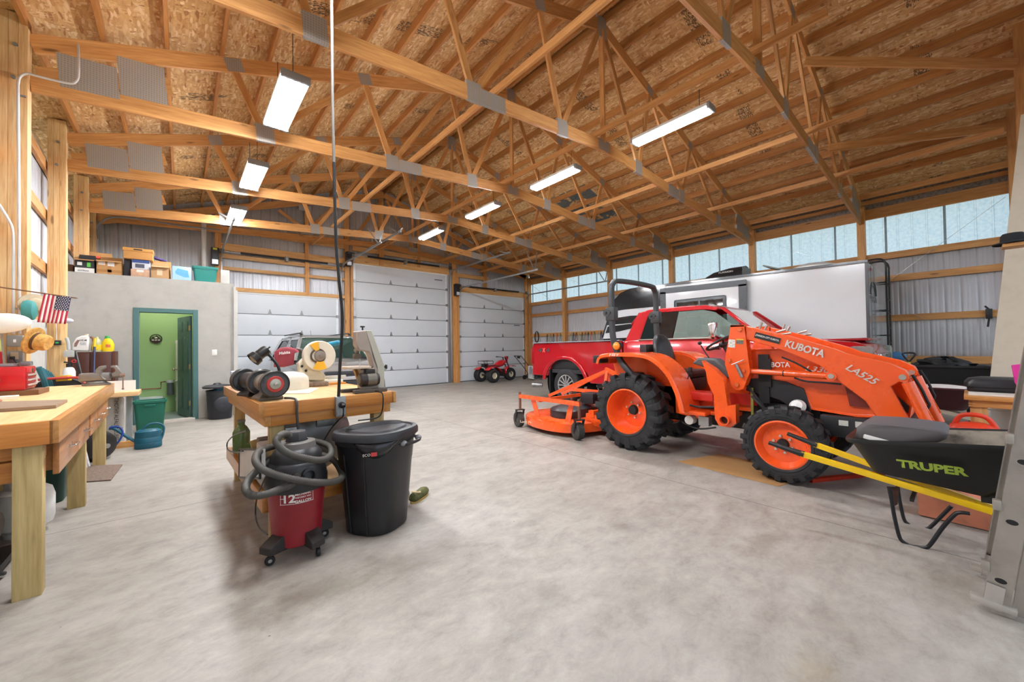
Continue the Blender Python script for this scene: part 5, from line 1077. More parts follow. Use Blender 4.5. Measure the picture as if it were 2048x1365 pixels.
# miter saw
MS = thing('miter_saw', 'cream compound miter saw with round blade guard and red dust bag', 'saw', (1.08, 4.5, 1.0)); CRM = mat('#d9d2bd', .4, 0, .06)
b = MB(); b.bx(.92, 1.34, 4.42, 4.68, 1.0, 1.05, bev=.012); b.lathe([(.13, 0), (.14, .03), (.12, .055), (.001, .055)], (1.09, 4.55, 1.0), (0, 0, 1), 36); b.build('base', CRM, MS, world=True)
b = MB(); b.bx(1.14, 1.40, 4.52, 4.55, 1.05, 1.09, bev=.006); b.build('fence', mat('#cfcac0', .4, .3), MS, world=True)
b = MB(); b.prism([pty(x, y, 4.40) for x, y in ((597, 727), (612, 712), (625, 705), (634, 722), (640, 740), (652, 752), (650, 762), (612, 762), (600, 748))], (0, .09, 0)); b.build('arm', CRM, MS, world=True, bev=.012)
c = pty(639, 712, 4.36); r = .155
b = MB(); b.lathe([(.03, .012), (r*.96, .02), (r, .01), (r, -.05), (r*.96, -.06), (.03, -.055)], c, (0, -1, 0), 48); bg_ = b.build('blade_guard', mat('#dcd5c4', .35, 0, .05), MS, world=True)
b = MB()
for a0, a1 in ((95, 132), (-118, -62)):
    b.prism([c+V((r*.93*cos(rad(a)), -.024, r*.93*sin(rad(a)))) for a in range(a0, a1+1, 5)]+[c+V((r*.4*cos(rad(a)), -.024, r*.4*sin(rad(a)))) for a in range(a1, a0-1, -5)], (0, -.003, 0))
b.build_each('yellow_sticker', mat('#e9b02c', .45), bg_, world=True)
b = MB(); b.lathe([(.001, .05), (.012, .05), (.014, .04), (.05, .036), (.055, .024)], c, (0, -1, 0), 28); b.build('blade_hub', mat('#9b8f86', .35, .6), bg_, world=True)
b = MB(); b.lathe([(.056, .026), (.075, .027)], c+V((-.02, 0, 0)), (0, -1, 0), 24); b.build('slot', mat('#4d3d33', .6), bg_, world=True)
b = MB(); b.cyl(pty(655, 690, 4.42), pty(676, 686, 4.36), .026, n=16); b.sph(pty(677, 686, 4.36), .026, 14, 8); b.build('handle', mat('#1a7f9e', .4), MS, world=True)
for x, y, m_ in ((604, 733, BLACKM), (612, 742, BLACKM), (625, 728, mat('#e9b02c', .5))): MB().cyl(pty(x, y, 4.39), pty(x, y, 4.405), .013, n=12).build('knob', m_, MS, world=True)
MB().box(pty(617, 721, 4.392), (.06, .006, .014), Matrix.Rotation(rad(-28), 3, 'Y')).build('name_plate', mat('#5a4a4a', .5), MS, world=True)
b = MB(); q = [(548, 735), (549, 704), (560, 696), (575, 694), (590, 697), (598, 703), (588, 707), (587, 730), (568, 735)]
A = [pty(x, y, 4.52) for x, y in q]; mA = sum(A, V((0, 0, 0)))/len(A)
b.grid([[mA+(p-mA)*s+V((0, dy, 0)) for p in A] for s, dy in ((.75, -.05), (.97, -.035), (1.0, 0), (.97, .035), (.75, .05))], True, True, True); bag = b.build('dust_bag', mat('#913a45', .85, 0, .08), MS, world=True, ang=60)
b = MB(); b.tube(smooth_pts([pty(594, 700, 4.52), pty(603, 702, 4.5), pty(609, 711, 4.47)], 5), .022, 12); b.build('dust_pipe', mat('#4a4038', .5), MS, world=True)
text('lettering', 'Makita', pty(569, 706, 4.455), (1, 0, .12), (-.12, 0, 1), .10, .028, WHITEP, bag, bold=.02, shear=.2)
# brush and wooden handle
BRS = thing('bench_brush', 'fuzzy grey bench brush with wooden handle before the miter saw', 'brush', (1.08, 4.36, 1.0))
b = MB(); b.box((1.05, 4.36, 1.022), (.24, .05, .044), Matrix.Rotation(rad(-14), 3, 'Z'), .016); b.build('bristles', mat('#8b7768', .95, 0, .3, .5, scale=50), BRS, world=True)
b = MB(); b.box((1.25, 4.315, 1.02), (.16, .035, .022), Matrix.Rotation(rad(-14), 3, 'Z'), .008); b.build('handle', mat('#d98b3a', .4), BRS, world=True)
# band saw
BS = thing('band_saw', 'beige upright band saw at the right end of the island', 'saw', (1.28, 3.55, 1.0)); BSM = mat('#a3958a', .45, 0, .06); BSL = mat('#b5b2a4', .45, 0, .05)
fr = [(712, 664), (722, 662), (733, 664), (738, 680), (741, 700), (722, 704), (713, 704)]
Yb = 3.42
b = MB(); b.prism([pty(x, y, Yb) for x, y in ((712.5, 663), (732, 661), (741, 690), (747, 715), (754, 735), (757, 740), (757, 785), (722, 779), (722, 740), (748, 737), (742, 712), (737, 704), (718, 701), (713, 690))], (0, .10, 0)); b.build('cover', BSM, BS, world=True, bev=.008)
b = MB(); b.prism([pty(x, y, Yb-.005) for x, y in ((732, 661), (744, 661), (769, 731), (769, 778), (763, 785), (755, 785), (755, 735), (741, 690))], (0, .20, 0)); b.build('frame', BSL, BS, world=True, bev=.006)
b = MB(); b.bx(1.14, 1.20, 3.46, 3.5, 1.29, 1.335, bev=.006); b.cyl((1.155, 3.44, 1.35), (1.13, 3.40, 1.37), .014, n=10); b.build('guide_block', mat('#6b5a4a', .5, .3), BS, world=True)
MB().box((1.19, 3.47, 1.26), (.006, .010, .20)).build('blade', STEEL, BS, world=True)
b = MB(); b.bx(1.06, 1.26, 3.38, 3.60, 1.205, 1.225, bev=.004); b.build('table', mat('#c9b7a2', .4, .2), BS, world=True)
b = MB(); b.bar((1.15, 3.48, 1.205), (1.20, 3.5, 1.08), .02, .03); b.bar((1.22, 3.48, 1.205), (1.19, 3.5, 1.08), .02, .03); b.build('trunnion', mat('#9a7448', .5), BS, world=True)
b = MB(); b.lathe([(.001, -.085), (.045, -.083), (.058, -.07), (.058, .06), (.05, .085), (.001, .09)], (1.24, 3.40, 1.11), (1, 0, 0), 28); b.bx(1.21, 1.29, 3.37, 3.43, 1.15, 1.20, bev=.01); mo = b.build('motor', mat('#3a3430', .45, .4), BS, world=True)
b = MB(); b.lathe([(.0585, -.02), (.0595, .0), (.0595, .04), (.0585, .06)], (1.24, 3.40, 1.11), (1, 0, 0), 28); b.build('motor_band', mat('#7c766c', .4, .4), mo, world=True)
b = MB(); b.bx(1.05, 1.30, 3.52, 3.57, 1.0, 1.028, bev=.004); b.bx(1.10, 1.38, 3.33, 3.39, 1.0, 1.03, bev=.004); b.bx(1.28, 1.38, 3.36, 3.62, 1.0, 1.03); b.build('base', mat('#4b453f', .5), BS, world=True)
b = MB(); t_ = pty(725, 654, 3.45); b.cyl(t_, t_-V((0, 0, .03)), .007, n=8); b.cyl(t_-V((0, 0, .005)), t_+V((0, 0, .006)), .02, n=12); k_ = pty(772, 734, 3.5); b.cyl(k_, k_-V((.03, 0, 0)), .007, n=8); b.cyl(k_-V((.005, 0, 0)), k_+V((.006, 0, 0)), .02, n=12); b.build_each('knob', BLACKP, BS, world=True)
# jars and boxes on the island's lower shelf
JAR = thing('bottle', 'green bottle of twine on the island lower shelf', 'bottle', (.40, 4.5, .355))
b = MB(); b.lathe([(.001, 0), (.07, 0), (.075, .02), (.075, .20), (.05, .25), (.03, .27), (.03, .30), (.001, .30)], (.46, 4.80, .355), (0, 0, 1), 24); b.build('glass', mat('#5e7a4a', .2, 0, .2), JAR, world=True); MB().cyl((.46, 4.80, .655), (.46, 4.80, .675), .036).build('cap', mat('#7d7f7a', .4, .4), JAR, world=True)
b = MB(); b.cyl((.46, 4.45, .43), (.60, 4.40, .43), .07, n=24); tag(b.build('green_roller', mat('#4f6a35', .6, 0, .15)), 'olive green roll lying on the island shelf', 'roll')
b = MB(); b.cyl((.47, 4.15, .52), (.56, 4.15, .54), .055, n=20); b.bx(.46, .60, 4.1, 4.2, .355, .50, bev=.01); tag(b.build('polisher', mat('#a9945a', .6, 0, .2)), 'tan and olive tool lying on the island shelf behind the white case', 'tool')
tag(MB().box((.52, 3.73, .52), (.11, .10, .30), Matrix.Rotation(.04, 3, 'Z'), .01).build('book_stack', mat('#8a7a6c', .7, 0, .3)), 'grey brown binder standing on the island shelf', 'binder')
WC = thing('storage_case', 'pale plastic case standing at the front of the island shelf', 'case', (.52, 3.55, .355)); MB().box((.51, 3.53, .51), (.13, .20, .31), Matrix.Rotation(.04, 3, 'Z'), .02).build('shell', mat('#c4bfb8', .5), WC, world=True)
BG = thing('cooler_bag', 'white square bag with black edging hung on the island side', 'bag', (.40, 3.5, .3))
bq = [ptx(x, y, .415) for x, y in ((488, 898), (531, 898), (531, 955), (487, 954))]
b = MB(); b.prism(bq, (-.03, 0, 0)); b.build('panel', mat('#d5d0c8', .6), BG, world=True)
b = MB()
for i in range(4): b.cyl(bq[i]+V((-.03, 0, 0)), bq[(i+1) % 4]+V((-.03, 0, 0)), .008, n=8)
b.build('piping', BLACKP, BG, world=True)
cord('black cord looping off the left side of the island shelf', [ptx(x, y, .36) for x, y in ((493, 862), (470, 870), (455, 885), (456, 900), (470, 905), (486, 903))], .006)
cord('thin black cord hanging from the island shelf to the floor by the vacuum', [ptx(x, y, .40) for x, y in ((533, 950), (520, 980), (513, 1000), (511, 1030), (518, 1055), (535, 1070))], .005)
# ---------------------------------------------------------------- shop vacuum
VC = thing('shop_vacuum', 'red and black wet dry shop vacuum with grey ribbed hose coiled over it', 'vacuum', (.60, 3.03, 0)); vx, vy = .605, 3.03
VR = mat('#8f1a26', .42, 0, .1, scale=4); def_r = lambda z: .148+.034*min(max((z-.08)/.42, 0), 1)
b = MB(); b.lathe([(.001, .075), (.135, .075), (.147, .085), (def_r(.3), .3), (def_r(.48), .48), (.186, .485), (.186, .50)], (vx, vy, 0), (0, 0, 1), 48); tank = b.build('tank', VR, VC, world=True)
b = MB(); b.lathe([(.187, .44), (.192, .45), (.192, .51), (.187, .52), (.184, .56), (.175, .60), (.165, .62), (.15, .63)], (vx, vy, 0), (0, 0, 1), 44); b.lathe([(.16, .62), (.158, .66), (.13, .70), (.10, .72)], (vx, vy, 0), (0, 0, 1), 40); hd = b.build('head', mat('#262628', .45, 0, .12), VC, world=True)
b = MB(); b.lathe([(.12, .70), (.115, .745), (.095, .75), (.07, .752)], (vx, vy, 0), (0, 0, 1), 36); b.build('motor_collar', mat('#6d6a66', .5), hd, world=True)
b = MB(); b.lathe([(.065, .745), (.065, .80), (.058, .815), (.03, .82), (.001, .82)], (vx, vy, 0), (0, 0, 1), 8); b.build('motor_cap', mat('#3a3a3c', .5), hd, world=True)
b = MB(); b.lathe([(.045, 0), (.045, .03), (.032, .035), (.032, .01), (.001, .01)], (vx+.03, vy-.17, .55), (.15, -1, 0), 24); b.build('inlet', BLACKP, hd, world=True)
b = MB()
for a in (-150, -65, 20, 110):
    d = V((cos(rad(a)), sin(rad(a)), 0)); s = V((-d.y, d.x, 0)); c = V((vx, vy, 0))
    b.prism([c+d*.10+V((0, 0, .07))+s*.06, c+d*.23+V((0, 0, .07))+s*.035, c+d*.23+V((0, 0, .115))+s*.035, c+d*.155+V((0, 0, .165))+s*.05, c+d*.10+V((0, 0, .165))+s*.06], s*-.10)
b.build_each('dolly_foot', mat('#2d2826', .55, 0, .2), VC, world=True, bev=.006)
for a in (-150, -65, 20, 110):
    d = V((cos(rad(a)), sin(rad(a)), 0)); c = V((vx, vy, .03))+d*.205
    b = MB(); b.lathe([(.012, -.011), (.028, -.011), (.030, -.006), (.030, .006), (.028, .011), (.012, .011)], c, (cos(rad(a+60)), sin(rad(a+60)), 0), 20, loop=True); cw = b.build('caster', BLACKM, VC, world=True)
    b = MB(); b.lathe([(.001, -.008), (.018, -.008), (.018, .008), (.001, .008)], c, (cos(rad(a+60)), sin(rad(a+60)), 0), 16); b.cyl(c, c+V((0, 0, .045)), .007, n=8); b.build('caster_hub', mat('#a9a7a2', .4, .5), cw, world=True)
def Z6(x, y, Y): return pty(440+x/3.9, 780+y/3.9, Y)
hp = [Z6(548, 362, 3.0), Z6(500, 345, 2.95), Z6(455, 370, 2.88), Z6(445, 420, 2.83), Z6(520, 490, 2.80), Z6(640, 530, 2.80), Z6(780, 550, 2.84), Z6(860, 515, 2.94), Z6(850, 440, 3.10), Z6(720, 400, 3.22), Z6(560, 405, 3.24), Z6(420, 440, 3.14), Z6(310, 480, 3.0), Z6(278, 550, 2.86), Z6(330, 620, 2.80), Z6(470, 675, 2.77), Z6(640, 712, 2.77), Z6(820, 725, 2.82), Z6(935, 700, 2.92), Z6(945, 640, 3.04), Z6(870, 540, 3.20), Z6(700, 490, 3.27), Z6(480, 500, 3.22), Z6(360, 570, 3.08), Z6(240, 680, 2.92), Z6(200, 770, 2.82), Z6(250, 825, 2.77), Z6(360, 815, 2.75), Z6(480, 770, 2.77), Z6(570, 730, 2.80), Z6(610, 660, 2.845)]
pp = smooth_pts(hp, 16); b = MB(); b.tube(pp, .02, 12, rs=[.0235 if i % 2 else .0205 for i in range(len(pp))]); b.build('hose', mat('#4c4943', .6, 0, .12), VC, world=True, ang=60)
b = MB(); b.cyl(Z6(560, 360, 3.02), Z6(490, 345, 2.95), .024, n=14); b.build('hose_cuff', BLACKP, VC, world=True)
a0 = atan2(-vy, -vx)
LB = mat('#e8e2dc', .5)
for z0, z1 in ((.405, .409), (.485-.002, .487)): pass
def arcstrip(z0, z1, w, off=0):
    b = MB(); n = 14; r = def_r((z0+z1)/2)+.002
    b.grid([[V((vx+r*cos(a0+off+(i/n-.5)*w/r), vy+r*sin(a0+off+(i/n-.5)*w/r), z)) for i in range(n+1)] for z in (z0, z1)], False); return b
for z0, z1, w, off in ((.373, .376, .205, 0), (.449, .452, .205, 0), (.373, .452, .003, -.555), (.373, .452, .003, .555), (.411, .415, .03, -.49)): arcstrip(z0, z1, w, off).build('label_border', LB, tank, world=True)
text_cyl('lettering', '12', vx, vy, def_r, .4115, a0-.24, .07, .055, LB, tank, bold=.03)
text_cyl('lettering', 'MECHANIC', vx, vy, def_r, .433, a0+.21, .098, .014, LB, tank, bold=.03)
text_cyl('lettering', 'GALLON', vx, vy, def_r, .387, a0+.21, .098, .018, LB, tank, bold=.04)
text_cyl('lettering', 'WET/DRY VAC', vx, vy, def_r, .412, a0+.21, .098, .010, LB, tank, bold=.03)
# ---------------------------------------------------------------- black trash can
TC = thing('trash_can', 'tall black plastic trash can with lid and liner beside the vacuum', 'trash can', (1.165, 3.03, 0)); tx, ty = 1.165, 3.03
def canr(a, z, k=1.0):
    t = z/.73; r = .205+.062*t; n = 2.7
    return r*k/((abs(cos(a))**n+abs(sin(a))**n)**(1/n))
def canring(z, k=1.0, n=56): return [V((tx+canr(2*pi*j/n, z, k)*cos(2*pi*j/n+.55), ty+canr(2*pi*j/n, z, k)*.92*sin(2*pi*j/n+.55), z)) for j in range(n)]
CB = mat('#1b1c1f', .38, 0, .08, scale=5)
b = MB(); b.grid([canring(z, k) for z, k in ((.0, .95), (.012, 1.0), (.2, 1.0), (.5, 1.0), (.515, 1.012), (.66, 1.012), (.665, 1.05), (.725, 1.05))], True, True, True); body = b.build('body', CB, TC, world=True)
b = MB()
for j in (3, 25, 31, 53): b.tube([canring(z, 1.012)[j] for z in (.02, .2, .4, .6)], .006, 6)
b.build_each('rib', CB, body, world=True)
b = MB(); b.grid([canring(.70, k) if dz < 0 else [p+V((0, 0, dz)) for p in canring(.70, k)] for k, dz in ((1.10, -1), (1.12, .005), (1.12, .04), (1.08, .058), (.98, .062), (.94, .05), (.80, .052), (.76, .066), (.4, .074), (.1, .076))], True, True, True); lid = b.build('lid', mat('#313336', .42, 0, .12, scale=6), TC, world=True)
b = MB(); b.grid([[V((tx+x, ty+.02+y*(1-(x/.23)**2)**.5 if abs(x) < .23 else ty+.02, .772+(.03*(1-(x/.23)**2)**.5 if abs(x) < .23 else 0)*h)) for x in [-.23+.46*i/16 for i in range(17)]] for y, h in ((-.05, 0), (-.03, .9), (.03, .9), (.05, 0))], False); b.build('lid_grip', mat('#26282a', .42), lid, world=True)
b = MB(); rr = []
for i in range(13):
    a = rad(-145+75*i/12)-.55; t = (i/12); dz = .10*sin(pi*min(1, t*1.1))**.8+.008*random.random()
    p = lambda z, k: V((tx+canr(a, z, k)*cos(a+.55), ty+canr(a, z, k)*.92*sin(a+.55), z)); rr.append([p(.70, 1.06), p(.69-dz*.5, 1.055+.02*random.random()), p(.69-dz, 1.03)])
b.grid(rr, False); ln = b.build('liner', mat('#2a2a2c', .22, 0, .1), TC, world=True, ang=60); md = ln.modifiers.new('t', 'SOLIDIFY'); md.thickness = .002
hx = V((tx+.215, ty-.195, .645)); b = MB(); d = V((.86, .50, 0)); b.tube(smooth_pts([hx-d*.09+V((-.02, .04, .02)), hx-d*.085, hx+d*.085, hx+d*.09+V((-.02, .04, .02))], 5), .013, 8); b.build('handle', BLACKP, TC, world=True)
for s in (-1, 1):
    b = MB(); b.sph(hx+d*.10*s+V((-.01, .02, .01)), (.028, .024, .022), 12, 8); b.build('bag_tie', mat('#9a9a9c', .25, 0, .2), TC, world=True)
cz = .58; n_ = V((-.35, -1, 0)).normalized(); s_ = V((-n_.y, n_.x, 0)); q = ptz(748, 909, 0)-EYE
c = None
for k in range(400):
    p = EYE+q*(k/500)
    if hypot(p.x-tx, p.y-ty) < canr(atan2((p.y-ty)/.92, p.x-tx)-.55, p.z, 1.02): c = p; break
if c is not None:
    nn = V((-.32, -1, 0)).normalized(); xd = V((-nn.y, nn.x, 0)); MB().box(c+xd*.0+nn*.006, (.04, .004, .028), Matrix((xd, -nn, V((0, 0, 1)))).transposed()).build('maker_label', mat('#c9403e', .5), body, world=True)
    text('lettering', 'ECO', c-xd*.05+nn*.008, xd, (0, 0, 1), .05, .018, LB, body)
# garden shoes on the floor behind the can
SH = mat('#56572f', .8, 0, .3, scale=30)
def shoe(label, x, y, rz, lift=0.0):
    t = thing('garden_shoe', label, 'shoe', (x, y, lift), rz)
    b = MB(); b.grid([[V((px_, w*cos(2*pi*k/18), z+h*sin(2*pi*k/18) if sin(2*pi*k/18) > 0 else max(.014, z+.02*sin(2*pi*k/18)))) for k in range(18)] for px_, w, h, z in ((-.13, .02, .02, .03), (-.12, .04, .06, .03), (-.05, .042, .05, .03), (.0, .045, .05, .03), (.07, .05, .05, .03), (.12, .035, .035, .03), (.14, .015, .012, .025))], True, True, True); b.build('upper', SH, t, ang=70)
    b = MB(); b.grid([[V((px_, w*cos(2*pi*k/18), z)) for k in range(18) for px_, w in ((.0, 0),)] for z in (0,)], True) if False else None
    b = MB(); pts = [V((.145*cos(2*pi*k/24), .05*sin(2*pi*k/24), 0)) for k in range(24)]; b.prism(pts, (0, 0, .016)); b.build('sole', mat('#a58a4a', .8), t)
    b = MB(); b.torus((-.06, 0, .078), (.3, 0, 1), .034, .009, 18, 6); b.build('collar', mat('#c9b089', .9), t)
shoe('olive garden shoe on the floor behind the trash can, right one', 1.66, 3.30, rad(35)); shoe('olive garden shoe on the floor behind the trash can, left one', 1.52, 3.36, rad(50))
# ---------------------------------------------------------------- long workbench on the left
LBN = thing('workbench', 'long wooden workbench with drawers along the left wall', 'workbench', (-.565, 3.46, 0), .031)
b = MB(); b.bx(-.535, 0, 0, 3.62, .945, .99); b.bx(-.735, -.535, 0, 2.60, .945, .99); b.build('top', PLYTOP, LBN)
MB().bx(-.73, .0, -.02, .02, .855, .988, bev=.004).build('end_fascia', BENCH_X, LBN); MB().bx(-.02, .02, -.02, 3.64, .855, .99, bev=.004).build('front_fascia', BENCH_Y, LBN)
MB().bx(-.72, -.045, .06, .10, .775, .855).build('apron', BENCH_X, LBN); MB().bx(-.72, -.045, .05, .09, .65, .765).build('apron', BENCH_X, LBN); MB().bx(-.52, -.10, 3.5, 3.54, .65, .855).build('apron', BENCH_X, LBN)
for y in (.0, 1.72, 3.46): MB().bx(-.155, -.045, y, y+.09, 0, .855, bev=.004).build('leg', TREAT_Z, LBN)
for y in (.0, 1.72, 3.46): MB().bx(-.53, -.44, y, y+.09, 0, .855, bev=.004).build('leg', TREAT_Z, LBN)
for i, (y0, y1) in enumerate(((.24, 1.02), (1.02, 1.62), (1.72, 2.22), (2.24, 2.74), (2.76, 3.3))):
    d = MB().bx(-.04, -.012, y0+.006, y1-.006, .625, .85, bev=.003).build('drawer', DRAWER, LBN)
    MB().bx(-.42, -.04, y0+.03, y1-.03, .65, .83).build('drawer_box', DRAWER, d)
    ym = (y0+y1)/2; b = MB(); b.tube(smooth_pts([(-.008, ym-.055, .74), (.022, ym-.045, .742), (.026, ym, .744), (.022, ym+.045, .742), (-.008, ym+.055, .74)], 5), .006, 8)
    for s in (-1, 1): b.cyl((-.012, ym+s*.055, .74), (-.006, ym+s*.055, .74), .012, n=10)
    b.build('handle', CHROME, d)
def onb(x, y, z=.99): return wm(LBN) @ V((x, y, z))
b = MB(); pl = [ptz(x, y, .992) for x, y in ((-20, 826), (-20, 810), (135, 805), (112, 817))]; b.prism(pl, (0, 0, .022)); tag(b.build('wood_plank', PLANK), 'grey brown plank lying flat on the near end of the long workbench', 'plank')
# red tool chest on a scrap board
tag(MB().bx(-1.40, -1.03, 5.70, 6.09, .992, 1.038).build('scrap_board', mat('#6f4a2c', .6)), 'dark scrap board under the red tool chest', 'board')
CH = thing('tool_chest', 'small red metal tool chest with pale drawers on the long workbench', 'tool chest', (-1.3, 5.9, 1.04)); CR = mat('#c8141c', .3, .1, .03, coat=.4)
MB().bx(-1.40, -1.12, 5.74, 6.07, 1.04, 1.26, bev=.008).build('case', CR, CH, world=True)
MB().bx(-1.125, -1.112, 5.76, 6.05, 1.20, 1.25, bev=.003).build('lid_front', CR, CH, world=True)
for i in range(3):
    d = MB().bx(-1.124, -1.108, 5.765, 6.045, 1.055+.047*i, 1.095+.047*i, bev=.003).build('drawer', mat('#a0282c', .4), CH, world=True); MB().bx(-1.112, -1.098, 5.77, 6.04, 1.077+.047*i, 1.093+.047*i, bev=.004).build('pull', mat('#d9d6d0', .3, .6), d, world=True)
MB().bx(-1.116, -1.106, 5.88, 5.93, 1.20, 1.24).build('latch', CHROME, CH, world=True)
tag(MB().bx(-1.4, -1.2, 5.80, 5.98, 1.262, 1.29, bev=.006).build('metal_tray', mat('#9c9da0', .35, .6)), 'grey metal tray on the red tool chest', 'tray')
tag(MB().box((-1.155, 5.97, 1.285), (.07, .09, .045), None, .012).build('tape_measure', mat('#85898a', .4, .3)), 'small grey tape measure on the right of the tool chest', 'tool')
DR = thing('cordless_drill', 'dark grey power drill lying at the left edge of the workbench', 'drill', (-1.28, 5.2, .99))
b = MB(); b.cyl((-1.42, 5.22, 1.16), (-1.22, 5.22, 1.16), .05, n=18); b.cyl((-1.24, 5.22, 1.16), (-1.155, 5.22, 1.16), .034, .026, n=16); b.build('body', mat('#55504f', .45, .2), DR, world=True); b = MB(); b.bar((-1.35, 5.22, 1.13), (-1.33, 5.22, 1.0), .04, .05); b.box((-1.33, 5.22, 1.02), (.10, .08, .06), None, .01); b.build('grip', BLACKP, DR, world=True)
tag(MB().box((-1.20, 5.36, 1.004), (.24, .16, .026), Matrix.Rotation(.2, 3, 'Z')).build('paper_stack', mat('#e4dfce', .7)), 'white and yellow papers beside the drill on the long bench', 'papers')
b = MB(); b.torus((-1.16, 5.03, 1.005), (0, 0, 1), .05, .014, 18, 6); b.torus((-1.17, 5.03, 1.03), (.1, 0, 1), .045, .013, 18, 6); tag(b.build('rope_coil', mat('#a06a5a', .9, 0, .4, scale=40)), 'small coil of speckled rope on the near left of the bench', 'rope')
# vise
VS = thing('bench_vise', 'grey iron bench vise at the far end of the long workbench', 'vise', (-.76, 6.80, .99)); VM = mat('#85827e', .42, .6, .1)
def vp(x, y, Y=6.74): return pty(x, y, Y)
b = MB(); b.lathe([(.001, 0), (.12, 0), (.125, .02), (.09, .035), (.085, .05), (.001, .05)], (-.78, 6.80, .99), (0, 0, 1), 32); b.build('swivel_base', VM, VS, world=True)
b = MB(); b.bx(-.92, -.66, 6.73, 6.87, 1.04, 1.14, bev=.02); b.prism([vp(*p) for p in ((188, 757), (190, 741), (198, 733), (210, 732), (210, 737), (203, 741), (205, 757))], (0, .13, 0)); b.build('fixed_body', VM, VS, world=True, bev=.008)
b = MB(); b.bx(-.68, -.55, 6.76, 6.84, 1.07, 1.13, bev=.01); b.prism([vp(*p) for p in ((221, 732), (233, 732), (240, 740), (247, 750), (247, 754), (224, 754), (221, 748), (231, 743), (228, 737), (221, 736))], (0, .13, 0)); b.build('moving_jaw', VM, VS, world=True, bev=.008)
b = MB(); b.cyl(vp(240, 751), vp(250, 750), .022, n=14); b.cyl(vp(246, 750), vp(246, 779), .006, n=8); b.sph(vp(246, 778), .012, 8, 6); b.build('handle_bar', mat('#a58d80', .35, .6), VS, world=True)
b = MB(); b.tube(smooth_pts([vp(203, 743, 6.7), vp(201, 750, 6.7), vp(206, 757, 6.7), vp(211, 760, 6.7)], 4), .010); b.build('lock_lever', VM, VS, world=True)
# hose coils behind the bench end
b = MB()
for i in range(5): b.tube(smooth_pts([ptx(77+i*5, 735+i*3, -1.32), ptx(83+i*5, 748+i*2, -1.30), ptx(88+i*5, 760+i*1.2, -1.28), ptx(92+i*5, 775, -1.27)], 4), .028, 8)
tag(b.build('coiled_hose', mat('#1f5a63', .5)), 'teal garden hose coils behind the tool chest', 'hose')
RL = thing('hose_reel', 'black cord reel with yellow handle behind the bench vise', 'reel', (-1.25, 7.6, .62))
b = MB(); b.lathe([(.26, -.05), (.28, -.045), (.28, -.03), (.10, -.02), (.10, .02), (.28, .03), (.28, .045), (.26, .05)], (-1.20, 7.6, .80), (.2, -1, .1), 36); b.build('spool', BLACKP, RL, world=True)
b = MB(); b.bar((-1.20, 7.5, 1.06), (-1.08, 7.4, 1.07), .05, .07, bev=.01); b.build('handle', mat('#e5b61c', .45), RL, world=True); b = MB(); b.tube(smooth_pts([(-1.34, 7.4, 1.06), (-1.2, 7.38, 1.07), (-1.02, 7.35, 1.07), (-.96, 7.3, 1.03), (-.92, 7.25, .96)], 5), .016); b.build('cable', mat('#c04038', .5), RL, world=True); b = MB(); b.bx(-1.25, -1.05, 7.55, 7.7, 0, .5); b.build('stand', BLACKM, RL, world=True)
# on the left posts and wall: conduits, boxes, flag, hats
YA = 6.11
CDM = mat('#c9c6c0', .4, .3)
CD = thing('conduit', 'white painted steel conduit bending from the left post up along the roof truss', 'conduit', (-1.24, YA, 1.6))
MB().tube(smooth_pts([pty(39, 668, YA), pty(38, 450, YA), pty(36, 200, YA), pty(36.5, 165, YA), pty(42, 152, YA), pty(54, 147, YA), pty(66, 150, YA), pty(105, 160, YA), pty(140, 167, YA), pty(151, 164, YA), pty(157, 152, YA), pty(157, 120, YA), pty(156, 86, YA+.2)], 6), .0115, 10).build('pipe', CDM, CD, world=True)
b = MB(); b.box(pty(44, 192, YA+.01), (.05, .01, .02)); b.box(pty(42, 618, YA+.01), (.08, .012, .02)); b.build('strap', GALV, CD, world=True)
CD2 = thing('conduit', 'second white steel conduit bending down the left edge of the wide post', 'conduit', (-1.29, YA, 1.6))
MB().tube(smooth_pts([pty(26, 668, YA), pty(27, 540, YA), pty(27, 490, YA), pty(25, 460, YA), pty(18, 442, YA), pty(0, 412, YA), pty(-30, 372, YA)], 6), .0115, 10).build('pipe', CDM, CD2, world=True)
for nm, y0, y1, lab in (('switch_box', 671, 694, 'upper grey steel switch box on the left post'), ('outlet_box', 702, 726, 'lower grey steel outlet box with a black plug on the left post')):
    o = thing(nm, lab, 'electrical box', pty(32, y1, YA)); a, c = pty(16, y0, YA), pty(49, y1, YA); m_ = (a+c)/2
    MB().box((m_.x, YA-.02, m_.z), (c.x-a.x, .06, a.z-c.z), None, .012).build('box', mat('#9a9a96', .5, .3), o, world=True)
    if nm == 'outlet_box':
        MB().box((m_.x, YA-.053, m_.z+.01), (.05, .008, .07), None, .002).build('socket', mat('#ddd3b4', .5), o, world=True); b = MB(); b.box((m_.x-.01, YA-.07, m_.z-.01), (.03, .03, .03), None, .006); b.tube(smooth_pts([(m_.x, YA-.08, m_.z-.02), (m_.x+.03, YA-.09, m_.z-.08), (m_.x+.07, YA-.09, m_.z-.14)], 5), .006); b.build('plug', BLACKP, o, world=True)
    else: MB().box((m_.x, YA-.054, m_.z), (.016, .012, .03), None, .002).build('toggle', WHITEP, o, world=True)
YF = 5.80
FL = thing('flag', 'small striped American flag hanging from a stick on the left wall', 'flag', pty(60, 583, YF))
b = MB(); b.cyl(pty(-40, 569, YF), pty(152, 596.5, YF), .006, n=8); b.cyl(pty(150, 596.2, YF), pty(156, 597, YF), .007, .002, n=8); b.build('stick', mat('#6b4a2c', .6), FL, world=True)
FR, FW, FB = mat('#b22840', .8), mat('#eee4dc', .8), mat('#2b3350', .8)
TL, TRp, BL, BRp = pty(88, 586, YF), pty(143, 594.5, YF), pty(75, 645, YF), pty(131, 648.5, YF)
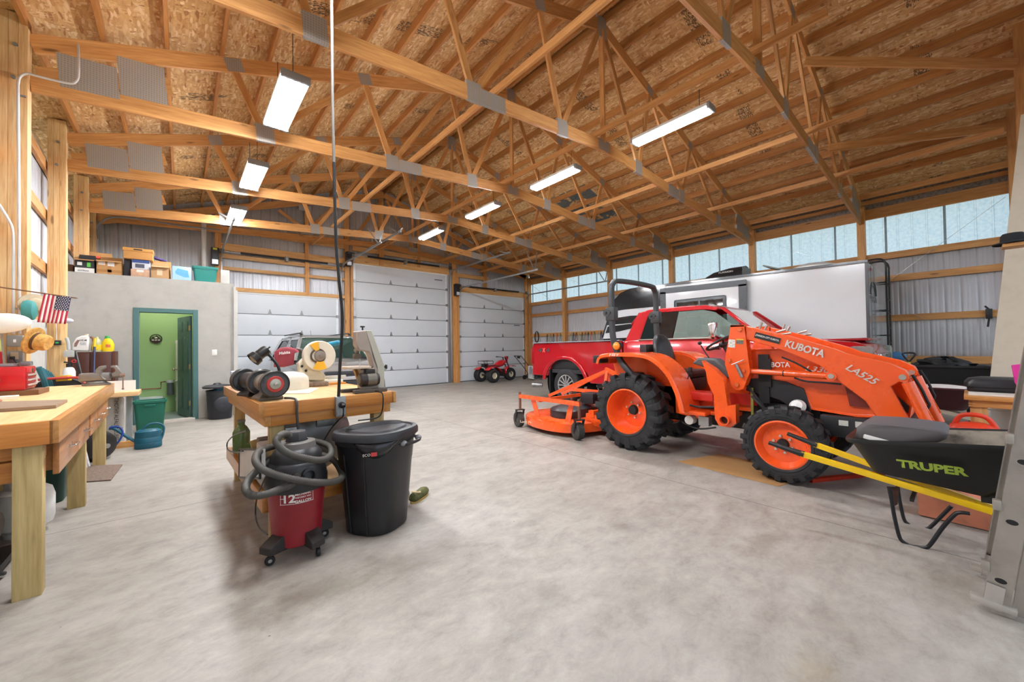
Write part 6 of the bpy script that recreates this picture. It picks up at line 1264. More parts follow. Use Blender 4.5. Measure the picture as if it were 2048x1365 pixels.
def fp(u, v, o=0.0):
    p = TL.lerp(TRp, u).lerp(BL.lerp(BRp, u), v); return p+V((0, -.012*sin(u*9+v*1.5)*(.3+v)-o, 0))
for k in range(13):
    b = MB(); b.grid([[fp((k+j/2)/13, i/8) for j in range(3)] for i in range(9)], False); o = b.build('stripe', FR if k % 2 == 0 else FW, FL, world=True); md = o.modifiers.new('t', 'SOLIDIFY'); md.thickness = .001
b = MB(); b.grid([[fp(.46+.54*j/6, .53*i/6, .003) for j in range(7)] for i in range(7)], False); cn = b.build('canton', FB, FL, world=True)
b = MB()
for r_ in range(9):
    for c_ in range(6 if r_ % 2 == 0 else 5):
        u, v = .46+.54*(c_+(.5 if r_ % 2 == 0 else 1.0))/6, .53*(r_+.5)/9; q = fp(u, v, .006); b.prism([q+V((.006*(1 if i % 2 else .45)*sin(2*pi*i/10), 0, .006*(1 if i % 2 else .45)*cos(2*pi*i/10))) for i in range(10)], (0, -.0005, 0))
st_ = b.build('stars', FW, cn, world=True); st_['kind'] = 'stuff'
def hat(name, label, c, ax, R, rc, hc, m, band=None):
    t = thing(name, label, 'hat', c)
    b = MB(); b.lathe([(R, -.012), (R*.98, 0), (rc*1.05, .004), (rc, .015), (rc*.92, hc*.8), (rc*.75, hc), (rc*.3, hc*.96), (.001, hc*.92)], c, ax, 40); b.build('crown_and_brim', m, t, world=True)
    if band: b = MB(); b.lathe([(rc*1.04, .012), (rc*1.0, .035)], c, ax, 40); b.build('hat_band', band, t, world=True)
STRAW = mat('#cf9c52', .85, 0, .25, .4, scale=30)
hat('felt_hat', 'cream wide brimmed hat hung on the left wall beside the flag', pty(70, 611, 6.0), (.55, -1, .05), .115, .07, .04, mat('#b9a98c', .8))
b = MB(); b.lathe([(.001, .05), (.05, .05), (.09, .035), (.10, 0), (.09, -.03), (.001, -.03)], pty(57, 621, 5.93), (1, -.02, 0), 36); tag(b.build('teal_cap', mat('#3f8f8c', .6, 0, .08)), 'round teal cap hanging in front of the cream hat', 'hat')
hat('straw_hat', 'woven straw hat hanging below the cream hat on the left wall', pty(69, 682, 5.98), (1, -.35, -.30), .135, .085, .11, STRAW, mat('#5d4326', .9))
t = thing('lamp_shade', 'white rounded lamp head at the left edge above the tool chest', 'lamp', pty(5, 648, 5.3)); MB().sph(pty(2, 647, 5.3), (.17, .06, .085), 28, 14, Matrix.Rotation(-.1, 3, 'Y')).build('shade', mat('#eeeae2', .4), t, world=True); MB().cyl(pty(2, 660, 5.3), pty(8, 728, 5.4), .006, n=8).build('stem', GALV, t, world=True)
tag(MB().prism([pty(-30, 700, 5.95), pty(6, 705, 5.95), pty(10, 732, 5.95), pty(-30, 732, 5.95)], (0, .02, 0)).build('red_sign', mat('#b8121c', .4)), 'dark red sheet standing behind the tool chest at the left edge', 'sign')
tag(MB().prism([pty(-30, 670, 5.9), pty(4, 680, 5.9), pty(3, 702, 5.9), pty(-30, 702, 5.9)], (0, .015, 0)).build('paper_card', mat('#c9d27a', .6, 0, .2)), 'green and white card pinned at the left edge of the wall', 'card')
b = MB(); p = pty(115, 686, 8.56); b.box(p, (.07, .05, .07), None, .008); sn = thing('sensor_box', 'small black sensor box with green light on the second left post', 'sensor', p); b.build('case', BLACKP, sn, world=True); MB().box(p-V((0, .027, 0)), (.03, .004, .02)).build('green_display', emis('#2c8a4a', .6, 'green_led'), sn, world=True); MB().tube(smooth_pts([pty(112, 645, 8.58), pty(113, 665, 8.58), pty(113, 680, 8.58)], 4), .004, 6).build('lead', WHITEP, sn, world=True)
# white purse like bag behind the flag (cap on post)
b = MB(); b.sph(pty(135, 642, 8.4), (.06, .05, .035), 16, 8); tag(b.build('ball_cap', mat('#c9c9d6', .8, 0, .2)), 'pale cap hung on the post right behind the flag', 'hat')
b = MB(); b.tube(smooth_pts([pty(133, 676, 8.5), pty(136, 685, 8.5), pty(137, 700, 8.5)], 5), .02, 10); b.box(pty(138, 708, 8.5), (.10, .08, .10), None, .012); tag(b.build('conduit_elbow', mat('#b8bbb9', .4, .3)), 'grey conduit elbow and box right of the second left post', 'conduit')
FE = thing('fire_extinguisher', 'white fire extinguisher with black valve beside the brown cabinet', 'fire extinguisher', (-1.17, 8.4, .9)); p = pty(138, 765, 8.4)
b = MB(); b.lathe([(.001, 0), (.06, 0), (.065, .02), (.065, .27), (.05, .32), (.025, .34), (.001, .34)], V((p.x, 8.4, p.z-.12)), (0, 0, 1), 28); b.build('cylinder', WHITEP, FE, world=True); b = MB(); b.cyl(V((p.x, 8.4, p.z+.21)), V((p.x, 8.4, p.z+.27)), .03, n=12); b.bar(V((p.x-.05, 8.4, p.z+.29)), V((p.x+.07, 8.4, p.z+.27)), .02, .02); b.build('valve', BLACKP, FE, world=True); b = MB(); b.torus(V((p.x+.05, 8.38, p.z+.30)), (0, 1, 0), .02, .006, 14, 6); b.build('pull_ring', mat('#c0202a', .4), FE, world=True)
# brown cabinet with jugs
CBN = thing('cabinet', 'dark brown cabinet standing against the grey utility wall', 'cabinet', (-1.18, 9.8, 0)); BRM = mat('#4a2216', .4, 0, .05, coat=.2)
MB().bx(-1.44, -.91, 9.62, 10.02, .04, 1.40, bev=.004).build('carcass', BRM, CBN, world=True); MB().bx(-.915, -.88, 9.6, 10.04, .0, 1.405).build('side_panel', mat('#5a2c1c', .4), CBN, world=True)
for x0, x1 in ((-1.43, -1.185), (-1.175, -.93)): MB().bx(x0, x1, 9.605, 9.622, .08, 1.38, bev=.003).build('door', BRM, CBN, world=True)
J = thing('jug', 'white plastic jug with handle on the brown cabinet', 'jug', (-1.30, 9.75, 1.40))
b = MB(); b.prism([pty(x, y, 9.70) for x, y in ((143, 702), (177, 703), (177, 674), (172, 671), (163, 672), (152, 676), (144, 688))], (0, .12, 0)); b.build('body', WHITEP, J, world=True, bev=.018)
b = MB(); b.prism([pty(x, y, 9.694) for x, y in ((148, 694), (153, 694), (159, 681), (155, 680), (149, 687))], (0, .004, 0)); b.build('handle_hole', mat('#8a6a60', .6), J, world=True); MB().cyl(pty(173, 672, 9.76), pty(173, 668.5, 9.76), .026, n=16).build('cap', mat('#ddd2b8', .5), J, world=True)
text('lettering', 'OZ-M', pty(166, 681, 9.697), (1, 0, 0), (0, 0, 1), .085, .03, mat('#3a3d44', .5), J, bold=.02); MB().box(pty(166, 688, 9.697), (.07, .002, .05)).build('label', mat('#c4c4c8', .5, 0, .3, scale=70), J, world=True)
B2 = thing('spray_bottle', 'yellow labelled bottle between the white jug and the detergent', 'bottle', (-1.12, 9.75, 1.40)); b = MB(); b.lathe([(.001, 0), (.055, 0), (.06, .02), (.06, .15), (.045, .2), (.022, .23), (.022, .26), (.001, .26)], (-1.115, 9.75, 1.403), (0, 0, 1), 24); b.build('body', mat('#b9b98a', .3), B2, world=True); b = MB(); b.lathe([(.0615, .03), (.0615, .12)], (-1.115, 9.75, 1.403), (0, 0, 1), 24); b.build('label', mat('#e8c81e', .5, 0, .2, scale=40), B2, world=True)
b = MB(); b.tube(smooth_pts([pty(180, 676, 9.8), pty(184, 675, 9.8), pty(186, 683, 9.8), pty(184, 702, 9.8)], 5), .014, 8); tag(b.build('brown_handle', mat('#7a5540', .5)), 'brown loop handle standing behind the spray bottle', 'handle')
B3 = thing('detergent_bottle', 'yellow detergent bottle with green cap on the brown cabinet', 'bottle', (-.98, 9.75, 1.40)); b = MB(); b.grid([[V((-.985+w*cos(2*pi*k/22), 9.75+.05*sin(2*pi*k/22), 1.405+z)) for k in range(22)] for w, z in ((.07, 0), (.08, .02), (.082, .12), (.065, .18), (.045, .21), (.03, .225))], True, True, True); b.build('body', mat('#f0d21c', .35), B3, world=True); MB().cyl((-.99, 9.75, 1.625), (-.99, 9.75, 1.675), .034, .028).build('cap', mat('#2f9a48', .4), B3, world=True); MB().box((-.975, 9.697, 1.50), (.06, .004, .05)).build('label', mat('#d8724a', .5, 0, .3, scale=50), B3, world=True)
BM = thing('broom', 'blue handled broom with yellow tip leaning before the brown cabinet', 'broom', (-1.08, 9.4, 0)); b = MB(); b.cyl(pty(187, 778, 9.3)+(pty(187, 778, 9.3)-pty(189, 694, 9.5))*(.79/.95), pty(189, 694, 9.5), .014, n=10); b.build('pole', mat('#25355c', .4), BM, world=True); b = MB(); b.cyl(pty(189, 694, 9.5), pty(189.5, 677, 9.52), .019, n=10); b.build('tip', mat('#e8bb28', .4), BM, world=True)
b = MB(); b.cyl(pty(150, 704, 9.2), pty(165, 765, 8.9), .022, n=8); tag(b.build('black_pole', BLACKP), 'black pole leaning in front of the brown cabinet', 'pole')
# pale stand with white board, feed sack, bin and watering can
ST = thing('board_stand', 'pale wooden stand with a white board top beyond the long workbench', 'stand', (-.75, 8.0, 0))
b = MB(); b.bx(-1.2, -.47, 7.72, 8.2, .76, .82, bev=.003); b.build('shelf', mat('#dcb684', .55, 0, .06), ST, world=True); b = MB(); b.bx(-1.1, -.52, 8.0, 8.03, .82, .97); b.build('white_board', WHITEP, ST, world=True); b = MB(); b.bx(-.62, -.56, 8.02, 8.10, 0, .76); b.bx(-1.16, -1.10, 8.02, 8.10, 0, .76); b.build('leg', mat('#8f9694', .5), ST, world=True)
tag(board('stud_offcut', (-1.15, 7.98, .045), (-.52, 7.98, .045), .05, .09, PINE), 'pine board lying on the floor by the watering can', 'board')
FS = thing('feed_sack', 'white feed sack with vertical black lettering beyond the long workbench', 'sack', (-.84, 8.25, 0)); b = MB(); b.box((-.86, 8.25, .37), (.42, .16, .74), None, .05); sk = b.build('bag', mat('#d6d3cc', .6, 0, .05), FS, world=True, ang=60)
text('lettering', 'TIMOTHY ALFALFA CUBES', (-.735, 8.168, .40), (0, 0, -1), (1, 0, 0), .62, .045, BLACKM, sk); text('lettering', 'TIM', (-.70, 8.168, .25), (1, 0, 0), (0, 0, 1), .06, .04, BLACKM, sk)
RB = thing('recycling_bin', 'tall dark green plastic bin in front of the open doorway', 'bin', (-.42, 9.3, 0)); GB = mat('#12604e', .4, 0, .05)
def rrect(cx, cy, w, d, z, r=.05, n=5):
    P = []
    for sx, sy, a in ((1, 1, 0), (-1, 1, 90), (-1, -1, 180), (1, -1, 270)):
        for k in range(n+1): t = rad(a+90*k/n); P.append(V((cx+sx*(w/2-r)+r*cos(t), cy+sy*(d/2-r)+r*sin(t), z)))
    return P
b = MB(); b.grid([rrect(-.42, 9.3, w, d, z) for w, d, z in ((.32, .24, 0), (.34, .26, .02), (.40, .30, .50), (.44, .34, .505), (.44, .34, .545), (.42, .32, .55), (.39, .29, .545), (.32, .23, .03))], True, False, True); b.build('body', GB, RB, world=True); MB().bx(-.49, -.35, 9.125, 9.14, .45, .49, bev=.004).build('grip', GB, RB, world=True)
WC2 = thing('watering_can', 'dark teal plastic watering can on the floor by the green bin', 'watering can', (-.37, 7.75, 0)); WT = mat('#14566a', .4, 0, .06)
b = MB(); b.grid([[V((-.37+w*cos(2*pi*k/28), 7.72+d*sin(2*pi*k/28), z)) for k in range(28)] for w, d, z in ((.14, .09, 0), (.15, .10, .015), (.15, .10, .075), (.146, .096, .08), (.15, .10, .085), (.148, .098, .15), (.144, .094, .155), (.147, .097, .16), (.143, .093, .24), (.11, .07, .265), (.06, .05, .268))], True, True, True); b.build('body', WT, WC2, world=True)
b = MB(); b.tube(smooth_pts([(-.49, 7.72, .10), (-.58, 7.72, .18), (-.68, 7.72, .29), (-.73, 7.72, .33)], 5), .02, 10, rs=None); b.lathe([(.018, 0), (.035, .03), (.03, .045), (.001, .045)], (-.72, 7.72, .325), (-.75, 0, .5), 16); b.build('spout', WT, WC2, world=True)
b = MB(); b.tube(smooth_pts([(-.44, 7.72, .26), (-.36, 7.72, .335), (-.26, 7.72, .335), (-.205, 7.72, .28), (-.21, 7.72, .18), (-.235, 7.72, .09)], 6), .014, 10); b.build('handle', WT, WC2, world=True)
b = MB(); b.tube(smooth_pts([(-.75, 7.6, .36), (-.66, 7.58, .36), (-.62, 7.56, .28), (-.66, 7.55, .16), (-.75, 7.55, .05)], 6), .012, 8); tag(b.build('blue_hose', mat('#1d3f8f', .4)), 'short blue and black hose curling beside the watering can spout', 'hose')
SB = thing('trash_can', 'black trash can with tilted lid beside the garage door wall', 'trash can', (.62, 10.05, 0)); b = MB(); b.lathe([(.001, 0), (.19, 0), (.20, .02), (.225, .55), (.235, .56), (.235, .58), (.22, .585), (.19, .05)], (.60, 10.04, 0), (0, 0, 1), 36); bo = b.build('body', mat('#26292f', .45, 0, .06), SB, world=True)
b = MB(); b.lathe([(.15, 0), (.155, .02), (.13, .035), (.001, .02)], (.64, 9.82, .30), (0, -1, .08), 28); b.build('relief', mat('#22252b', .45), bo, world=True); b = MB(); b.lathe([(.25, -.03), (.255, 0), (.20, .03), (.08, .04), (.05, .07), (.001, .07)], (.56, 10.02, .66), (-.12, -.05, 1), 32); b.build('lid', mat('#212327', .5), SB, world=True); MB().sph((.63, 9.98, .60), (.14, .12, .07), 14, 8).build('blue_liner', mat('#3c7fb0', .4), SB, world=True)
# light switch, room fittings
o = thing('light_switch', 'white light switch plate on the grey utility wall', 'switch', (.525, 10.31, 1.35)); p = (pty(424, 699, 10.31)+pty(434, 712, 10.31))/2; MB().box((p.x, 10.315, p.z), (.085, .012, .125), None, .003).build('plate', WHITEP, o, world=True); MB().box((p.x, 10.305, p.z), (.012, .014, .028)).build('toggle', WHITEP, o, world=True)
o = thing('round_sign', 'round black and white plaque on the green room wall', 'sign', pty(312, 678, 11.98)); p = pty(312, 678, 11.98); b = MB(); b.torus(p, (0, 1, 0), .10, .008, 32, 6); b.build('ring', BLACKM, o, world=True); b = MB(); b.prism([p+V((.10*cos(rad(a)), 0, .10*sin(rad(a))-.01)) for a in range(180, 361, 12)], (0, -.012, 0)); b.prism([p+V(q) for q in ((-.09, 0, .0), (-.05, 0, .05), (-.03, 0, .03), (.01, 0, .08), (.05, 0, .03), (.09, 0, .0))], (0, -.010, 0)); b.build('silhouette', mat('#3a2a24', .6), o, world=True); b = MB()
for dx in (-.05, 0, .05): b.box(p+V((dx, -.014, -.03)), (.035, .004, .02))
b.sph(p+V((0, -.012, .02)), (.025, .006, .02), 10, 6); b.build('white_marks', WHITEP, o, world=True)
PP = thing('water_pipes', 'white pipes and grey water filter on the green room wall', 'pipes', (-.1, 11.9, .5)); b = MB(); x = pty(355, 760, 11.9).x; b.cyl((x, 11.93, .0), (x, 11.93, 1.62), .03, n=14)
for z in (.25, .95, 1.58): b.cyl((x, 11.93, z), (x, 11.93, z+.07), .042, n=14)
b.build('white_pipe', WHITEP, PP, world=True); b = MB(); b.cyl((x-.12, 11.88, .40), (x-.12, 11.88, .68), .06, n=20); b.build('filter_bowl', mat('#5d6468', .4), PP, world=True); b = MB(); b.cyl((x-.12, 11.88, .68), (x-.12, 11.88, .74), .072, n=20); b.cyl((x-.2, 11.88, .71), (x, 11.9, .71), .02, n=10); b.build('filter_cap', mat('#cfd4d6', .4), PP, world=True); b = MB(); b.tube([(-1.0, 11.95, .56), (-.36, 11.95, .56), (-.36, 11.93, .70), (x-.18, 11.9, .71)], .013, 8); b.build('copper_pipe', mat('#8f5f45', .4, .5), PP, world=True)
tag(MB().bx(-.95, -.32, 11.86, 11.99, .28, .38, bev=.01).build('baseboard_heater', mat('#d3d8d8', .5)), 'pale baseboard unit along the green room wall', 'heater')
# boxes stored on top of the utility room
ZT = 2.842
CARD, CARD2 = mat('#b98c58', .8, 0, .05, scale=4), mat('#a87a48', .8, 0, .05, scale=4)
def carton(label, x0, x1, y0, y1, h, m=CARD, z=ZT, flaps=True, name='cardboard_box'):
    t = thing(name, label, 'box', ((x0+x1)/2, (y0+y1)/2, z))
    if flaps:
        b = MB(); b.bx(x0, x1, y0, y0+.006, z, z+h); b.bx(x0, x1, y1-.006, y1, z, z+h); b.bx(x0, x0+.006, y0, y1, z, z+h); b.bx(x1-.006, x1, y0, y1, z, z+h); b.bx(x0, x1, y0, y1, z, z+.006); b.build('walls', m, t, world=True)
        MB().prism([V((x0, y0, z+h)), V((x1, y0, z+h)), V((x1-.01, y0-.09, z+h-.03)), V((x0+.01, y0-.09, z+h-.03))], (0, 0, .004)).build('front_flap', m, t, world=True); MB().prism([V((x0, y1, z+h)), V((x1, y1, z+h)), V((x1-.02, y1+.02, z+h+.13)), V((x0+.02, y1+.02, z+h+.13))], (0, .004, 0)).build('back_flap', m, t, world=True); MB().prism([V((x1, y0, z+h)), V((x1, y1, z+h)), V((x1+.012, y1, z+h-.08)), V((x1+.012, y0, z+h-.08))], (0, 0, .004)).build('side_flap', m, t, world=True)
    else: MB().bx(x0, x1, y0, y1, z, z+h, bev=.004).build('body', m, t, world=True)
    return t
def label_on(t, x0, x1, z0, z1, y, m, name='label'): return MB().bx(x0, x1, y-.003, y, z0, z1).build(name, m, t, world=True)
PAPER = mat('#e6e4de', .6, 0, .12, scale=60)
t = carton('black and white product box with open flaps, leftmost in front on the loft', -1.46, -1.215, 10.36, 10.62, .24, mat('#26282a', .5)); label_on(t, -1.458, -1.217, ZT, ZT+.085, 10.359, WHITEP, 'white_band'); label_on(t, -1.43, -1.37, ZT+.13, ZT+.19, 10.359, WHITEP); label_on(t, -1.31, -1.265, ZT+.11, ZT+.19, 10.359, mat('#5fc24a', .5), 'green_patch'); text('lettering', 'GOTRAX', (-1.355, 10.355, ZT+.035), (1, 0, 0), (0, 0, 1), .14, .026, mat('#55585a', .5), t, bold=.03)
[o for o in t.children if o.name.startswith('front_flap')][0].data.materials[0] = CARD
t = carton('big brown carton with two white labels and tape, second on the loft', -1.195, -.86, 10.36, 10.72, .255, CARD); label_on(t, -1.17, -1.08, ZT+.17, ZT+.235, 10.359, PAPER); label_on(t, -1.05, -.96, ZT+.155, ZT+.235, 10.359, PAPER); label_on(t, -1.05, -.995, ZT, ZT+.255, 10.3595, CARD2, 'tape'); label_on(t, -1.193, -.862, ZT+.04, ZT+.09, 10.3595, CARD2, 'tape')
carton('tilted open carton behind the black product box on the loft', -1.46, -1.05, 10.84, 11.14, .40, CARD); tag(MB().box((-1.27, 10.76, ZT+.36), (.18, .10, .05), None, .01).build('red_packet', mat('#e0523a', .5)), 'orange red packet lying in the tilted carton', 'packet')
carton('dark brown carton at the far left end of the loft', -1.66, -1.50, 10.50, 10.8, .15, mat('#6e4a30', .8), flaps=False)
t = carton('shipping box with blotchy printed label under the printer box', -.74, -.475, 10.36, 10.62, .145, mat('#c9a386', .7, 0, .15), flaps=False); label_on(t, -.66, -.56, ZT+.09, ZT+.135, 10.359, PAPER)
t = carton('white and blue printer box in the middle of the loft stack', -.725, -.475, 10.37, 10.62, .185, mat('#c9ccd2', .5), ZT+.147, False); label_on(t, -.722, -.478, ZT+.27, ZT+.33, 10.369, mat('#2f4a86', .5), 'blue_band'); label_on(t, -.68, -.55, ZT+.175, ZT+.25, 10.369, mat('#4a4f60', .5, 0, .2, scale=40), 'printed_picture')
t = carton('tan lidded storage box on top of the printer box', -.84, -.43, 10.34, 10.68, .20, mat('#c08a4c', .75, 0, .03), ZT+.335, False); MB().bx(-.85, -.42, 10.33, 10.69, ZT+.485, ZT+.545, bev=.004).build('lid', mat('#c9934f', .75, 0, .03), t, world=True); label_on(t, -.70, -.58, ZT+.505, ZT+.525, 10.329, BLACKM, 'hand_hole')
carton('dark box hidden beside the printer box on the loft', -.84, -.745, 10.45, 10.7, .33, mat('#23232c', .6), flaps=False)
t = carton('tall brown carton with open front flap, right of the stack', -.46, -.185, 10.36, 10.62, .235, mat('#bb9468', .8, 0, .04)); label_on(t, -.37, -.29, ZT+.06, ZT+.18, 10.359, mat('#d5c4a4', .6), 'tape'); carton('tan box standing behind the tall carton on the loft', -.44, -.17, 10.70, 10.95, .40, mat('#c18d50', .8), flaps=False)
tag(MB().box((-.33, 10.85, ZT+.455), (.2, .2, .03), Matrix.Rotation(.3, 3, 'Y')).build('purple_folder', mat('#4a3f86', .6)), 'purple folder lying on the tan box on the loft', 'folder')
t = thing('plastic_bin', 'pale blue translucent storage bin on the loft', 'bin', (0, 10.5, ZT)); MB().bx(-.145, .155, 10.36, 10.66, ZT, ZT+.275, bev=.012).build('body', mat('#a9cfe6', .35, 0, .04), t, world=True); b = MB(); b.prism([V((x, 10.357, ZT+z)) for x, z in ((-.10, .16), (-.06, .23), (.10, .20), (.12, .06), (.04, .06), (-.09, .12))], (0, .003, 0)); b.build('contents_patch', mat('#5fa9d6', .4), t, world=True)
t = thing('tote', 'teal plastic tote with rolled rim at the right end of the loft', 'tote', (.38, 10.5, ZT)); b = MB(); b.grid([rrect(.385, 10.55, w, d, ZT+z, .04) for w, d, z in ((.33, .30, 0), (.35, .32, .02), (.39, .36, .27), (.43, .40, .275), (.44, .41, .315), (.42, .39, .32), (.38, .35, .315), (.33, .30, .05))], True, False, True); b.build('body', mat('#2d8c84', .45, 0, .03), t, world=True); MB().bx(.30, .47, 10.36, 10.375, ZT+.25, ZT+.28, bev=.003).build('handle', mat('#2d8c84', .45), t, world=True)
tag(MB().bx(.64, .80, 10.45, 10.6, ZT, ZT+.30, bev=.006).build('electrical_panel', mat('#b3b1aa', .5)), 'beige grey utility box standing at the right end of the loft wall', 'box')
o = thing('vent_pipe', 'white vent pipe rising behind the loft to the roof', 'pipe', (.5, 13.1, 2.9)); p = pty(408, 530, 13.1); MB().cyl((p.x, 13.1, 2.85), (p.x, 13.1, 4.9), .055, n=18).build('pipe', mat('#d8d4ce', .5), o, world=True)
o = thing('conduit', 'grey conduit arching across the back wall above the loft boxes', 'conduit', (-.6, 12.9, 4.3)); MB().tube(smooth_pts([pty(x, y, 12.95) for x, y in ((197, 478), (195, 462), (198, 450), (208, 440), (225, 435), (260, 436), (320, 445), (380, 454), (440, 460))], 5), .02, 8).build('pipe', mat('#8a8d90', .4, .4), o, world=True)
# ---------------------------------------------------------------- under the long bench
PR = thing('propane_tank', 'white propane cylinder on the floor under the long workbench', 'propane tank', (-.93, 4.72, 0)); b = MB(); b.lathe([(.10, 0), (.105, .03), (.10, .035), (.145, .07), (.155, .11), (.155, .27), (.14, .33), (.10, .36), (.04, .37), (.001, .37)], (-.92, 4.72, 0), (0, 0, 1), 36); b.build('cylinder', mat('#d9d9d4', .4, 0, .05), PR, world=True); b = MB(); b.lathe([(.10, .35), (.10, .44), (.095, .45)], (-.92, 4.72, 0), (0, 0, 1), 30); b.build('collar', mat('#d0d0cc', .4), PR, world=True); b = MB(); b.cyl((-.92, 4.72, .36), (-.92, 4.72, .44), .025); b.build('valve', mat('#b58a4a', .3, .7), PR, world=True); label_on(PR, -.90, -.80, .15, .25, 4.585, mat('#d9c4c0', .6, 0, .3, scale=60))
GBN = thing('green_bin', 'dark green bin standing under the long workbench', 'bin', (-.98, 5.62, 0)); b = MB(); b.grid([rrect(-1.0, 5.62, w, d, z) for w, d, z in ((.30, .26, 0), (.32, .28, .02), (.36, .32, .50), (.40, .36, .505), (.40, .36, .54), (.35, .31, .535), (.29, .25, .03))], True, False, True); b.build('body', mat('#0f3d34', .45, 0, .06), GBN, world=True); b = MB(); b.box((-.86, 5.5, .60), (.14, .08, .09), None, .02); tag(b.build('red_can', mat('#c21c2c', .4)), 'red plastic can on the dark green bin under the bench', 'can')
MC = thing('air_compressor', 'black compressor with hoses at the left edge under the bench', 'compressor', (-1.05, 3.95, 0)); b = MB(); b.sph((-1.12, 4.05, .28), (.20, .18, .19), 24, 14); b.build('tank', BLACKP, MC, world=True); b = MB(); b.lathe([(.06, -.03), (.11, -.03), (.11, .03), (.06, .03)], (-.93, 3.95, .30), (1, -.3, 0), 22, loop=True); b.build('flywheel', mat('#4a3f38', .5, .3), MC, world=True); b = MB(); b.tube(smooth_pts([(-1.1, 3.9, .52), (-.98, 3.85, .56), (-.9, 3.85, .50), (-.88, 3.9, .38)], 5), .014); b.tube(smooth_pts([(-1.2, 3.8, .15), (-1.0, 3.75, .10), (-.86, 3.8, .06), (-.84, 3.9, .02)], 5), .012); b.build('hose', RUBBER, MC, world=True); b = MB(); b.bx(-1.3, -.85, 3.85, 4.25, .04, .08); b.bar((-1.3, 3.86, .62), (-.85, 4.0, .60), .03, .03); b.build_each('frame', BLACKM, MC, world=True)
b = MB(); pm = [ptz(x, y, .001) for x, y in ((168, 966), (222, 962), (245, 931), (165, 934))]; b.prism(pm, (0, 0, .012)); tag(b.build('door_mat', mat('#7b685a', .95, 0, .3, .5, scale=60)), 'brown speckled floor mat lying beside the long workbench legs', 'mat')
SBL = thing('drum', 'round black drum under the far end of the long workbench', 'drum', (-1.0, 7.35, 0)); b = MB(); b.lathe([(.001, -.14), (.12, -.14), (.17, -.12), (.19, -.06), (.19, .06), (.17, .12), (.12, .14), (.001, .14)], (-.86, 7.32, .19), (.8, -1, 0), 32); b.build('drum', BLACKP, SBL, world=True); b = MB(); b.cyl((-.86, 7.32, .19), (-.72, 7.15, .19), .03, n=12); b.build('axle', GALV, SBL, world=True)
b = MB()
for k in range(9): b.tube(smooth_pts([(-.86+.02*random.random(), 6.3+.02*k, .45), (-.84+.03*random.random(), 6.3+.02*k, .3), (-.83+.05*random.random(), 6.3+.02*k, .12)], 3), .012, 6)
tag(b.build('rag_mop', mat('#d8d6d8', .9, 0, .2)), 'white rag mop hanging under the middle of the long workbench', 'mop')
# ---------------------------------------------------------------- wheelbarrow
WB = thing('wheelbarrow', 'black wheelbarrow with yellow handles and green lettering at the right front', 'wheelbarrow', (3.92, .3, 0)); XN, XF = 3.72, 4.14
YEL = mat('#f2c40e', .35, 0, .03, coat=.3)
def beam(X, tip, ys, end, Xe):
    a, c, e = ptx(*tip, X), ptx(*ys, X), ptx(*end, X); e = V((Xe, e.y, e.z)); e = e+(e-c).normalized()*.35
    MB().bar(c, e, .034, .042, (0, 0, 1), bev=.003).build('handle_beam', YEL, WB, world=True); b = MB(); b.tube([a, a.lerp(c, .5), c+(e-c).normalized()*.02], .017, 12, rs=[.017, .019, .026]); b.build('grip', BLACKP, WB, world=True); return c, e
cn, en = beam(XN, (1538, 886), (1602, 908), (1984, 1030), 3.80); cf, ef = beam(XF, (1575, 868), (1629, 889), (1990, 1012), 4.06)
TUB = mat('#1b1c1d', .45, 0, .12, scale=5)
rn = [ptx(1693, 882, 3.60), ptx(2026, 888, 3.60)]; rf = [ptx(1712, 858, 4.27), ptx(2030, 852, 4.27)]; bn = [ptx(1742, 944, 3.72), ptx(1996, 1004, 3.76)]
def tubring(t, k=1.0, n=10):
    """t 0 at the floor of the tub, 1 at the rim"""
    yb, yf = bn[0].y+(rn[0].y-bn[0].y)*t, bn[1].y+(rn[1].y-.25-bn[1].y)*t; zb, zf = bn[0].z+(rn[0].z-bn[0].z)*t, bn[1].z+(rn[1].z-bn[1].z)*t
    xb0, xb1 = 3.73-.12*t, 4.13+.13*t; xf0, xf1 = 3.80-.17*t, 4.06+.18*t; r = .07+.05*t; P = []
    cs = [(xb0, yb), (xf0, yf), (xf1, yf), (xb1, yb)]; cxm, cym = 3.93, (yb+yf)/2
    C4 = [V((x, y, 0)) for x, y in cs]
    for i in range(4):
        p0, p1, p2 = C4[i-1], C4[i], C4[(i+1) % 4]; a = p1+(p0-p1).normalized()*r; c = p1+(p2-p1).normalized()*r
        for q in range(n//2+1):
            s = q/(n//2); v = a.lerp(p1, s).lerp(p1.lerp(c, s), s); f = (v.y-yb)/(yf-yb) if yf != yb else 0
            P.append(V((cxm+(v.x-cxm)*k, cym+(v.y-cym)*k, zb+(zf-zb)*f)))
    return P
b = MB(); lift = lambda ring, dz: [p+V((0, 0, dz)) for p in ring]
b.grid([tubring(0, .5), tubring(0, 1), tubring(.5), tubring(.96), lift(tubring(1, 1.03), -.02), lift(tubring(1, 1.05), -.005), lift(tubring(1, 1.04), .012), tubring(1, .98)], True, True, False); tub = b.build('tray', TUB, WB, world=True, ang=50)
b = MB(); b.grid([lift(tubring(1, .979), .0), tubring(.5, .955), lift(tubring(.03, .95), .012), lift(tubring(.0, .5), .014)], True, False, True); b.build('dusty_lining', mat('#8a7f70', .85, 0, .35, scale=7), WB, world=True, ang=50)
a, c = ptx(1793, 925, 3.655), ptx(1938, 944, 3.69); xd = (c-a).normalized(); yd = V((-.28, 0, 1)); yd = (yd-xd*yd.dot(xd)).normalized()
text('lettering', 'TRUPER', (a+c)/2+V((-.022, 0, 0)), xd, yd, (c-a).length, .058, mat('#9db43e', .5), tub, bold=.045, shear=-.1)
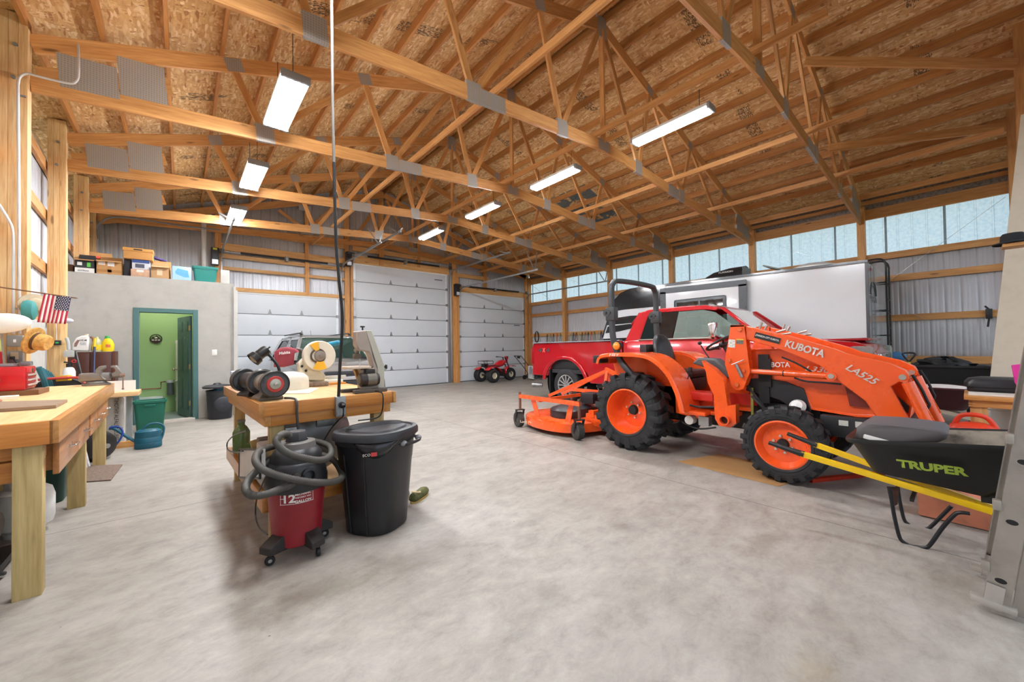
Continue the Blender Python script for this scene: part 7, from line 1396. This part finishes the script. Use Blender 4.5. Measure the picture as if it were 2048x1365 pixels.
for X, off in ((XN, 0), (XF, 1)):
    q = ((1778, 974), (1783, 1000), (1789, 1035), (1798, 1072), (1806, 1084), (1822, 1093), (1850, 1096), (1862, 1088), (1885, 1056), (1908, 1031), (1920, 1026), (1940, 1028)) if not off else ((1795, 970), (1799, 1000), (1807, 1036), (1815, 1048), (1830, 1056), (1853, 1058.5), (1866, 1050), (1885, 1031), (1903, 1013))
    MB().tube(smooth_pts([ptx(x, y, X+.02) for x, y in q], 5), .0115, 10).build('leg', mat('#202124', .35, .2), WB, world=True)
b = MB(); b.prism([ptx(x, y, XN+.06) for x, y in ((1779, 975), (1798, 975), (1795, 1010), (1788, 1013))], (.012, 0, 0)); b.build('leg_bracket', mat('#4a2f28', .6, .2), WB, world=True); b = MB(); b.bar((XN+.02, .28, .30), (XF-.02, .28, .30), .02, .02); b.bx(3.80, 4.06, -.12, -.02, .36, .44); b.build('cross_brace', BLACKM, WB, world=True)
b = MB(); wc = V((3.93, -.36, .19)); b.lathe([(.10, -.045), (.15, -.05), (.185, -.03), (.192, 0), (.185, .03), (.15, .05), (.10, .045)], wc, (1, 0, 0), 36, loop=True); wt = b.build('tire', RUBBER, WB, world=True); b = MB(); b.lathe([(.001, -.05), (.10, -.03), (.10, .03), (.001, .05)], wc, (1, 0, 0), 24); b.cyl(wc-V((.16, 0, 0)), wc+V((.16, 0, 0)), .01, n=8); b.build('wheel_disc', YEL, wt, world=True)
CU = thing('seat_cushion', 'dark grey molded seat slab lying across the wheelbarrow tray', 'cushion', (3.92, .25, .69)); sil = [(1713, 872), (1716, 853), (1733, 843), (1790, 846), (1850, 853), (1888, 859), (1897, 866), (1894, 876), (1878, 882), (1800, 880), (1730, 878)]
A = [ptx(x, y, 3.80) for x, y in sil]; mA = sum(A, V((0, 0, 0)))/len(A); b = MB(); b.grid([[mA+(p-mA)*s+V((dx, 0, 0)) for p in A] for s, dx in ((.86, -.10), (.97, -.085), (1, -.04), (1, .28), (.97, .33), (.86, .345))], True, True, True); b.build('slab', mat('#524d4e', .7, 0, .05), CU, world=True, ang=50)
tag(MB().box((3.72, .43, .685), (.07, .16, .03), Matrix.Rotation(.2, 3, 'X'), .008).build('white_packet', WHITEP), 'white packet under the seat slab at the wheelbarrow corner', 'packet')
# ---------------------------------------------------------------- aluminium ladder in the right foreground
AL = mat('#b3aca2', .38, .7, .08); LD = thing('extension_ladder', 'tall aluminium extension ladder leaning at the right edge of the picture', 'ladder', (3.3, -.05, 0))
p0 = ptx(1968, 1190, 3.10); p1 = ptx(2038, 822, 3.10); d = (p1-p0); d.x = 0; d.normalize(); nrm = V((0, -d.z, d.y)); base = V((3.10, p0.y, 0))-d*0
base = p0-d*(p0.z/d.z)+d*.03
def rail(X, off, s, t0, t1, nm='rail'):
    """C channel: web facing -X for s=1"""
    o = base+nrm*off; o = V((X, o.y, o.z)); b = MB()
    b.bar(o+d*t0+nrm*.0425, o+d*t1+nrm*.0425, .085, .004, V((s, 0, 0))); b.bar(o+d*t0+V((s*.013, 0, 0))+nrm*.002, o+d*t1+V((s*.013, 0, 0))+nrm*.002, .026, .004, nrm); b.bar(o+d*t0+V((s*.013, 0, 0))+nrm*.083, o+d*t1+V((s*.013, 0, 0))+nrm*.083, .026, .004, nrm)
    return b.build(nm, AL, LD, world=True)
r1 = rail(3.10, 0, 1, 0, 4.2); rail(3.50, 0, -1, 0, 4.2); r2 = rail(3.12, .092, 1, .0, 4.4); rail(3.48, .092, -1, .0, 4.4)
for off, xa, xb, t0, rr in ((.042, 3.10, 3.50, .15, r1), (.134, 3.12, 3.48, .14, r2)):
    for k in range(13):
        c = base+nrm*off+d*(t0+.305*k); b = MB(); b.tube([V((xa+.004, c.y, c.z)), V((xb-.004, c.y, c.z))], .017, 12); b.build('rung', AL, LD, world=True)
        b = MB(); b.grid([[V((xa-.003, 0, 0))+V((0, c.y, c.z))+nrm*(.020*s*cos(2*pi*q/16))+d*(.013*s*sin(2*pi*q/16)) for q in range(16)] for s in (1.0, 1.45)], True); b.build('rung_collar', AL, rr, world=True); b = MB(); b.prism([V((xa-.0024, c.y, c.z))+nrm*(.020*cos(2*pi*q/16))+d*(.013*sin(2*pi*q/16)) for q in range(16)], (-.0008, 0, 0)); b.build('rung_hole', BLACKM, rr, world=True)
for X in (3.10, 3.50):
    o = V((X, base.y, base.z)); b = MB(); b.box(o+V((0, -.035, .02)), (.05, .15, .03), Matrix.Rotation(.12, 3, 'X'), .006); b.bar(o+V((-.016, -.03, .0)), o+d*.12+V((-.016, -.03, 0)), .06, .006, V((1, 0, 0))); b.build('foot', mat('#c2bcb4', .4, .6), LD, world=True)
for t_ in (.20, .52, .86): b = MB(); o = base+d*t_; b.box(V((3.10, o.y, o.z))-nrm*.012+V((.01, 0, 0)), (.04, .03, .05), None, .006); b.build('guide_bracket', AL, LD, world=True)
# ---------------------------------------------------------------- right end: bench, boards, cart and clutter
RBN = thing('side_bench', 'small pine bench at the right edge behind the wheelbarrow', 'bench', (6.6, -.3, 0)); b = MB(); b.bx(6.28, 7.0, -.95, .06, .745, .79, bev=.004); b.build('top', BENCH_Y, RBN, world=True); b = MB(); b.bx(6.33, 6.37, -.9, .03, .67, .745); b.bx(6.9, 6.94, -.9, .03, .67, .745); b.bx(6.33, 6.94, .0, .03, .67, .745); b.build('apron', BENCH_Y, RBN, world=True)
for x in (6.36, 6.82):
    for y in (-.85, -.10): MB().bx(x, x+.10, y, y+.12, 0, .67, bev=.003).build('leg', PINE_Z, RBN, world=True)
tag(MB().bx(6.33, 6.62, -.42, .03, .792, .806).build('white_tile', mat('#e6ddd0', .4)), 'white tile lying on the pine side bench', 'tile')
t = thing('storage_case', 'black ribbed case with lid on the pine side bench', 'case', (6.8, -.2, .79)); b = MB(); b.grid([rrect(6.80, -.22, w, l, .792+z, .06) for w, l, z in ((.30, .48, 0), (.33, .52, .02), (.33, .52, .06), (.36, .56, .065), (.36, .56, .11), (.32, .50, .15), (.2, .34, .17))], True, True, True); b.build('shell', BLACKP, t, world=True)
t = thing('pink_folder', 'bright pink plastic file holder standing on the side bench at the picture edge', 'file holder', ptx(2035, 785, 6.4)); b = MB(); b.prism([ptx(x, y, 6.40) for x, y in ((2023, 731), (2060, 727), (2062, 770), (2050, 786), (2042, 785), (2030, 766))], (.07, 0, 0)); b.build('holder', mat('#e0389a', .4), t, world=True, bev=.006)
t = thing('bucket', 'pale grey bucket on the floor under the pine side bench', 'bucket', (7.2, -.35, 0)); b = MB(); b.lathe([(.001, 0), (.20, 0), (.23, .56), (.24, .57), (.24, .60), (.22, .60)], (7.25, -.30, 0), (0, 0, 1), 32); b.build('body', mat('#b5b5b2', .5, 0, .05), t, world=True)
t = thing('fuel_can', 'orange red plastic fuel can with handles behind the wheelbarrow', 'fuel can', (5.95, .02, 0)); FC = mat('#e2401f', .4, 0, .05, coat=.2); b = MB(); b.grid([rrect(6.10, .0, w, l, z, .05) for w, l, z in ((.26, .36, 0), (.28, .40, .03), (.28, .40, .42), (.22, .32, .50), (.1, .14, .54))], True, True, True); b.build('body', FC, t, world=True); b = MB(); b.tube(smooth_pts([(6.10, .14, .46), (6.10, .08, .60), (6.10, -.08, .60), (6.10, -.16, .46)], 5), .022, 10); b.tube(smooth_pts([(6.0, .17, .42), (5.96, .02, .50), (6.0, -.14, .42)], 5), .018, 10); b.build('handle', FC, t, world=True)
# burgundy barrow
B4 = thing('wheelbarrow', 'old burgundy steel wheelbarrow half hidden behind the side bench', 'wheelbarrow', (8.2, .3, 0)); BU = mat('#4a1a20', .45, .1, .12); b = MB(); b.grid([rrect(8.1, .28+o, w, l, z, .12) for w, l, z, o in ((.30, .34, .42, -.03), (.34, .4, .44, -.03), (.62, .78, .70, 0), (.66, .82, .715, 0), (.66, .82, .735, 0), (.60, .76, .72, 0), (.3, .36, .47, 0))], True, True, True); b.build('tray', BU, B4, world=True); b = MB(); b.bar((7.92, .55, .44), (7.90, .56, 0), .07, .03, (1, 0, 0)); b.bar((8.3, .55, .44), (8.32, .56, 0), .07, .03, (1, 0, 0)); b.bar((7.9, .54, .12), (8.32, .54, .12), .03, .03); b.build('leg', BU, B4, world=True); b = MB(); b.bar((7.9, .8, .55), (8.05, -.35, .22), .04, .05); b.bar((8.3, .8, .55), (8.15, -.35, .22), .04, .05); b.build('handle', mat('#b3a692', .6), B4, world=True); b = MB(); b.lathe([(.08, -.04), (.17, -.045), (.19, 0), (.17, .045), (.08, .04)], (8.1, -.35, .19), (1, 0, 0), 26, loop=True); b.build('wheel', RUBBER, B4, world=True); tag(MB().sph((8.1, .28, .70), (.24, .30, .06), 18, 8).build('white_sheet', mat('#d9cfc8', .7)), 'pale sheet bundled in the burgundy wheelbarrow', 'sheet')
def lumpy(b, a):
    for v in b.b.verts: v.co += V((random.uniform(-a, a), random.uniform(-a, a), random.uniform(-a, a)*.8))
    return b
# garden cart with tub
GC = thing('garden_cart', 'black garden cart with tub standing against the strand board', 'cart', (9.6, .45, 0)); b = MB(); b.grid([rrect(9.7, .28, w, l, z, .08) for w, l, z in ((.5, .9, .62), (.55, .98, .64), (.60, 1.06, .93), (.68, 1.14, .935), (.68, 1.14, .97), (.60, 1.06, .96), (.5, .92, .66))], True, True, True); b.build('tub', BLACKP, GC, world=True); b = MB(); b.bx(9.45, 9.95, -.15, .75, .32, .37); b.bx(9.5, 9.54, -.1, .7, .37, .62); b.bx(9.88, 9.92, -.1, .7, .37, .62); b.build('frame', mat('#8c8c8a', .4, .5), GC, world=True)
for x in (9.42, 9.98):
    for y in (.72, -.12): MB().lathe([(.08, -.05), (.17, -.055), (.19, 0), (.17, .055), (.08, .05)], (x, y, .19), (1, 0, 0), 26, loop=True).build('wheel', RUBBER, GC, world=True)
tag(lumpy(MB().sph((9.75, .30, .955), (.22, .34, .12), 20, 10), .05).build('black_tarp', mat('#1a1a1b', .6, 0, .2, .3)), 'black crumpled bag in the garden cart tub', 'bag')
tag(MB().box((9.35, .55, .52), (.12, .55, .12), Matrix.Rotation(.1, 3, 'X'), .03).build('foil_roll', mat('#b9b9b6', .3, .5, .4, .4, scale=30)), 'crumpled silver foil bundle before the garden cart tub', 'foil')
t = carton('beige carton with black lettering beside the garden cart', 9.33, 9.60, .93, 1.19, .97, mat('#b7aa98', .8), 0, False); text('lettering', 'FRAGILE', (9.326, 1.04, .80), (0, -1, 0), (0, 0, 1), .26, .06, BLACKM, t, bold=.02)
o = thing('snow_shovel', 'shovel with black grip and yellow shaft beside the beige carton', 'shovel', (10.0, 1.4, 0)); g = ptx(1818, 722, 9.28); b = MB(); b.cyl((9.28, g.y-.0, .02), V((9.28, g.y, g.z-.02)), .02, n=12); b.build('shaft', mat('#d6c21e', .4), o, world=True); b = MB(); b.tube(smooth_pts([g+V((0, .0, -.02)), g+V((0, .07, .10)), g+V((0, .05, .13)), g+V((0, -.05, .13)), g+V((0, -.07, .10)), g+V((0, 0, -.02))], 4), .014, 8); b.build('grip', BLACKP, o, world=True); b = MB(); b.bx(9.26, 9.30, g.y-.18, g.y+.18, 0, .3); b.build('blade', BLACKP, o, world=True)
b = MB(); b.sph((8.75, .62, .41), (.17, .15, .42), 22, 12); tag(b.build('white_tank', mat('#b9aea2', .4, 0, .1)), 'rounded beige tank beside the beige carton', 'tank')
tag(MB().sph(ptx(1792, 714, 10.9), (.10, .16, .10), 14, 8).build('blue_bundle', mat('#4a7fae', .6)), 'small blue bundle beside the trailer ladder foot', 'bundle')
# leaning cream boards, shelf and hat
for i, (X, xa, xb, lab, cm) in enumerate(((8.6, 1988, 2020, 'long cream siding board leaning at the right end wall', '#c9bca8'), (8.9, 2012, 2034, 'second cream siding board leaning behind the first', '#d3c8b8'))):
    q0, q1 = ptx(xa, 690, X), ptx(xb+22, 230, X); dd = (q1-q0); q0 = q0-dd*(q0.z/dd.z); w_ = .26 if i == 0 else .2; o = MB(); o.prism([q0, q0-V((0, w_, 0)), q1-V((0, w_, 0)), q1], (.06, 0, 0)); tag(o.build('siding_board', mat(cm, .6, 0, .04)), lab, 'board')
b = MB(); q0, q1 = ptx(2030, 700, 9.35), ptx(2046, 560, 9.35); dd = q1-q0; q0 = q0-dd*(q0.z/dd.z); q1 = q0+dd*(2.0/dd.z); b.prism([q0, q0-V((0, .12, 0)), q1-V((0, .12, 0)), q1], (.05, 0, 0)); tag(b.build('dark_board', BLACKM), 'dark board standing right of the cream siding boards', 'board')
q = ptx(2004, 494, 7.6); tag(MB().bx(7.5, 7.75, q.y-.8, q.y, q.z-.02, q.z+.02, bev=.003).build('wall_shelf', PINE_Y), 'pine shelf plank end at the right edge holding a black hat', 'shelf')
hc = V((7.62, ptx(2026, 487, 7.6).y, q.z+.022)); t = thing('black_hat', 'black bucket hat on the pine shelf at the right edge', 'hat', hc); b = MB(); b.lathe([(.16, .0), (.16, .012), (.10, .03), (.095, .10), (.08, .125), (.001, .13)], hc, (0, 0, 1), 28); b.build('hat', mat('#1f2123', .9), t, world=True)
for (x, y, lab) in ((1978, 628, 'black clamp gripping the girt near the leaning boards'),):
    p = ptx(x, y, 12.28); b = MB(); b.box(p, (.05, .09, .20), None, .01); b.bar(p+V((0, -.02, .06)), p+V((0, .05, .16)), .04, .03); b.bar(p+V((0, 0, -.08)), p+V((0, .02, -.26)), .03, .03); tag(b.build('clamp', BLACKP), lab, 'clamp')
# steel wind brace straps on the right wall
for a, c, lab in (((2011, 394), (1773, 566), 'upper steel brace strap crossing the translucent strip by the trailer ladder'), ((1773, 602), (1990, 706), 'lower steel brace strap on the right wall by the trailer ladder'), ((1560, 492), (1645, 522), 'steel brace strap over the trailer roof'), ((1057, 565), (1125, 620), 'steel brace strap in the far right corner bay'), ((1212, 585), (1140, 560), 'steel brace strap crossing the far translucent panel')):
    MB_ = MB(); MB_.bar(ptx(*a, 12.33), ptx(*c, 12.33), .004, .03, (1, 0, 0)); tag(MB_.build('brace_strap', mat('#c9cccf', .35, .6)), lab, 'brace')
# ---------------------------------------------------------------- camera, daylight, view
cam = bpy.data.cameras.new('camera'); co = bpy.data.objects.new('camera', cam); COL.objects.link(co)
M = Matrix((_r, _u, -_f)).transposed().to_4x4(); M.translation = EYE; co.matrix_world = M
cam.sensor_width = 36; cam.sensor_fit = 'HORIZONTAL'; cam.lens = 36*F/2048; cam.clip_start = .02; cam.clip_end = 200
SC.camera = co
w = bpy.data.worlds.new('sky'); SC.world = w; w.use_nodes = True; nt = w.node_tree; bg = nt.nodes['Background']
tc = nt.nodes.new('ShaderNodeTexCoord'); sp = nt.nodes.new('ShaderNodeSeparateXYZ'); nt.links.new(tc.outputs['Generated'], sp.inputs[0])
rp = nt.nodes.new('ShaderNodeValToRGB'); nt.links.new(sp.outputs['Z'], rp.inputs[0]); e = rp.color_ramp.elements
e[0].position = 0; e[0].color = (.30, .33, .24, 1); e[1].position = .12; e[1].color = (.80, .90, 1.0, 1)
el = e.new(1.0); el.color = (.75, .88, 1.1, 1)
nt.links.new(rp.outputs[0], bg.inputs['Color']); bg.inputs['Strength'].default_value = 1.6
vs = SC.view_settings; SC.display_settings.display_device = 'sRGB'; vs.view_transform = 'Standard'; vs.look = 'None'; vs.exposure = -0.05; vs.gamma = 1.0; vs.use_curve_mapping = False
